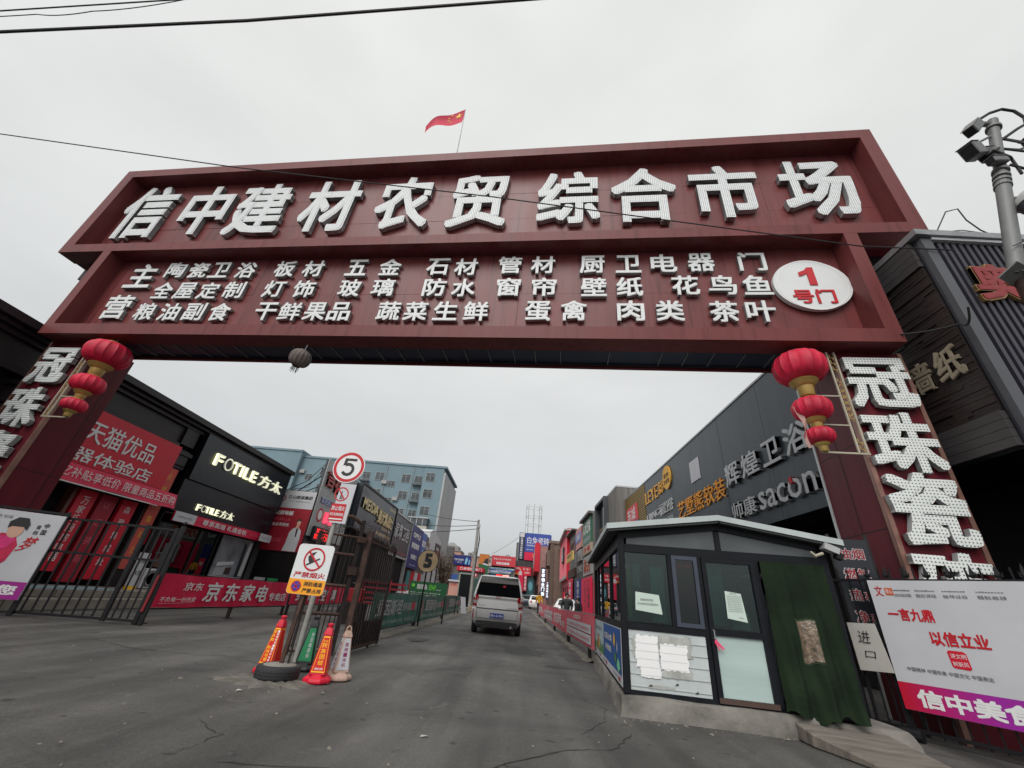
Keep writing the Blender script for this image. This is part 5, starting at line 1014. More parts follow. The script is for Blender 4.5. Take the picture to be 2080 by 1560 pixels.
# ================================================================ LONG RED BANNER ON POSTS
def banner_fence(name, label, X, y0, y1, z0, z1, m, posts, rz=HP, group=None, dx=0.0, rail=True):
    t = thing(name, label, 'banner fence', (X, 0, 0), rz, group); s = 1 if rz > 0 else -1
    a0, a1 = (y0, y1) if s > 0 else (-y1, -y0)
    def sk(y): return dx*(abs(y)-y0)/(y1-y0)
    n = 12; zz = lambda y: gz(abs(y))
    bd = MB().grid(lambda u, v: (a0+(a1-a0)*u, sk(a0+(a1-a0)*u)+0.012*math.sin(u*31+v*2)+0.008*math.sin(u*83), z0+(z1-z0)*v+zz(a0+(a1-a0)*u)+0.008*math.sin(u*23)), 60, 3).build('banner', m, t, smooth=True, fix=False)
    bk = MB().box(a0, a1, 0.03, 0.05, z0, z0+0.03) if rail and not dx else None
    b = MB(); b.beam((a0, 0.035+sk(a0), z0-0.02+zz(a0)), (a1, 0.035+sk(a1), z0-0.02+zz(a1)), 0.03); b.beam((a0, 0.035+sk(a0), z1+0.012+zz(a0)), (a1, 0.035+sk(a1), z1+0.012+zz(a1)), 0.026); b.build('rail', steel if not rail else black_m, t)
    for p in posts:
        q = p*s; MB().box(q-0.035, q+0.035, 0.03+sk(q), 0.11+sk(q), zz(q), z1+0.02+zz(q)).build('post', rust_d, t)
        MB().box(q-0.10, q+0.10, -0.03+sk(q), 0.17+sk(q), zz(q), zz(q)+0.015).build('base_plate', rust_d, t)
    return t, bd
jd, jb = banner_fence('banner_fence', 'long crimson banner with big white Chinese characters on posts before the left shops', -8.0, 9.90, 15.95, 0.30, 0.99, crimson, (10.0, 13.0, 15.95))
text(jb, '京东', 10.75, 11.40, 0.66, 0.84, -0.03, white_i, bold=0.01, shear=0.15); text(jb, '不负每一份热爱', 10.15, 11.30, 0.42, 0.52, -0.03, white_i, bold=0.0, shear=0.2)
MB().beam((10.15, -0.03, 0.385), (11.2, -0.03, 0.40), 0.010, 0.002).build('print', white_i, jb)
for i, c in enumerate('京东家电'): text(jb, c, 11.55+i*0.78, 12.15+i*0.78, 0.42, 0.88, -0.03, white_i, bold=0.02, shear=0.12)
text(jb, '专卖店', 14.62, 15.72, 0.44, 0.68, -0.03, white_i, bold=0.015)
jd2, jb2 = banner_fence('banner_fence', 'shorter crimson banner section continuing behind the no smoking signs', -8.02, 16.15, 22.0, 0.33, 1.0, crimson, (16.3, 19.0, 21.8))
for i, c in enumerate('美的空调'): text(jb2, c, 16.5+i*1.0, 17.2+i*1.0, 0.45, 0.88, -0.03, white_i, bold=0.02, shear=0.12)
# green tile banners left of the lane
green_d = mat('dark_green_print', C(52, 108, 95), 0.5, var=0.15, vscale=1.2)
for k, (y0, y1, pst, lb_) in enumerate(((11.2, 16.62, (12.2, 16.55), 'dark green tile banner nearest the rusty gate, left of the lane'), (16.72, 22.95, (16.8, 22.85), 'middle dark green tile banner behind the round wooden five sign'), (23.05, 29.3, (23.1, 29.2), 'farthest dark green tile banner, ending by the utility pole'))):
    t, bd = banner_fence('banner_fence', lb_, -3.5, y0, y1, 0.17, 1.0, green_d, pst, group='green tile banners left of the lane')
    w = y1-y0; zb = gz((y0+y1)/2)
    text(bd, '爱因斯坦', y0+0.35+(0.8 if k else 0), y0+w*0.55, 0.45+zb, 0.86+zb, -0.035, silver, bold=0.02, shear=0.1); text(bd, '瓷砖(南疆分公司)', y0+w*0.57, y1-0.35, 0.5+zb, 0.78+zb, -0.035, silver, bold=0.01)
    text(bd, '服务热线 13319000000 / 地址：建材市场五区', y0+0.5, y1-0.6, 0.25+zb, 0.36+zb, -0.035, silver, bold=0.0)
    disc(y0+w*0.83, 0.68+zb, 0.13, -0.038, redb, 'print', bd, 20, rx=0.25)
    if k: poly([(y0+0.45, 0.3+zb), (y0+0.75, 0.45+zb), (y0+0.7, 0.9+zb), (y0+0.5, 0.8+zb), (y0+0.35, 0.5+zb)], -0.036, mat('print_pink', C(150, 110, 110), .6), 'print', bd)
b2t = thing('banner_fence', 'bright green banner with lime letters raised behind the round wooden five sign', 'banner fence', (0, 19.3, 0))
bb = MB().box(-4.58, -2.95, 0, 0.02, 1.02, 1.52).build('banner', mat('forest_green_print', C(30, 96, 56), .5, var=.1), b2t)
text(bb, '踏踏兔', -4.25, -3.80, 1.22, 1.42, -0.004, white_i, bold=0.02); text(bb, 'ENF', -3.72, -3.42, 1.22, 1.42, -0.004, mat('lime_print', C(110, 210, 60), .5), bold=0.02); text(bb, '零添加家装', -3.40, -3.20, 1.22, 1.27, -0.004, white_i, bold=0.0); text(bb, '电话 1399 地址 建材市场', -4.5, -3.2, 1.07, 1.12, -0.004, white_i, bold=0)
disc(-4.42, 1.36, 0.07, -0.004, mat('lime_print', C(110, 210, 60), .5), 'print', bb, 16)
for x in (-4.55, -3.0): MB().box(x, x+0.05, 0.03, 0.08, 0.0, 1.54).build('post', black_m, b2t)
# pink red banners right of the lane
for k, (y0, y1, pst, lb_) in enumerate(((10.95, 16.40, (12.0, 16.3), 'faded pink red banner nearest the guard booth, right of the lane'), (16.5, 21.9, (16.6, 21.8), 'middle faded pink red banner with big white characters'), (22.0, 28.4, (22.1, 28.3), 'third faded pink red banner from the booth with white text blocks'), (28.5, 35.0, (28.6, 34.9), 'farthest faded pink red banner by the pedestrian in yellow'))):
    t, bd = banner_fence('banner_fence', lb_, 1.9, y0, y1, 0.27, 0.97, pinkred, pst, rz=-HP, group='faded red banners right of the lane', rail=False)
    z = gz((y0+y1)/2)
    if k % 2 == 0:
        text(bd, '友情提示', -(y0+y1)/2-0.8, -(y0+y1)/2+0.8, 0.80+z, 0.91+z, -0.03, white_i, bold=0.01)
        for q in (0.34, 0.56): rect(-y1+0.25, -y0-0.25, q+z, q+0.19+z, -0.028, whiteb, 'text_block', bd); text(bd, '为了您和他人的安全请勿停车', -y1+0.4, -y0-0.5, q+0.04+z, q+0.13+z, -0.034, pinkred, bold=0.0)
    else:
        text(bd, '京东家电', -y1+0.5, -y0-1.6, 0.42+z, 0.84+z, -0.03, white_i, bold=0.02); text(bd, '专卖店', -y0-1.5, -y0-0.4, 0.4+z, 0.62+z, -0.03, white_i, bold=0.01)

# ================================================================ RUSTY ROLLING GATE LEAVES
rg = thing('steel_gate', 'tall rusty steel gate leaf with close vertical bars folded back along the lane', 'gate', (-3.0, 0, 0), HP)
rbar = MB().box(-0.009, 0.009, -0.009, 0.009, 0.08, 1.94).mesh('bar', rust_d)
for i in range(12): put(rbar, 'bar', rg, (8.68+i*0.158, 0, 0))
for z in (0.04, 1.20, 1.90): MB().box(8.58, 10.52, -0.02, 0.02, z, z+0.055).build('rail', rust, rg)
MB().box(8.48, 8.58, -0.05, 0.05, 0.0, 2.10).build('stile', rust, rg); MB().box(10.48, 10.54, -0.03, 0.03, 0.02, 1.98).build('stile', rust_d, rg)
for i in range(15):
    MB().lathe([(0.008, 0), (0.018, 0.03), (0.002, 0.13)], k=5).build('spike', rust_d, rg, loc=(8.7+i*0.125, 0, 1.955)) if i == 0 else put(bpy.data.objects['spike'].data, 'spike', rg, (8.7+i*0.125, 0, 1.955), (random.uniform(-.2, .2), random.uniform(-.25, .25), 0))
MB().tube([(9.9, 0, 0.05), (9.9, 0, 0.0)], 0.03, 8).build('wheel', rust_d, rg)
MB().box(8.6, 10.45, 0.014, 0.018, 0.05, 0.50).build('kick_sheet', mat('dirty_gate_sheet', (0.05, 0.035, 0.03), .7, var=.5, vscale=3), rg)
ng = thing('steel_gate', 'dark steel gate leaf with brown rails right behind the speed limit pole', 'gate', (-3.78, 8.02, 0), math.atan2(0.42, 0.62))
for i in range(8): put(rbar, 'bar', ng, (0.06+i*0.085, 0, 0.02))
for z in (0.05, 0.62, 1.08, 1.62, 1.95): MB().tube([(0.0, 0, z), (0.74, 0, z)], 0.028 if z in (.62, 1.62, 1.08) else 0.02, 8).build('rail', rust, ng)
for x, h in ((0.0, 1.98), (0.74, 2.28)): MB().box(x-0.035, x+0.035, -0.035, 0.035, 0.0, h).build('stile', rust_d, ng)
MB().box(0.66, 0.82, -0.09, 0.06, 1.28, 1.42).build('hinge_box', rust, ng); MB().box(0.70, 0.86, -0.09, 0.06, 1.86, 1.97).build('hinge_box', rust, ng)
MB().tube([(0.74, 0, 2.2), (0.5, 0, 2.32), (0.3, 0, 2.3)], 0.035, 8).build('rusty_arm', rust, ng)
r = random.Random(2); b = MB()
for i in range(26): x = r.uniform(0.1, 1.4); b.tube([(x, r.uniform(-.1, .3), 2.0), (x+r.uniform(-.12, .12), r.uniform(-.1, .3), 2.0+r.uniform(.05, .2)), (x+r.uniform(-.25, .25), r.uniform(-.1, .3), 2.0+r.uniform(.1, .3))], 0.004, 4)
b.build('wire_tangle', rust_d, ng)
# ================================================================ SIGNS, TYRE, CONES
sp5 = thing('speed_limit_post', 'grey steel post carrying round red rimmed 5 sign over a no burning sign', 'road sign', (-3.30, 7.40, 0))
MB().tube([(0, 0, 0), (0, 0, 3.3)], 0.042, 14).build('pole', pole_m, sp5, smooth=True)
t = MB().lathe([(0.305, 0), (0.305, 0.006)], k=48).build('speed_sign', steel, sp5, rot=(HP, 0, 0), loc=(0, -0.052, 3.06))
disc(0, 3.06, 0.300, -0.062, white_i, 'sign_face', sp5, 48); ring(0, 3.06, 0.232, 0.285, -0.064, red_i, 'sign_ring', sp5)
MB().add([(-0.10, 0, 3.225), (0.125, 0, 3.225), (0.125, 0, 3.18), (-0.045, 0, 3.18), (-0.06, 0, 3.105), (-0.115, 0, 3.08)], [(0,1,2,3,4,5)]).build('numeral', black_i, sp5, loc=(0, -0.0665, 0), fix=False)
pts_o = [(0.0+0.125*math.cos(a), 3.015+0.125*math.sin(a)) for a in [R_(130-i*(280/18)) for i in range(19)]]; pts_i = [(0.0+0.072*math.cos(a), 3.015+0.072*math.sin(a)) for a in [R_(130-i*(280/18)) for i in range(19)]]
b = MB(); b.v = [(x-0.01, 0, z) for x, z in pts_o]+[(x-0.01, 0, z) for x, z in pts_i]; b.f = [(i, i+1, i+20, i+19) for i in range(18)]; b.build('numeral', black_i, sp5, loc=(0, -0.068, 0), fix=False)
MB().box(-0.135, 0.155, -0.060, -0.054, 2.05, 2.745).build('sign_plate', whiteb, sp5, rot=(0, 0.03, 0), loc=(0, 0, 0))
g5 = [ring(0.01, 2.55, 0.108, 0.128, -0.064, red_i, 'print', sp5), poly([(-0.07, 2.63), (-0.055, 2.645), (0.09, 2.47), (0.075, 2.455)], -0.066, red_i, 'print', sp5),
      poly([(-0.01, 2.46), (0.012, 2.46), (0.02, 2.56), (0.012, 2.62), (-0.002, 2.57)], -0.063, black_i, 'print', sp5), poly([(0.02, 2.46), (0.035, 2.46), (0.05, 2.5), (0.04, 2.53), (0.03, 2.5)], -0.063, black_i, 'print', sp5),
      rect(-0.115, 0.155, 2.08, 2.38, -0.062, red_i, 'print', sp5)]
merge(g5, 'printed_symbol'); text(sp5, '禁止烟火', -0.10, 0.14, 2.26, 2.34, -0.067, white_i, bold=0.01); text(sp5, 'NO BURNING', -0.10, 0.14, 2.17, 2.22, -0.067, white_i, bold=0.02); rect(-0.10, 0.14, 2.105, 2.125, -0.067, white_i, 'print', sp5)
ns = thing('no_smoking_sign', 'white and yellow no smoking board on a rusty stake stuck in the tyre', 'sign', (-2.85, 6.05, 0))
MB().beam((-0.03, 0.03, 0.13), (0.02, 0.03, 1.45), 0.045, 0.03).build('stake', rust, ns); MB().beam((0.05, 0.06, 0.0), (0.02, 0.05, 1.2), 0.02).build('rod', rust_d, ns)
def rrect(x0, x1, z0, z1, r, corners=(1, 1, 1, 1), k=6):
    P = []
    for (cx, cz, a0, on) in ((x1-r, z0+r, -90, corners[0]), (x1-r, z1-r, 0, corners[1]), (x0+r, z1-r, 90, corners[2]), (x0+r, z0+r, 180, corners[3])):
        if on: P += [(cx+r*math.cos(R_(a0+90*i/k)), cz+r*math.sin(R_(a0+90*i/k))) for i in range(k+1)]
        else: P.append((cx+(r if cx > (x0+x1)/2 else -r), cz+(-r if cz < (z0+z1)/2 else r)))
    return P
MB().prism(rrect(-0.245, 0.265, 0.94, 1.57, 0.05), -0.004, 0.004).build('board', white_s, ns)
poly(rrect(-0.243, 0.263, 0.942, 1.125, 0.05, (1, 0, 0, 1)), -0.006, mat('sign_yellow', C(240, 160, 30), .5, var=.05), 'yellow_print', ns)
fl_ = [ring(0.02, 1.38, 0.128, 0.150, -0.010, red_i, 'print', ns), poly([(-0.09, 1.47), (-0.07, 1.485), (0.13, 1.29), (0.115, 1.275)], -0.012, red_i, 'print', ns),
       poly([(-0.08, 1.31), (-0.065, 1.295), (0.10, 1.385), (0.09, 1.40)], -0.009, black_i, 'print', ns),
       poly([(-0.06, 1.36), (-0.035, 1.33), (0.01, 1.345), (0.01, 1.40), (-0.01, 1.42), (0.03, 1.48), (-0.03, 1.46), (-0.075, 1.41)], -0.008, black_i, 'print', ns)]
merge(fl_, 'printed_symbol')
text(ns, '严禁烟火', -0.205, 0.235, 1.145, 1.215, -0.008, red_i, bold=0.02); text(ns, '消防通道', -0.03, 0.23, 1.045, 1.10, -0.010, black_i, bold=0.02); text(ns, '严禁占用', -0.03, 0.23, 0.965, 1.02, -0.010, black_i, bold=0.02)
disc(-0.125, 1.035, 0.068, -0.009, red_i, 'print', ns, 24); disc(-0.125, 1.035, 0.055, -0.011, mat('sign_blue', C(40, 60, 160), .5), 'print', ns, 24); poly([(-0.17, 1.07), (-0.16, 1.08), (-0.08, 1.0), (-0.09, 0.99)], -0.013, red_i, 'print', ns); poly([(-0.17, 1.0), (-0.16, 0.99), (-0.08, 1.07), (-0.09, 1.08)], -0.013, red_i, 'print', ns)
ty = thing('old_tyre', 'old black car tyre filled with concrete holding the sign stake', 'tyre', (-2.88, 6.06, 0.012))
TK = 0.86
pr = [(0.20, 0.02), (0.262, 0.0), (0.292, 0.02), (0.302, 0.035), (0.302, 0.062), (0.296, 0.064), (0.296, 0.070), (0.303, 0.072), (0.303, 0.098), (0.297, 0.1), (0.297, 0.106), (0.302, 0.108), (0.300, 0.140), (0.285, 0.165), (0.25, 0.178), (0.215, 0.172), (0.20, 0.155)]
MB().lathe([(a*TK, c*TK) for a, c in pr], k=48).build('tyre', tyre_m, ty, smooth=True); MB().lathe([(0.171, 0.01), (0.178, 0.132), (0.20, 0.148), (0.12, 0.158), (0.01, 0.162)], k=32).build('concrete_fill', concrete, ty, smooth=True)
def cone(name, label, x, y, h, rz, bodycol, basecol, faces, base=0.155, top='knob', s=1.0, lean=0.0):
    t = thing(name, label, 'traffic cone', (x, y, 0), rz); t.rotation_euler = (0, lean, rz)
    k = 4 if name != 'octagonal_cone' else 4
    pb = [(base*1.12, -0.0), (base*1.16, 0.02), (base*1.10, 0.045), (base*0.86, 0.07), (base*0.70, 0.09)]
    MB().lathe(pb, k=8).build('base', basecol, t, rot=(0, 0, R_(22.5)), bevel=0.006)
    b = MB(); lv = [(0.088, base*0.66), (h*0.80, base*0.31), (h*0.80+0.001, base*0.36), (h*0.86, base*0.30), (h*0.92, base*0.22)]
    for z, r in lv: 
        for a in range(4):
            c_ = 0.30
            for sgn in (-1, 1): ang = R_(45+90*a+sgn*5); b.v.append((r*1.30*math.cos(ang), r*1.30*math.sin(ang), z))
    for i in range(len(lv)-1):
        for j in range(8): q = i*8+j; w = i*8+(j+1) % 8; b.f.append((q, w, w+8, q+8))
    b.f.append(tuple((len(lv)-1)*8+j for j in range(8))); b.build('body', bodycol, t)
    if top == 'knob': MB().lathe([(base*0.16, h*0.92), (base*0.15, h*0.95), (base*0.25, h*0.955), (base*0.26, h*0.985), (base*0.12, h)], k=16).build('knob', basecol, t, smooth=True)
    else: MB().tube([(math.cos(a)*0.032, 0, h*0.93+math.sin(a)*0.045) for a in [math.pi*i/8 for i in range(9)]], 0.010, 8).build('ring_handle', basecol, t, smooth=True)
    # labels: rz places one flat side toward the lane's mouth
    z0, z1 = 0.10, h*0.79; r0, r1 = base*0.66*1.30*math.cos(R_(40)), base*0.31*1.30*math.cos(R_(40))
    for fi, (bg_, border, rows) in enumerate(faces):
        if bg_ is None: continue
        f = bpy.data.objects.new('label', None); COL.objects.link(f)
        f.parent = t; f.rotation_euler = (0, 0, -HP*fi)
        tilt = math.atan2(r0-r1, z1-z0); slope = (z1-z0)/math.cos(tilt)
        def trap(a, d, e, mm, nm):
            w0 = base*0.66*1.30*math.sin(R_(40))*2; w1 = base*0.31*1.30*math.sin(R_(40))*2
            wa = w0+(w1-w0)*a; wd = w0+(w1-w0)*d
            return MB().add([(-wa/2+e, 0, slope*a+e), (wa/2-e, 0, slope*a+e), (wd/2-e, 0, slope*d-e), (-wd/2+e, 0, slope*d-e)], [(0,1,2,3)]).build(nm, mm, None, fix=False)
        os_ = []
        o = trap(0.02, 0.98, 0.004, border, 'label'); os_.append((o, 0.002)); o = trap(0.04, 0.96, 0.010, bg_, 'label'); os_.append((o, 0.0035))
        for (s_, xa, xb, za, zb, mm) in rows: o = text(None, s_, xa, xb, slope*za, slope*zb, 0, mm, bold=0.015); os_.append((o, 0.005))
        vs_, fs_, ms_, mi_ = [], [], [], []
        for o, off in os_:
            m_ = o.data.materials[0]
            if m_ not in ms_: ms_.append(m_)
            bb_ = len(vs_)
            for v in o.data.vertices:
                p = o.location+v.co; z = p.z; yy = -(r0+off)+math.sin(tilt)*z+p.y; vs_.append((p.x, yy, z0+z*math.cos(tilt)))
            for pl in o.data.polygons: fs_.append(tuple(i+bb_ for i in pl.vertices)); mi_.append(ms_.index(m_))
            bpy.data.objects.remove(o)
        me = bpy.data.meshes.new('label'); me.from_pydata(vs_, [], fs_)
        for m_ in ms_: me.materials.append(m_)
        me.polygons.foreach_set('material_index', mi_); bpy.data.objects.remove(f); put(me, 'label', t, (0, 0, 0), (0, 0, -HP*fi))
    return t
redc = mat('red_cone_plastic', C(200, 16, 48), 0.5, var=0.15, vscale=9); redc2 = mat('label_red', C(205, 20, 20), .45, var=.04)
pinkc = mat('faded_pink_plastic', (0.50, 0.34, 0.27), 0.7, var=0.2, vscale=8, bump=.2); blackc = mat('black_cone_plastic', (0.02, 0.02, 0.022), 0.5, var=.3)
greenc = mat('label_green', C(20, 130, 80), .5, var=.06)
def col(s, x, z0, z1, w, m):
    n = len(s); h = (z1-z0)/n
    return [(c, x-w/2, x+w/2, z1-(i+1)*h+h*0.12, z1-i*h-h*0.05, m) for i, c in enumerate(s) if c != ' ']
cone('traffic_cone', 'red cone reading four yellow characters, nearest the lane beside the tyre', -2.42, 6.20, 0.64, R_(12), redc, redc,
     [(redc2, yellow_i, col('民族团结', 0.0, 0.20, 0.80, 0.062, yellow_i)+[('18999119949', -0.05, 0.05, 0.09, 0.15, white_i), ('潜水艇', -0.028, 0.028, 0.82, 0.87, yellow_i)]), (redc2, yellow_i, []), (redc2, yellow_i, []), (redc2, yellow_i, [])])
cone('traffic_cone', 'red cone with a vertical white phone number, behind the tyre at left', -3.20, 6.42, 0.66, R_(-6), redc, redc,
     [(redc2, yellow_i, col('潜水艇 防臭地漏', -0.022, 0.08, 0.92, 0.05, yellow_i)+col('18999119949', 0.03, 0.08, 0.92, 0.030, white_i)), (redc2, yellow_i, []), (redc2, yellow_i, []), (redc2, yellow_i, [])], lean=0.02)
cone('traffic_cone', 'faded white and pink cone with a ring top beside the red cone', -2.27, 6.50, 0.60, R_(38), pinkc, pinkc,
     [(whiteb, whiteb, col('蒸烤一体机', 0.0, 0.1, 0.85, 0.05, mat('label_purple', C(140, 40, 90), .5))), (whiteb, whiteb, col('即日集成灶', 0.0, 0.1, 0.85, 0.045, mat('label_purple', C(140, 40, 90), .5))), (whiteb, whiteb, []), (whiteb, whiteb, col('蒸烤一体机', 0.0, 0.1, 0.85, 0.05, mat('label_purple', C(140, 40, 90), .5)))], top='ring')
cone('traffic_cone', 'dark cone with green label standing between the steel post and red cone', -2.93, 6.90, 0.66, R_(14), blackc, blackc,
     [(greenc, greenc, col('年亚鑫质保', 0.02, 0.1, 0.85, 0.042, whiteb)), (greenc, greenc, []), (greenc, greenc, []), (greenc, greenc, col('电器质保', 0.0, 0.1, 0.85, 0.045, whiteb))], base=0.17)
# round wooden five sign
w5 = thing('round_wooden_sign', 'round plywood sign painted with a black 5 on a thin pole over the green banner', 'sign', (-3.42, 16.65, 0))
wood = mat('plywood', (0.50, 0.37, 0.22), 0.7, var=0.22, vscale=2.5, stretch=(0.6, 1, 5))
MB().lathe([(0.40, 0), (0.40, 0.02)], k=40).build('board', wood, w5, rot=(HP, 0, 0), loc=(0, 0, 2.18)); ring(0, 2.18, 0.385, 0.405, -0.026, black_m, 'rim', w5)
text(w5, '5', -0.15, 0.17, 1.93, 2.45, -0.03, black_i, bold=0.05, name='numeral'); MB().tube([(0, 0.05, 0), (0, 0.05, 2.1)], 0.03, 8).build('pole', black_m, w5)

# ================================================================ VEHICLES
def vbody(levels, m, parent, name='body', n=40, crown=0.0):
    """levels: z, half width, rear y, front y, corner radius; origin at the rear axle line on the ground"""
    b = MB()
    for z, hw, yr, yf, r in levels:
        P = []; q = n//4
        for (cx, cy, a0) in ((hw-r, yr+r, -90), (hw-r, yf-r, 0), (-hw+r, yf-r, 90), (-hw+r, yr+r, 180)):
            for i in range(q): a = R_(a0+90*i/(q-1)); P.append((cx+r*math.cos(a), cy+r*math.sin(a), z))
        b.v += P
    for l in range(len(levels)-1):
        for i in range(n): a = l*n+i; c = l*n+(i+1) % n; b.f.append((a, c, c+n, a+n))
    b.f.append(tuple(range(n))[::-1]); b.f.append(tuple((len(levels)-1)*n+i for i in range(n)))
    return b.build(name, m, parent, smooth=True)
def interp(levels, z, k):
    for a, c in zip(levels, levels[1:]):
        if a[0] <= z <= c[0]: t = (z-a[0])/max(1e-6, c[0]-a[0]); return a[k]+(c[k]-a[k])*t
    return levels[-1][k]
def rpatch(levels, x0, x1, z0, z1, off=0.008, front=False, nz=4, taper=0.0):
    b = MB(); k = 3 if front else 2; s = 1 if front else -1
    for i in range(nz+1):
        z = z0+(z1-z0)*i/nz; y = interp(levels, z, k)+s*off; e = taper*i/nz
        b.v += [(x0+e, y, z), (x1-e, y, z)]
    b.f = [(2*i, 2*i+1, 2*i+3, 2*i+2) for i in range(nz)]; return b
def spatch(levels, y0, y1, z0, z1, side, off=0.008, nz=4, ta=0.0, tb=0.0):
    b = MB()
    for i in range(nz+1):
        z = z0+(z1-z0)*i/nz; x = side*(interp(levels, z, 1)+off); t = i/nz; b.v += [(x, y0+ta*t, z), (x, y1-tb*t, z)]
    b.f = [(2*i, 2*i+1, 2*i+3, 2*i+2) for i in range(nz)]; return b
vglass = mat('dark_car_glass', (0.004, 0.005, 0.006), 0.12, var=0, spec=0.22)
lamp_r = mat('tail_lamp_red', C(150, 8, 20), 0.2, var=.1, coat=.5); lamp_c = mat('lamp_clear', (0.45, 0.42, 0.40), 0.2, var=.1, coat=.5); plate_b = mat('plate_blue', C(24, 56, 150), .4, var=0)
def wheel(parent, x, y, r=0.31, w=0.19):
    s = 1 if x > 0 else -1
    o = MB().lathe([(r*0.62, -w/2), (r*0.93, -w/2), (r, -w/2+0.03), (r, w/2-0.03), (r*0.93, w/2), (r*0.62, w/2)], k=28).build('wheel', tyre_m, parent, smooth=True, loc=(x, y, r), rot=(0, HP, 0))
    MB().lathe([(0.02, 0), (r*0.6, 0.01), (r*0.63, -0.02)], k=20).build('rim', rim_m, o, loc=(0, 0, s*(w/2-0.02)))
def vehicle(name, label, cat, paint, levels, x, y, rz, wb=(0.75, 3.4), tr=0.72, gl=(1.0, 1.5), gw=0.62, lamps=((0.5, 0.74), (0.75, 1.0)), plate='', pz=0.6, front_view=False, side_gl=None, wr=0.31):
    t = thing(name, label, cat, (x, y, gz(y)), rz)
    vbody(levels, paint, t)
    rpatch(levels, -gw, gw, gl[0], gl[1], taper=0.06).build('rear_window', vglass, t, fix=False); rpatch(levels, -gw, gw, gl[0], gl[1]-0.02, front=True, taper=0.06).build('windscreen', vglass, t, fix=False)
    for s in (-1, 1):
        sg_ = side_gl or (0.35, 3.0); spatch(levels, sg_[0], sg_[1], gl[0]+0.02, gl[1]-0.04, s, ta=0.12, tb=0.35).build('side_window', vglass, t, fix=False)
        xs_, zs_ = lamps
        a, c = sorted((s*xs_[0], s*xs_[1])); rpatch(levels, a, c, zs_[0], zs_[1], off=0.014).build('tail_lamp', lamp_r, t, fix=False); rpatch(levels, a, c, zs_[0]-0.05, zs_[1]-0.12, front=True, off=0.014).build('headlight', lamp_c, t, fix=False)
        for yy in wb: wheel(t, s*tr, yy, wr)
    return t
vwhite = mat('white_car_paint', (0.72, 0.71, 0.70), 0.28, var=0.05, vscale=.8, coat=0.6)
vl = [(0.22, 0.70, 0.18, 4.2, .10), (0.34, 0.80, 0.06, 4.35, .12), (0.50, 0.875, -0.02, 4.42, .14), (0.68, 0.885, -0.045, 4.44, .15), (0.74, 0.885, -0.05, 4.42, .15), (0.755, 0.88, -0.01, 4.4, .15), (1.00, 0.875, 0.0, 4.30, .15), (1.12, 0.865, 0.02, 3.70, .09), (1.17, 0.860, 0.05, 3.55, .08),
      (1.30, 0.835, 0.085, 3.30, .07), (1.55, 0.775, 0.17, 2.95, .07), (1.70, 0.725, 0.24, 2.7, .08), (1.785, 0.69, 0.29, 2.55, .10), (1.815, 0.60, 0.42, 2.35, .2)]
van = thing('minivan', 'white minivan seen from behind driving down the lane between the banners', 'van', (-0.60, 16.5, 0), R_(1.2))
vbody(vl, vwhite, van)
rpatch(vl, -0.79, 0.79, 1.15, 1.768, off=0.008, taper=0.125, nz=6).build('rear_window', vglass, van, fix=False)
rpatch(vl, -0.62, 0.62, 1.19, 1.70, front=True, taper=0.04).build('windscreen', vglass, van, fix=False)
for s in (-1, 1):
    for y0, y1 in ((0.32, 1.15), (1.22, 2.1), (2.17, 3.0)): spatch(vl, y0, y1, 1.2, 1.64, s, ta=0.05, tb=0.18 if y1 > 2.9 else 0.0).build('side_window', vglass, van, fix=False)
    def X(*v): return [(s*a, b_) for a, b_ in v]
    def vp(pts, m, off, nm):
        q = [(x, interp(vl, z, 2)-off+(0.0 if abs(x) < .74 else (abs(x)-.74)**2*4.5), z) for x, z in pts]
        return MB().add(q, [tuple(range(len(q)))]).build(nm, m, van, fix=False)
    tl = vp(X((0.70, 1.17), (0.80, 1.14), (0.862, 1.05), (0.868, 0.80), (0.72, 0.775), (0.715, 0.98), (0.66, 1.03)), lamp_r, 0.022, 'tail_lamp')
    vp(X((0.73, 0.99), (0.845, 0.99), (0.85, 0.90), (0.73, 0.87)), lamp_c, 0.026, 'lamp_insert'); vp(X((0.728, 0.80), (0.85, 0.83), (0.85, 0.81), (0.728, 0.785)), whiteb, 0.028, 'lamp_insert')
    MB().box(min(s*.80, s*.83), max(s*.80, s*.83), -0.045, -0.03, 0.44, 0.70).build('reflector', lamp_r, van)
    for yy in (0.72, 3.45): wheel(van, s*0.76, yy, 0.30, 0.19)
    MB().box(min(s*.90, s*1.02), max(s*.90, s*1.02), 2.9, 3.0, 1.05, 1.22).build('mirror', vwhite, van, bevel=.02)
van.scale = (1.05,)*3
seam = mat('panel_gap', (0.03, 0.03, 0.03), .6, var=0)
MB().add([(x, interp(vl, z, 2)-0.012, z) for x, z in ((-0.70, 1.05), (0.70, 1.05), (0.69, 1.11), (-0.69, 1.11))], [(0,1,2,3)]).build('recess_shade_strip', mat('recess_shade_grey', (0.33, 0.32, 0.32), .4), van, fix=False)  # flat grey strip: shade of a tailgate recess put into the colour
MB().box(-0.72, 0.72, -0.055, -0.01, 0.752, 0.772).build('tailgate_gap', seam, van)
for x in (-0.70, 0.70): MB().box(x-0.004, x+0.004, -0.052, -0.02, 0.47, 0.75).build('tailgate_gap', seam, van)
MB().box(-0.70, 0.70, -0.050, -0.02, 0.462, 0.47).build('tailgate_gap', seam, van)
MB().box(-0.70, 0.70, -0.02, 0.3, 0.24, 0.395).build('rear_valance', blackc, van, bevel=0.02); MB().box(-0.45, 0.45, -0.03, 0.0, 0.33, 0.40).build('diffuser', blackc, van)
MB().tube([(0.5, -0.05, 0.26), (0.5, 0.5, 0.26)], 0.035, 10).build('exhaust', steel, van)
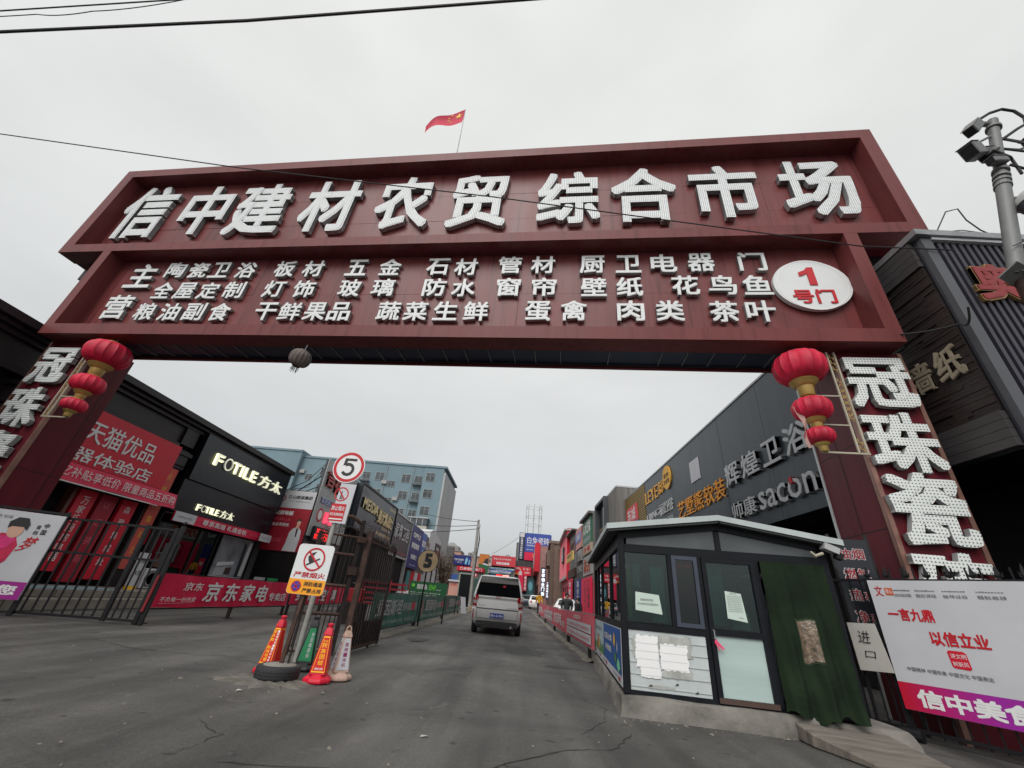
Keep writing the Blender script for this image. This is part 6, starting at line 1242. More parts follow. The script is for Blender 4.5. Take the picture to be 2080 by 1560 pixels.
pl = MB().box(-0.235, 0.235, -0.062, -0.048, 0.50, 0.635).build('number_plate', plate_b, van); text(pl, '新A·61006', -0.21, 0.21, 0.525, 0.612, -0.065, white_i, bold=0.01)
rdg = MB(); rg_ = [(-0.075, 1.165), (-0.06, 1.12), (-0.02, 1.095), (0, 1.085), (0.02, 1.095), (0.06, 1.12), (0.075, 1.165)]
rdg.tube([(x, 0.0, z) for x, z in rg_], 0.008, 6).tube([(-0.045, 0, 1.15), (0, 0, 1.12), (0.045, 0, 1.15)], 0.007, 6); rdg.build('emblem', mat('red_emblem', C(150, 30, 30), .3, .3), van)
text(van, 'WULING', -0.66, -0.44, 0.83, 0.86, -0.016, steel, bold=0.02); text(van, 'HONGGUANG', 0.33, 0.66, 0.80, 0.83, -0.016, steel, bold=0.02)
MB().box(0.14, 0.24, 0.06, 0.075, 1.44, 1.50).build('glowing_sticker', mat('sticker_glow_red', C(170, 20, 40), .4, emit=.1), van); MB().beam((-0.1, 0.075, 1.24), (0.35, 0.10, 1.30), 0.012).build('wiper', blackc, van)  # sticker is no lamp; a faint glow is put into its material
MB().tube([(0, 0.9, 1.80), (0, 0.95, 1.98)], 0.006, 5).build('aerial', blackc, van)
suvl = [(0.25, 0.78, 0.12, 4.3, .12), (0.45, 0.88, 0.0, 4.45, .15), (0.75, 0.91, -0.03, 4.48, .18), (0.95, 0.90, 0.02, 4.3, .18), (1.05, 0.87, 0.06, 3.4, .18), (1.35, 0.76, 0.25, 2.9, .2), (1.55, 0.68, 0.45, 2.5, .22), (1.62, 0.58, 0.65, 2.2, .25)]
sedl = [(0.22, 0.74, 0.12, 4.5, .12), (0.40, 0.84, 0.0, 4.62, .16), (0.65, 0.87, -0.02, 4.62, .2), (0.85, 0.85, 0.03, 4.5, .2), (0.93, 0.82, 0.55, 3.4, .2), (1.15, 0.72, 0.85, 3.0, .2), (1.36, 0.62, 1.25, 2.5, .2), (1.42, 0.52, 1.45, 2.2, .22)]
vehicle('parked_car', 'white suv parked with tail toward us behind the pedestrian in yellow', 'car', vwhite, suvl, 2.75, 58, 0, gl=(1.08, 1.5))
vehicle('parked_car', 'dark blue grey suv parked further down behind the white suv', 'car', mat('dark_blue_paint', (0.03, 0.04, 0.055), .3, coat=.6, var=.05), suvl, 1.75, 66, 0, gl=(1.08, 1.5))
vehicle('parked_car', 'pale silver hatchback at the far end of the lane', 'car', mat('silver_paint', (0.35, 0.38, 0.40), .3, coat=.6, var=.05), suvl, 2.1, 76, 0, gl=(1.08, 1.5))
vehicle('parked_car', 'white sedan parked behind the faded red banners at right', 'car', vwhite, sedl, 4.3, 37, math.pi-0.15, gl=(0.95, 1.33), gw=.58, wb=(0.8, 3.5))
vehicle('parked_car', 'white car on the left side beyond the kiosk banners', 'car', vwhite, sedl, -5.9, 40, R_(85), gl=(0.95, 1.33), gw=.58, wb=(0.8, 3.5))
# cargo tricycle
tc_ = thing('cargo_tricycle', 'red cargo tricycle with slatted sides parked behind the green tile banner', 'tricycle', (-5.0, 17.2, 0), R_(8))
redt = mat('red_enamel', C(165, 14, 34), 0.4, var=.15)
MB().box(-0.75, 0.75, -0.5, 0.5, 0.55, 0.62).build('bed', redt, tc_)
for z in (0.72, 0.9, 1.08, 1.26): MB().box(-0.75, 0.75, -0.52, -0.49, z, z+0.06).build('side_slat', redt, tc_); MB().box(-0.75, 0.75, 0.49, 0.52, z, z+0.06).build('side_slat', redt, tc_)
for x in (-0.72, -0.25, 0.25, 0.72): MB().box(x-.02, x+.02, -0.53, -0.49, 0.6, 1.4).build('stake', redt, tc_)
MB().box(-1.35, -1.0, -0.2, 0.2, 0.6, 1.02).build('front_panel', redt, tc_, bevel=.03); MB().tube([(-1.3, 0, 0.95), (-1.2, -.3, 1.2), (-1.2, .3, 1.2)], 0.02, 6).build('handlebar', black_m, tc_)
for x, y in ((0.35, -.45), (0.35, .45), (-1.3, 0)): MB().lathe([(0.2, -.05), (0.26, -.04), (0.26, .04), (0.2, .05)], k=20).build('wheel', tyre_m, tc_, loc=(x, y, 0.26), rot=(HP, 0, 0))
MB().tube([(-1.3, 0, 0.3), (-1.2, 0, 0.9)], 0.03, 6).build('fork', black_m, tc_)
rbx = MB().box(-0.2, 0.2, -0.15, 0.15, 0, 0.42).build('red_crate', redt, loc=(-5.35, 15.3, 0.62), bevel=.02); tag(rbx, 'small bright red box standing just left of the red tricycle', 'box')
crs = tag(MB().box(-0.35, 0.35, -0.3, 0.3, 0, 0.615).build('wooden_stand', rust_d, loc=(-5.35, 15.3, 0)), 'dark stand supporting the small red box behind the green banner', 'stand')

# ================================================================ PEOPLE
def skin_mesh(name, joints, edges, m, parent, sub=1):
    me = bpy.data.meshes.new(name); me.from_pydata([j[0] for j in joints], edges, [])
    o = bpy.data.objects.new(name, me); COL.objects.link(o)
    o.modifiers.new('s', 'SKIN'); 
    for v, j in zip(me.skin_vertices[0].data, joints): v.radius = (j[1], j[1]*(j[2] if len(j) > 2 else 1)); 
    me.skin_vertices[0].data[0].use_root = True
    sb_ = o.modifiers.new('u', 'SUBSURF'); sb_.levels = sub; sb_.render_levels = sub
    dg = bpy.context.evaluated_depsgraph_get(); m2 = bpy.data.meshes.new_from_object(o.evaluated_get(dg)); bpy.data.objects.remove(o)
    m2.materials.clear(); m2.materials.append(m); m2.shade_smooth(); m2.name = name
    return put(m2, name, parent)
skinm = mat('skin', (0.42, 0.26, 0.19), 0.6, var=.05); hairm = mat('black_hair', (0.012, 0.011, 0.01), 0.7, var=.2)
def person(label, x, y, rz, top, trou, stride=0.0, arms='down', h=1.72, hood=False):
    t = thing('person', label, 'person', (x, y, gz(y)), rz); k = h/1.72; S_ = stride
    J = [((0, 0, .92), .13, .85), ((0, 0, 1.10), .125, .8), ((0, 0, 1.30), .15, .75), ((0, 0, 1.42), .10, .8), ((0, 0, 1.50), .055), ((0, 0.01, 1.60), .085, 1.1), ((0, 0.01, 1.68), .075, 1.1)]
    E = [(0,1), (1,2), (2,3), (3,4), (4,5), (5,6)]
    for s in (-1, 1):
        st = S_*s
        b = len(J); J += [((s*.10, 0, .86), .095), ((s*.10, st*.22+.03, .50), .065), ((s*.10, st*.42-.02*abs(st), .10), .042), ((s*.10, st*.42+.14, .045), .04)]; E += [(0, b), (b, b+1), (b+1, b+2), (b+2, b+3)]
        a = len(J)
        if arms == 'pocket': J += [((s*.19, 0, 1.40), .06), ((s*.27, -.06, 1.16), .045), ((s*.20, .10, .98), .036), ((s*.16, .15, .95), .035)]
        else: J += [((s*.19, 0, 1.40), .06), ((s*.25, -st*.10, 1.15), .045), ((s*.26, -st*.22+.05, .93), .034), ((s*.26, -st*.25+.07, .84), .032)]
        E += [(3, a), (a, a+1), (a+1, a+2), (a+2, a+3)]
    J = [((p[0][0]*k, p[0][1]*k, p[0][2]*k),)+tuple(p[1:]) for p in J]
    skin_mesh('body', J, E, skinm, t)
    jk = [J[0], J[1], J[2], J[3], J[4]]; jk[0] = (Vector(J[0][0])+Vector((0, 0, -.06)), .165, .85); ja = [(jk[0][0], .165, .85), (J[1][0], .16, .85), (J[2][0], .20, .80), (J[3][0], .165, .8), ((0, 0, 1.49*k), .085)]; je = [(0,1), (1,2), (2,3), (3,4)]
    for q in (11, 19):
        b = len(ja); ja += [(J[q][0], .095), (J[q+1][0], .066), (J[q+2][0], .056)]; je += [(3, b), (b, b+1), (b+1, b+2)]
    skin_mesh('jacket', ja, je, top, t)
    tr_ = [((0, 0, .90*k), .14, .85)]; te = []
    for q in (7, 15): b = len(tr_); tr_ += [(J[q][0], .11), (J[q+1][0], .085), ((J[q+2][0][0], J[q+2][0][1], J[q+2][0][2]+.03), .065)]; te += [(0, b), (b, b+1), (b+1, b+2)]
    skin_mesh('trousers', tr_, te, trou, t)
    MB().lathe([(0.03, -.11), (0.088, -.07), (0.100, 0.0), (0.092, .06), (0.05, .105), (0.01, .115)], k=16).build('hair', hairm, t, smooth=True, loc=(0, -0.018*k, 1.655*k))
    for s in (-1, 1):
        q = J[9 if s < 0 else 17][0]; MB().box(-.045, .045, -.09, .17, 0, .085).build('shoe', black_m, t, loc=(q[0], q[1], 0.0), bevel=.02)
        MB().lathe([(0.002, -.012), (0.012, 0), (0.002, .012)], k=8).build('eye', black_i, t, loc=(s*.032, .088, 1.635*k))
    MB().beam((0, .085, 1.63*k), (0, .118, 1.595*k), .02).build('nose', skinm, t); MB().box(-.025, .025, .082, .09, 1.555*k, 1.565*k).build('mouth', mat('lips', (.25, .08, .07), .6), t)
    if hood: MB().lathe([(0.09, -.07), (0.125, -.03), (0.12, .02), (0.08, .05)], k=14).build('hood', top, t, smooth=True, loc=(0, -0.05, 1.47*k))
    return t
person('pedestrian in a yellow hooded jacket and dark trousers walking away down the lane', 2.07, 38.0, R_(0), mat('mustard_jacket', C(205, 150, 40), .8, var=.12), mat('dark_trousers', (0.02, 0.018, 0.025), .8), stride=.45, hood=True)
person('man in a dark grey padded jacket standing behind the faded red banner', 2.45, 21.3, math.pi, mat('dark_grey_jacket', (0.04, 0.045, 0.05), .8, var=.25), mat('dark_trousers', (0.02, 0.018, 0.025), .8), arms='pocket', h=1.60)
person('person in black with a red scarf half hidden behind the faded red banner', 3.15, 22.6, R_(120), mat('black_jacket', (0.015, 0.014, 0.016), .8, var=.25), mat('dark_trousers', (0.02, 0.018, 0.025), .8), arms='pocket', h=1.45)
# ================================================================ RIGHT ROW, FARTHER BUILDINGS
def rb(name, label, X, y0, y1, z, m, depth=6, rz=-HP, bz=0.0):
    t = thing(name, label, 'building', (X, 0, 0), rz)
    MB().box(-y1, -y0, 0, depth, bz, z).build('wall', m, t); return t
timber = mat('grey_weathered_timber', (0.155, 0.145, 0.135), 0.8, var=0.35, vscale=1.2, stretch=(5, 5, .3))
t1 = rb('shop_building', 'grey timber clad shop box standing proud beside the gold slatted sign', 5.95, 25.4, 34.1, 8.02, timber)
MB().box(-34.12, -25.38, -0.03, 6, 8.03, 8.12).build('coping', slat_l, t1)
for i in range(14):
    y = 25.5+i*0.6; 
    if not (27.8 < y < 31.2): MB().box(-y-0.56, -y, -0.05, -0.002, 4.6, 8.0).build('board', timber, t1)
MB().box(-31.3, -27.8, -0.02, -0.002, 5.1, 8.0).build('recess_back', black_b, t1); MB().frame(-31.3, -27.8, 5.0, 7.99, 0.2, -0.35, -0.003).build('window_frame', mat('dark_frame', (0.05, 0.055, 0.06), .5), t1)
MB().box(-29.3, -28.2, -0.12, -0.03, 5.3, 7.6).build('window', glass_d, t1); MB().box(-30.2, -28.6, -0.2, -0.15, 5.75, 6.1).build('small_sign', gold_s, t1); text(t1, '装饰', -30.1, -28.8, 5.8, 6.05, -0.21, black_i, bold=.02)
sh_m = [redb, navy_b, dark_int, crimson, dark_int, whiteb]
for i in range(6): MB().box(-33.9+i*1.4, -32.6+i*1.4, -0.04, 0, 0.3, 2.9).build('shopfront_panel', sh_m[i], t1)
t2 = rb('shop_building', 'shop with green and red stacked signboards right of the lane', 6.0, 34.2, 39.4, 8.05, mat('grey_plaster', (0.24, 0.23, 0.22), .8, var=.15))
MB().box(-39.5, -34.15, -0.4, 6, 8.05, 8.25).build('roof', mat('brown_eave', (0.10, 0.085, 0.08), .6), t2)
gsn = MB().box(-39.0, -34.5, -0.15, -0.002, 5.9, 7.95).build('sign_board', mat('bottle_green_board', C(48, 100, 76), .5, var=.1), t2)
text(gsn, '人木艺家', -38.7, -34.8, 6.75, 7.8, -0.16, white_i, bold=0.02); text(gsn, '全屋定制衣柜', -38.6, -34.9, 6.1, 6.5, -0.16, silver, bold=0)
ogs = MB().box(-39.0, -34.5, -0.15, -0.002, 5.2, 5.88).build('sign_board', mat('peach_board', C(170, 150, 130), .5), t2); text(ogs, '门窗 · 橱柜', -38.5, -35, 5.3, 5.75, -0.16, red_i, bold=0.02)
for i in range(9): MB().box(-39.0, -34.5, -0.12, -0.002, 3.55+i*0.16, 3.67+i*0.16).build('slat', slat_l, t2)
text(t2, '东方', -38.4, -35.2, 3.75, 4.8, -0.125, mat('red_brown_letter', C(170, 80, 50), .5), depth=.04, bold=.02)
rv = MB().box(-39.2, -34.6, -0.25, -0.05, 0.7, 3.3).build('red_shopfront', crimson, t2)
for k, (s, y) in enumerate((('广东陶瓷', -35.7), ('广东三工厂', -37.4))):
    for i, c in enumerate(s): text(rv, c, y, y+0.75, 2.65-i*0.5, 3.1-i*0.5, -0.26, black_i if k == 0 else mat('dark_red_ink', (.1, .01, .02), .5), bold=.02)
t3 = rb('shop_building', 'narrow shop with pink and blue signboards and a deep blue vertical sign', 6.0, 39.5, 44.0, 8.1, mat('dark_grey_plaster', (0.07, 0.07, 0.075), .7, var=.2))
pb = MB().box(-43.8, -39.8, -0.15, -0.002, 6.1, 8.0).build('sign_board', mat('pale_pink_board', C(190, 130, 125), .5), t3); bl_ = MB().box(-43.6, -40.0, -0.2, -0.155, 6.7, 7.5).build('sign_board', mat('lilac_blue_board', C(110, 120, 180), .5), t3); text(bl_, '汇源建材', -43.3, -40.3, 6.85, 7.35, -0.21, white_i, bold=.01)
for i in range(5): MB().box(-42.6, -40.2, -0.12, -0.002, 5.0+i*0.2, 5.14+i*0.2).build('vent_slat', slat_l, t3)
text(t3, 'DOMINO', -43.4, -40.0, 4.0, 4.6, -0.05, silver, bold=.02)
ysn = MB().box(-45.0, -40.2, -0.9, -0.8, 4.95, 5.75).build('projecting_sign', mat('yellow_print', C(215, 180, 90), .5), t3); text(ysn, '名家名门', -44.6, -40.6, 5.3, 5.65, -0.91, black_i, bold=.02); text(ysn, '定制 设计 安装', -44.4, -40.8, 5.02, 5.2, -0.91, grey_i, bold=0)
bv = MB().box(-43.8, -40.2, -0.2, -0.002, 0.7, 3.4).build('blue_shopfront', navy_b, t3)
for i, c in enumerate('国尔整木'): text(bv, c, -42.3, -41.2, 2.75-i*0.6, 3.25-i*0.6, -0.21, white_i, bold=.02)
t4 = rb('shop_building', 'grey shop with red seal letters between blue sign shop and pink building', 6.0, 44.1, 50.0, 8.2, mat('warm_grey_board', (0.17, 0.17, 0.165), .6, var=.15))
text(t4, '名门', -49.2, -45.0, 6.0, 7.4, -0.02, mat('rust_letter', C(120, 60, 50), .5), depth=.05, bold=.02); text(t4, '木业', -48.8, -45.6, 4.7, 5.7, -0.02, grey_i, bold=.02)
MB().box(-50.0, -44.1, -0.5, 0, 8.2, 8.35).build('eave', mat('brown_eave', (0.10, 0.085, 0.08), .6), t4); MB().box(-50.0, -44.1, -0.2, 0, 3.8, 4.6).build('sign_board', rust, t4)
for i, c in enumerate('地暖地板'): text(t4, c, -48.3, -46.8, 2.9-i*0.7, 3.45-i*0.7, -0.25, white_i, bold=.02)
MB().box(-49.5, -45.5, -0.24, -0.21, 0.6, 3.7).build('red_panel', crimson, t4)
pinkb = mat('pink_red_corrugated', C(214, 122, 132), 0.6, var=.1, stretch=(3, 1, .3))
pa = -HP-math.atan2(0.5, 12.2)
t5 = thing('shop_building', 'tall pink red building with red side face and pale eaves right of the lane', 'building', (5.01, 43.9, 0), pa)
MB().box(-12.3, 0, 0.0, 5, 3.62, 8.05).build('upper_wall', pinkb, t5); MB().box(-12.3, -0.1, 0.35, 5, 0, 3.6).build('lower_wall', mat('pink_lower_wall', C(190, 80, 96), .6, var=.15), t5)
MB().box(-0.0+0.002, 0.06, -0.05, 5, 3.4, 8.3).build('side_face', redb, t5)
for i in range(20): MB().box(-12.2+i*0.61, -12.16+i*0.61, -0.04, -0.002, 3.9, 8.04).build('rib', pinkb, t5)
MB().box(-12.4, 0.2, -0.32, 5, 8.06, 8.22).build('eave', slat_l, t5); MB().box(-12.3, 0, -0.03, 0.02, 3.62, 3.9).build('base_trim', slat_l, t5)
text(t5, '福', -6.2, -3.4, 5.3, 6.9, -0.06, mat('dark_wood_letter', (.05, .03, .03), .5), depth=.15, bold=.03); text(t5, '福', -6.15, -3.45, 5.35, 6.85, -0.215, silver, depth=.01, bold=.01)
for x in (-10.5, -7.5, -4.3, -1.6): MB().box(x, x+1.2, 0.31, 0.348, 0.5, 3.0).build('doorway', dark_int if x < -2 else redb, t5)
brn = mat('brown_stone', (0.15, 0.10, 0.075), .6, var=.2, vscale=1.5)
t6 = thing('shop_building', 'brown stone building with columns beyond the pink red building', 'building', (4.37, 57.0, 0.3), -HP-0.05)
MB().box(-14, 0, 0.4, 6, 0, 8.0).build('wall', brn, t6); MB().box(-14.2, 0.2, -0.3, 6, 8.0, 8.35).build('cornice', brn, t6); MB().box(-6.2, -0.5, -0.5, 0.39, 5.3, 7.2).build('sign_box', brn, t6); MB().box(-6.0, -0.7, -0.56, -0.51, 5.5, 7.0).build('dark_sign', rust_d, t6)
for x in (-13.2, -10.6, -8.0, -5.4, -2.8, -0.4): MB().box(x, x+0.5, -0.1, 0.39, 0, 8.0).build('column', mat('dark_stone_column', (0.10, 0.066, 0.05), .6), t6)
t7 = thing('shop_building', 'bright red signed shop beyond the brown stone building', 'building', (3.35, 72.0, 0.5), -HP-0.02)
MB().box(-16, 0, 0.3, 6, 0, 9.2).build('wall', mat('pinkish_plaster', C(150, 110, 105), .7, var=.2), t7)
rs7 = MB().box(-15, 0.1, -0.5, 0.29, 5.2, 9.6).build('sign_box', redb, t7); MB().box(0.11, 0.16, -0.5, 0.35, 5.2, 9.6).build('sign_side', redb, t7); text(rs7, '红星美凯', -14, -1.5, 6.3, 9.0, -0.52, white_i, bold=.02)
for x in (-13, -10, -7, -4, -1.2): MB().box(x, x+1.1, 0.26, 0.298, 0.6, 3.4).build('doorway', dark_int, t7)
def rescale(t, k): t.scale = (k,)*3; t.location = (t.location.x*k, t.location.y*k, 1.1+(t.location.z-1.1)*k)
for q in (t1, t2, t3, t4): rescale(q, krow)
for q in (t5, t6, t7): rescale(q, 1.263)
# upright lit light-box column
lv = thing('vertical_light_sign', 'tall black vertical sign with lit white characters beside the brown building', 'sign', (3.0, 46.0, gz(46)), R_(-12))
MB().box(-0.42, 0.05, -0.1, 0.1, 1.35, 4.2).build('light_box', navy_d, lv); MB().box(-0.2, -0.1, -0.02, 0.02, 0, 1.35).build('post', black_m, lv)
for i, c in enumerate('宜都钢业门饰'): text(lv, c, -0.36, -0.02, 3.70-i*0.43, 4.05-i*0.43, -0.11, mat('lit_cool_letter', (0.85, 0.9, 1.0), .5, var=0, emit=.8), bold=.03)
MB().box(0.15, 0.42, -0.08, 0.08, 1.2, 2.9).build('light_box', navy_d, lv)
for i, c in enumerate('工程有限公司'): text(lv, c, 0.19, 0.38, 2.62-i*0.24, 2.82-i*0.24, -0.09, mat('lit_cool_letter', (0.85, 0.9, 1.0), .5, var=0, emit=.8), bold=.02)
rs8 = thing('standing_banner', 'small red standing banner in front of the shops right of the lane', 'sign', (4.75, 42.5, gz(42)), R_(-15))
MB().box(-0.2, 0.3, -0.02, 0.02, 0.1, 2.0).build('cloth', redb, rs8); text(rs8, '特价', -0.1, 0.2, 1.3, 1.7, -0.025, white_i, bold=.02); MB().box(-0.25, 0.35, -0.03, 0.03, 0, 0.098).build('base', black_m, rs8)

# ================================================================ THE END OF THE LANE
before_end = {o.name for o in bpy.data.objects}
def fb(name, label, x0, x1, y, z0, z1, m, depth=4, cat='building'):
    t = thing(name, label, cat, ((x0+x1)/2, y, gz(y))); w = (x1-x0)/2
    MB().box(-w, w, 0, depth, z0, z1-gz(y)).build('wall', m, t); return t, w, -gz(y)
wallg = mat('dull_far_wall', (0.13, 0.12, 0.115), .8, var=.3)
def board(t, w, x0, x1, z0, z1, m, y=-0.1, name='sign_board'): return MB().box(x0, x1, y, -0.002, z0, z1).build(name, m, t)
t, w, d = fb('shop_building', 'low far shop with a navy billboard behind the utility pole', -8.4, -5.0, 56, 0, 4.55, wallg)
nb2 = board(t, w, -1.6, 0.75, 4.62+d, 5.75+d, navy_b, -0.2); MB().box(-1.5, 0.6, -0.001, 0.2, 4.16, 5.3).build('frame', black_m, t)
text(nb2, '科技引领未来', -1.4, -0.2, 5.1+d, 5.35+d, -0.21, white_i, bold=.01); text(nb2, '品质 卫浴', -1.0, -0.4, 4.85+d, 5.0+d, -0.21, white_i, bold=0); poly([(0.0, 4.75+d), (0.2, 4.7+d), (0.35, 5.3+d), (0.2, 5.6+d), (0.02, 5.3+d)], -0.215, mat('ice_blue_print', C(130, 190, 220), .5), 'print', nb2); poly([(0.45, 4.72+d), (0.6, 4.7+d), (0.65, 5.2+d), (0.5, 5.35+d)], -0.215, mat('ice_blue_print', C(130, 190, 220), .5), 'print', nb2)
for x, m in ((-1.6, navy_b), (-0.4, redb), (0.6, orange)): MB().box(x, x+1.0, -0.1, -0.002, 0.6, 2.4).build('shopfront', m, t); MB().box(x, x+1.0, -0.12, -0.002, 2.5, 3.1).build('fascia', [blue_b, redb, crimson][int((x+1.6)/1.1)], t)
t, w, d = fb('billboard_tower', 'tall green and orange billboard with a black and white picture', -4.93, -3.68, 56, 0, 6.15, mat('forest_green_print', C(30, 96, 56), .5, var=.1), depth=.5, cat='billboard')
rect(-0.61, 0.62, 4.95+d, 6.12+d, -0.004, mat('amber_print', C(190, 110, 40), .5), 'print', t); poly([(-0.1, 5.15+d), (0.1, 4.95+d), (0.55, 4.9+d), (0.58, 5.7+d), (0.2, 5.6+d)], -0.008, black_i, 'print', t); poly([(-0.15, 4.92+d), (0.6, 4.8+d), (0.6, 4.95+d), (0, 5.1+d)], -0.011, whiteb, 'print', t); text(t, '优惠', -0.45, -0.05, 4.1+d, 4.45+d, -0.008, mat('mint_print', C(120, 200, 150), .5), bold=.02)
t, w, d = fb('shop_building', 'far building with a wide red billboard above pale banded signs', -3.62, -0.2, 57, 0, 4.9, wallg)
r1 = board(t, w, -1.45, 1.7, 4.98+d, 6.2+d, mat('coral_board', C(190, 52, 66), .5, var=.08), -0.2); MB().box(-1.4, 1.6, 0, 0.1, 4.4, 5.6).build('frame', black_m, t)
text(r1, '轻松住新家', -0.8, 0.9, 5.15+d, 5.45+d, -0.21, white_i, bold=.03); text(r1, '拎包入住 大户自装手', -1.2, 1.1, 5.7+d, 5.9+d, -0.21, white_i, bold=.01)
for i, (z, m) in enumerate(((4.75, mat('pale_cyan_board', C(160, 190, 195), .5)), (4.55, blue_b), (4.38, whiteb), (4.2, mat('grey_blue_board', C(120, 150, 165), .5)))): bb = board(t, w, -1.65, 1.6-0.2*i, z-0.16+d, z+d, m, -0.15-0.02*i); text(bb, '建材家居广场', -1.1+0.3*i, 0.8, z-0.13+d, z-0.03+d, -0.16-0.02*i, navy_b if i != 1 else white_i, bold=.01)
lr = board(t, w, -0.75, 1.0, 3.72+d, 4.0+d, black_b, -0.3, 'led_sign'); text(lr, '欢迎光临本店欢迎', -0.7, 0.95, 3.75+d, 3.97+d, -0.31, led_red, bold=.08); MB().box(0.2, 1.0, -0.5, -0.4, 3.45, 3.52).build('lamp', warm_white, t)
MB().box(-1.4, -0.85, -0.2, -0.002, 3.0, 3.5).build('blue_sign', blue_b, t)
t, w, d = fb('shop_building', 'dark far shop with red sign and pale figure at the lane end', -0.7, 2.6, 58, 0, 5.9, mat('dark_far_wall', (0.05, 0.048, 0.05), .8, var=.3))
r2 = board(t, w, -1.55, 0.95, 4.2+d, 5.2+d, redb, -0.2); text(r2, '冠珠瓷砖', -1.4, -0.55, 4.85+d, 5.1+d, -0.21, white_i, bold=.01); text(r2, '买一送一', -0.1, 0.8, 4.8+d, 5.1+d, -0.21, white_i, bold=.01); text(r2, '超低价', 0.1, 0.8, 4.4+d, 4.65+d, -0.21, white_i, bold=.01); text(r2, '特惠', -1.4, -0.6, 4.25+d, 4.45+d, -0.21, yellow_i, bold=.01)
merge([poly([(-0.65, 4.0+d), (-0.25, 4.0+d), (-0.22, 4.5+d), (-0.35, 4.7+d), (-0.55, 4.7+d), (-0.68, 4.45+d)], -0.215, whiteb, 'print', r2), disc(-0.45, 4.85+d, 0.1, -0.215, mat('print_skin', C(205, 160, 140), .6), 'print', r2, 16)], 'printed_figure')
hb = board(t, w, -0.62, 0.0, 1.9, 3.75, crimson, -0.9, 'vertical_banner'); hb2 = board(t, w, 0.08, 0.42, 2.0, 3.75, pinkred, -0.7, 'vertical_banner')
for i, c in enumerate('盛大开业'): text(hb2, c, 0.12, 0.38, 3.35-i*0.4, 3.65-i*0.4, -0.71, white_i, bold=.02)
MB().box(0.5, 1.4, -0.05, -0.002, 1.2, 3.4).build('poster', mat('teal_dark_print', C(50, 90, 96), .5), t); disc(0.95, 2.6, 0.55, -0.055, mat('pale_teal_print', C(110, 170, 185), .5), 'print', t, 20, rx=.3)
# navy tile billboard tower with telecom antennas
t, w, d = fb('billboard_building', 'building topped by navy billboard with white lettering under the antennas', 0.05, 4.6, 60, 0, 9.7, mat('far_dark_grey', (0.09, 0.09, 0.09), .8, var=.2), depth=5)
sc_ = 60/56
nb3 = board(t, w, -1.42, 2.2, 6.85, 9.35, mat('royal_blue_board', C(46, 70, 150), .5, var=.05), -0.25); text(nb3, '白兔瓷砖', -1.15, 1.95, 7.95, 8.85, -0.26, white_i, bold=-.01); text(nb3, 'WHITE RABBIT CERAMICS', -1.15, 1.95, 7.6, 7.82, -0.26, white_i, bold=.01); text(nb3, '服务电话    工程热线', -1.15, 0.9, 7.1, 7.25, -0.26, white_i, bold=0)
r3 = board(t, w, -1.42, 2.2, 5.8, 6.83, crimson, -0.22); text(r3, '有', -0.3, 0.3, 6.0, 6.7, -0.23, orange, bold=.03)
vb = board(t, w, -2.25, -1.5, 5.9, 9.35, mat('dark_navy_board', C(34, 40, 70), .5), -0.25); rect(-2.2, -1.55, 8.75, 9.3, -0.254, whiteb, 'print', vb)
for i, c in enumerate('新疆福洋商贸有限公'): text(vb, c, -2.05, -1.72, 8.4-i*0.31, 8.66-i*0.31, -0.26, white_i, bold=.01)
MB().box(-2.6, -2.3, -0.1, 3, 5.5, 8.0).build('side_tower', mat('far_grey_pier', (0.12, 0.12, 0.12), .8), t)
ta = thing('telecom_antennas', 'ring of slim white telecom antennas rising above the navy billboard building', 'antenna', (2.0, 62, 9.9))
nn = 8
for i in range(nn):
    a = i*2*math.pi/nn; x, y = 1.15*math.cos(a), 1.15*math.sin(a); MB().tube([(x, y, -0.3), (x, y, 4.3)], 0.03, 6).build('pole', slat_l, ta)
    if i % 2 == 0: MB().box(x-.09, x+.09, y-.06, y+.06, 3.1, 4.2).build('antenna', whiteb, ta); MB().box(x-.07, x+.07, y-.06, y+.06, 2.2, 2.9).build('antenna', slat_l, ta)
for z in (1.3, 2.5, 3.8): MB().tube([(1.15*math.cos(i*math.pi/8), 1.15*math.sin(i*math.pi/8), z) for i in range(17)], 0.022, 5).build('ring', slat_l, ta)
for q in [o for o in bpy.data.objects if o.type == 'EMPTY' and o.parent is None and o.name not in before_end]: rescale(q, 1.85)
# gate kiosk at the far end
kk = thing('security_kiosk', 'small grey kiosk with red roof sign and a round red 1', 'kiosk', (-4.05, 38, gz(38)), 0)
MB().box(-1.0, 1.05, 0.0, 2.2, 0.0, 2.85).build('wall', mat('kiosk_green_grey', (0.10, 0.13, 0.12), .6, var=.2), kk)
MB().box(-1.12, 1.2, -0.15, 2.3, 2.86, 3.2).build('fascia', redb, kk); ring(-0.72, 3.03, 0.09, 0.12, -0.155, white_i, 'print', kk); text(kk, '步阳安全门', -0.55, 1.05, 2.92, 3.14, -0.155, white_i, bold=.02)
for x0, x1 in ((-0.85, 0.35),): MB().frame(x0, x1, 0.05, 2.7, 0.1, -0.03, -0.001).build('door_frame', mat('pale_green_frame', (0.30, 0.33, 0.28), .5), kk); MB().box(x0+0.1, x1-0.1, -0.015, -0.002, 0.1, 2.6).build('door_glass', vglass, kk)
disc(0.55, 2.62, 0.17, -0.008, redb, 'number_disc', kk, 24); text(kk, '1', 0.50, 0.61, 2.52, 2.73, -0.012, white_i, bold=.02)
MB().box(0.38, 0.85, -0.02, -0.002, 0.9, 2.3).build('side_window', mat('kiosk_window', (0.05, 0.10, 0.09), .2), kk)
bt = thing('barrier_machine', 'white barrier gate machine with a red panel beside the utility pole', 'barrier', (-2.55, 33.5, gz(33.5)))
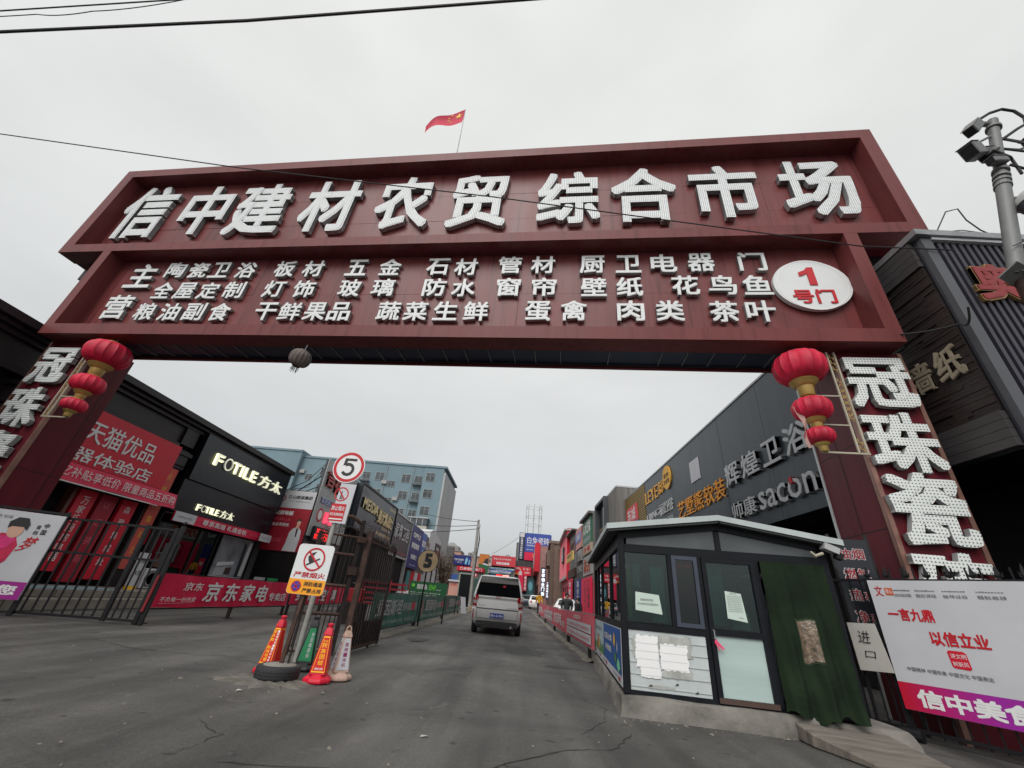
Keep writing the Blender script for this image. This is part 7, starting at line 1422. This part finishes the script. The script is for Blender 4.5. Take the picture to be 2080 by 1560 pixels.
MB().box(-0.2, 0.22, -0.15, 0.15, 0.55, 1.45).build('cabinet', whiteb, bt, bevel=.02); MB().box(-0.15, 0.17, -0.165, -0.151, 1.0, 1.38).build('red_panel', redb, bt); MB().box(-0.12, 0.12, -0.1, 0.1, 0, 0.549).build('stand', black_m, bt); MB().tube([(0, 0, 1.45), (0, 0, 1.9)], 0.05, 8).build('post', whiteb, bt); MB().box(-.12, .14, -.12, .12, 1.9, 1.98).build('cap', whiteb, bt)
ab = thing('a_board', 'white folding board leaning at the end of the green banners', 'sign', (-3.45, 30.2, gz(30)), R_(60))
MB().beam((0, -0.2, 0), (0, 0, 0.95), 0.5, 0.03).build('board', whiteb, ab); MB().beam((0, 0.25, 0), (0, 0.0, 0.93), 0.04, 0.03).build('leg', steel, ab)
nbx = thing('notice_box', 'small pink notice board under a white lid beyond the green banners', 'notice board', (-3.75, 27.0, gz(27)))
MB().box(-0.28, 0.28, 0, 0.06, 1.0, 1.75).build('board', mat('beige_notice', C(200, 150, 135), .6), nbx); MB().box(-0.34, 0.34, -0.1, 0.16, 1.76, 1.86).build('lid', whiteb, nbx); text(nbx, '安全须知', -0.2, 0.2, 1.5, 1.65, -0.004, red_i, bold=0)
for x in (-0.28, 0.24): MB().box(x, x+0.04, 0.061, 0.1, 0, 1.75).build('post', black_m, nbx)
cb = tag(MB().box(-0.5, 0.5, -0.4, 0.4, 0, 0.35).build('concrete_block', mat('tan_block', (0.26, 0.19, 0.13), .9, var=.2), loc=(-2.9, 34.5, gz(34.5)), bevel=.03), 'tan concrete block at the foot of the utility pole', 'block')
up = thing('utility_pole', 'tall concrete utility pole with cables beside the small kiosk', 'pole', (-3.50, 36, gz(36)))
MB().tube([(0, 0, 0), (-0.10, 0, 6.85)], [0.16, 0.10], 14).build('pole', pole_m, up, smooth=True); b = MB()
for i in range(4): b.tube([(0.05-0.01*i, -.1, 6.3), (0.12+0.03*i, -.12, 5.2), (0.08+0.02*i, -.15, 3.6+i*.2), (0.10, -.16, 2.5), (0.16, -.17, 0.6)], 0.014, 5)
b.build('cable', wire_m, up); MB().box(-0.2, 0.1, -0.13, 0.1, 6.2, 6.45).build('clamp', steel, up)
# distant bare tree and chimney
ch = thing('chimney_block', 'dark grey slab chimney rising beyond the navy billboard', 'chimney', (-11.1, 70, gz(70))); MB().box(-0.6, 0.55, 0, 1.2, 0, 7.6).build('stack', mat('soot_grey', (0.10, 0.10, 0.10), .9, var=.2), ch); MB().box(-0.66, 0.61, -0.06, 1.26, 7.3, 7.45).build('band', mat('soot_grey2', (0.13, 0.13, 0.13), .9), ch)
def tree(label, x, y, h, cr, seed, leaf, trunk, bare=False):
    t = thing('tree', label, 'tree', (x, y, gz(y))); r = random.Random(seed); b = MB(); tips = []
    b.tube([(0, 0, 0), (0.05, 0.02, h*.3), (0, 0.05, h*.55)], [h*.035, h*.026, h*.018], 8)
    for i in range(16):
        a = r.uniform(0, 6.28); z = h*r.uniform(.25, .6); q = Vector((math.cos(a)*cr*r.uniform(.5, 1), math.sin(a)*cr*r.uniform(.5, 1), z+h*r.uniform(.1, .4)))
        mid = Vector((0, 0, z))*0.45+q*0.55+Vector((0, 0, -.1*h)); b.tube([(0, 0, z), mid, q], [h*.012, h*.008, h*.003], 5); tips += [mid, q, (mid+q)/2]
    b.build('trunk', trunk, t, smooth=True); f = MB()
    for i in range(2600):
        c = r.choice(tips)+Vector((r.gauss(0, cr*.2), r.gauss(0, cr*.2), r.gauss(0, h*.06))); s = r.uniform(.04, .10); u = Vector((r.uniform(-1, 1), r.uniform(-1, 1), r.uniform(-1, 1))).normalized(); w_ = u.orthogonal().normalized(); f.add([c-u*s, c+w_*s*.6, c+u*s, c-w_*s*.6], [(0,1,2,3)])
    f.build('crown', leaf, t, fix=False); return t
tree('rusty brown leafed tree standing left of the small kiosk', -8.6, 52, 6.2, 1.1, 5, mat('dry_brown_leaf', (0.10, 0.055, 0.032), .8, var=.4, vscale=1), mat('bark', (0.06, 0.045, 0.035), .9))
# hillside apartment blocks
pk1 = mat('salmon_render', (0.40, 0.235, 0.19), 0.85, var=.08, vscale=.1); gy1 = mat('greyish_roof', (0.22, 0.215, 0.21), .8, var=.1); cr1 = mat('cream_render', (0.40, 0.35, 0.31), 0.85, var=.08, vscale=.1)
struct(MB().grid(lambda u, v: (-260+u*520, 150+v*350, 0.8+11*min(1, v*3.5)+3*math.sin(u*11)*v), 40, 20).build('hillside', mat('dull_hill', (0.12, 0.11, 0.09), .95, var=.3, vscale=.05), smooth=True))
hw_me = MB().box(-0.65, 0.65, -0.06, 0.0, -0.7, 0.7).mesh('window', mat('far_window', (0.10, 0.10, 0.11), .2, var=.2))
lbls = ['stepped salmon and grey hillside apartment block nearest the left shops', 'salmon hillside block with a small rooftop dome behind the utility pole', 'long pale salmon hillside block right of the utility pole', 'cream hillside block behind the red far billboard', 'pale hillside block with a grey tank just left of the navy billboard']
for k, (x0, x1, y, z, roof, m) in enumerate(((-36.0, -26.5, 200, 18.5, 1, pk1), (-26.0, -17.5, 205, 17.2, 2, pk1), (-16.8, -9.5, 202, 17.4, 0, cr1), (-9.0, -1.5, 206, 17.2, 2, cr1), (-1.0, 7.5, 203, 16.6, 2, pk1))):
    t = thing('apartment_block', lbls[k], 'building', ((x0+x1)/2, y, 0.8), 0, 'hillside apartment blocks'); w = (x1-x0)/2
    MB().box(-w, w, 0, 12, 0, z).build('wall', m, t); MB().box(-w-.3, w+.3, -.4, 12, z, z+.5).build('parapet', gy1, t)
    for f in range(5):
        for i in range(int((x1-x0)/2.4)): put(hw_me, 'window', t, (-w+1.4+i*2.4, -0.002, z-1.6-f*2.9))
    if roof == 1:
        MB().box(-w+.8, w-1.5, 1, 10, z+.5, z+2.3).build('upper_storey', gy1, t); MB().add([(-w+1.5, 1, z+2.3), (w-2, 1, z+2.3), (w-2, 8, z+2.3), (-w+1.5, 8, z+2.3), (-1.2, 4, z+4.0), (0.6, 4, z+4.0)], [(0,1,5,4), (1,2,5), (2,3,4,5), (3,0,4)]).build('roof', gy1, t)
    if roof == 2: MB().lathe([(1.5, 0), (1.6, .8), (1.3, 1.6), (.6, 2.1), (.1, 2.2)], k=16).build('rooftop_tank', gy1, t, smooth=True, loc=(0.5, 3, z+.5)); MB().box(-2.0, -0.9, 1, 3, z+.5, z+1.8).build('stair_head', gy1, t)

# ================================================================ OVERHEAD CABLES
def cable(name, label, pts, r, sag=0.0, grp=None, n=16):
    P = []
    for a, c in zip(pts, pts[1:]):
        a = Vector(a); c = Vector(c)
        for i in range(n): t = i/n; p = a.lerp(c, t); p.z -= sag*4*t*(1-t); P.append(p)
    P.append(Vector(pts[-1])); o = MB().tube(P, r, 6).build(name, wire_m, None, smooth=True); return tag(o, label, 'cable', grp)
cable('overhead_cable', 'thick upper overhead cable crossing the top left of the sky', [(-22, 5.5, 14.35), (-9.79, 5.5, 16.50), (-1.18, 5.5, 18.66), (10, 5.5, 21.6)], 0.045)
cable('overhead_cable', 'thin slack twin cable in the top left corner', [(-22, 5.5, 15.95), (-18.23, 5.5, 16.66), (-12.94, 5.5, 17.88), (-6, 5.5, 19.6)], 0.022)
cable('overhead_cable', 'loose sagging strand under the twin cable in the top left corner', [(-22, 5.52, 16.0), (-16.9, 5.52, 16.55), (-15.2, 5.52, 16.9), (-12.6, 5.52, 18.0)], 0.014, sag=0.18)
cable('overhead_cable', 'thin dark cable slanting down across the front of the gateway sign', [(-16, 5.5, 10.65), (-13.27, 5.5, 9.99), (-6.95, 5.5, 9.14), (-1.08, 5.5, 8.57), (6.19, 5.5, 7.66), (7.6, 5.3, 7.45)], 0.013)
cable('overhead_cable', 'far cable from the utility pole top to the left shops', [(-3.6, 36, 6.9), (-11.0, 46, 8.9)], 0.025, sag=0.15); cable('overhead_cable', 'middle far cable from the utility pole to the navy banner shop', [(-3.6, 36, 6.6), (-11.0, 40, 6.9)], 0.025, sag=0.2); cable('overhead_cable', 'lowest far cable from the utility pole to the grey board shop', [(-3.6, 36, 6.3), (-10.9, 37, 5.6)], 0.028, sag=0.12)
cable('overhead_cable', 'faint far cable rising to the navy billboard building', [(-3.6, 60, 6.6), (0.2, 60, 9.3)], 0.02, sag=0.1)

# ================================================================ CAMERA MAST AT THE RIGHT EDGE
ms = thing('camera_mast', 'grey mast with box cameras and a white dome camera leaning over the right edge', 'camera mast', (0, 0, 0))
A0 = Vector((6.86, 4.30, 5.80)); A1 = Vector((8.42, 4.3, 9.86))
def P_(t, dx=0, dy=0, dz=0): return tuple(A0.lerp(A1, t)+Vector((dx, dy, dz)))
mastm = mat('grey_mast', (0.145, 0.15, 0.148), 0.55, 0.2, var=0.15, vscale=4)
MB().tube([P_(0), P_(0.55)], 0.092, 18).build('pole', mastm, ms, smooth=True); MB().tube([P_(0.551), P_(1.0)], 0.078, 18).build('pole', mastm, ms, smooth=True)
for tt in (0.50, 0.53, 0.56, 0.60, 0.93): MB().tube([P_(tt), P_(tt+0.014)], 0.108, 18).build('clamp', mastm, ms)
MB().box(-0.20, 0.20, -0.012, 0.012, -0.12, 0.14).build('base_plate', mastm, ms, loc=P_(-0.005), rot=(R_(60), 0.25, 0.3))
for a, c in ((-.14, -.06), (.13, -.06), (-.14, .07), (.13, .07)): MB().lathe([(0.022, 0), (0.022, 0.03), (0.01, 0.035)], k=6).build('bolt', rust_d, ms, loc=(P_(0)[0]+a, P_(0)[1]-0.04+c, P_(0)[2]-0.05+c*0.2))
MB().tube([P_(0, .05, .05, -0.05), (7.25, 4.75, 4.2), (7.45, 4.8, 2.0), (7.45, 4.8, 0.0)], 0.06, 12).build('lower_post', rust, ms)
def boxcam(loc, rot, L_, w_, h_):
    o = MB().box(-L_*.5, L_*.5, -w_/2, w_/2, -h_/2, h_/2).build('box_camera', mastm, ms, loc=loc, rot=rot, bevel=0.015)
    MB().box(-L_*.5-0.010, -L_*.5-0.001, -w_/2*.8, w_/2*.8, -h_/2*.8, h_/2*.8).build('lens_face', black_m, o); MB().box(-L_*.55, L_*.35, -w_/2-.01, w_/2+.01, h_/2+.001, h_/2+.010).build('sun_shield', mastm, o)
boxcam((7.93, 4.28, 9.57), (R_(10), R_(-50), R_(8)), 0.50, 0.17, 0.17); boxcam((7.52, 4.25, 8.74), (R_(5), R_(-25), R_(12)), 0.28, 0.22, 0.27); boxcam((7.72, 4.2, 8.40), (R_(5), R_(-12), R_(5)), 0.30, 0.14, 0.12); boxcam((7.85, 4.3, 8.75), (0, R_(-20), 0.1), 0.26, 0.2, 0.2)
b = MB(); b.tube([(8.05, 4.3, 9.70), (8.2, 4.3, 9.75), P_(.97)], 0.05, 8); b.tube([(7.62, 4.25, 8.95), P_(.88, -.05)], 0.022, 8); b.tube([P_(.78), (8.45, 4.3, 8.95), (8.80, 4.3, 9.15)], 0.022, 8); b.tube([(7.7, 4.2, 8.7), P_(.72)], 0.06, 8); b.build('arm', mastm, ms)
b = MB(); b.tube([(8.10, 4.25, 9.80), (8.34, 4.22, 9.98), (8.60, 4.2, 10.10), (8.80, 4.2, 10.05), (8.88, 4.2, 9.84), (8.80, 4.2, 9.62), (8.56, 4.2, 9.44), P_(.84, .08)], 0.026, 8)
b.tube([P_(.74, -.08, -.1), (7.72, 4.15, 8.62), (7.9, 4.15, 8.45), P_(.66, .1, -.1), P_(.56, .22, -.1)], 0.022, 6); b.tube([P_(.86, .1), (8.55, 4.15, 8.85), (8.42, 4.15, 8.5), (8.2, 4.15, 8.35)], 0.024, 6); b.tube([P_(.78, .08), (8.5, 4.15, 8.6), (8.3, 4.15, 8.2), (8.42, 4.15, 8.05), (8.30, 4.15, 7.98), P_(.62, .05, -.1)], 0.022, 6)
b.build('cable', wire_m, ms, smooth=True)
boxcam((8.82, 4.3, 9.2), (0, 0, 0), 0.22, 0.16, 0.22)
dc = Vector((7.72, 4.12, 7.30)); MB().lathe([(0.02, 0.20), (0.14, 0.18), (0.23, 0.10), (0.265, 0.0), (0.25, -0.01)], k=28).build('dome_hood', mat('white_dome_housing', (0.42, 0.42, 0.42), .5, var=.08), ms, smooth=True, loc=dc, rot=(0, R_(-12), 0))
MB().lathe([(0.24, 0.0), (0.22, -0.08), (0.16, -0.15), (0.07, -0.195), (0.01, -0.205)], k=28).build('dome_glass', mat('smoked_dome', (0.16, 0.16, 0.18), .25, var=.1), ms, smooth=True, loc=dc+Vector((0, 0, -0.014)), rot=(0, R_(-12), 0)); MB().tube([P_(.42), tuple(dc+Vector((-.06, .1, .14)))], 0.04, 8).build('dome_arm', mastm, ms)
MB().tube([P_(0.12, -.11, -.1), P_(0.14, 0.02, -.13), P_(0.13, .12, -.1)], 0.008, 5).build('cable_tie', wire_m, ms)
cable('facade_cable', 'slack black cables strung across the dark tiled corner of the right building', [(6.4, 6.8, 6.6), (7.05, 5.35, 5.75), (6.85, 5.0, 5.8)], 0.016, sag=0.15)

# ================================================================ FINISH: put every empty at its thing's base
dg = bpy.context.evaluated_depsgraph_get(); bpy.context.view_layer.update()
kids = {}
for o in bpy.data.objects:
    if o.parent: kids.setdefault(o.parent.name, []).append(o)
for r_ in [o for o in bpy.data.objects if o.type == 'EMPTY' and o.parent is None]:
    inv = r_.matrix_world.inverted(); lo = Vector((1e9,)*3); hi = Vector((-1e9,)*3)
    def walk(o):
        for c in kids.get(o.name, []):
            if c.type == 'MESH' and c.data.vertices:
                for q in c.bound_box:
                    p = inv @ (c.matrix_world @ Vector(q))
                    for i in range(3): lo[i] = min(lo[i], p[i]); hi[i] = max(hi[i], p[i])
            walk(c)
    walk(r_)
    if lo.x > 1e8: continue
    d_ = Vector(((lo.x+hi.x)/2, (lo.y+hi.y)/2, lo.z)); r_.location = r_.matrix_world @ d_
    for c in kids.get(r_.name, []): c.location = c.location-d_
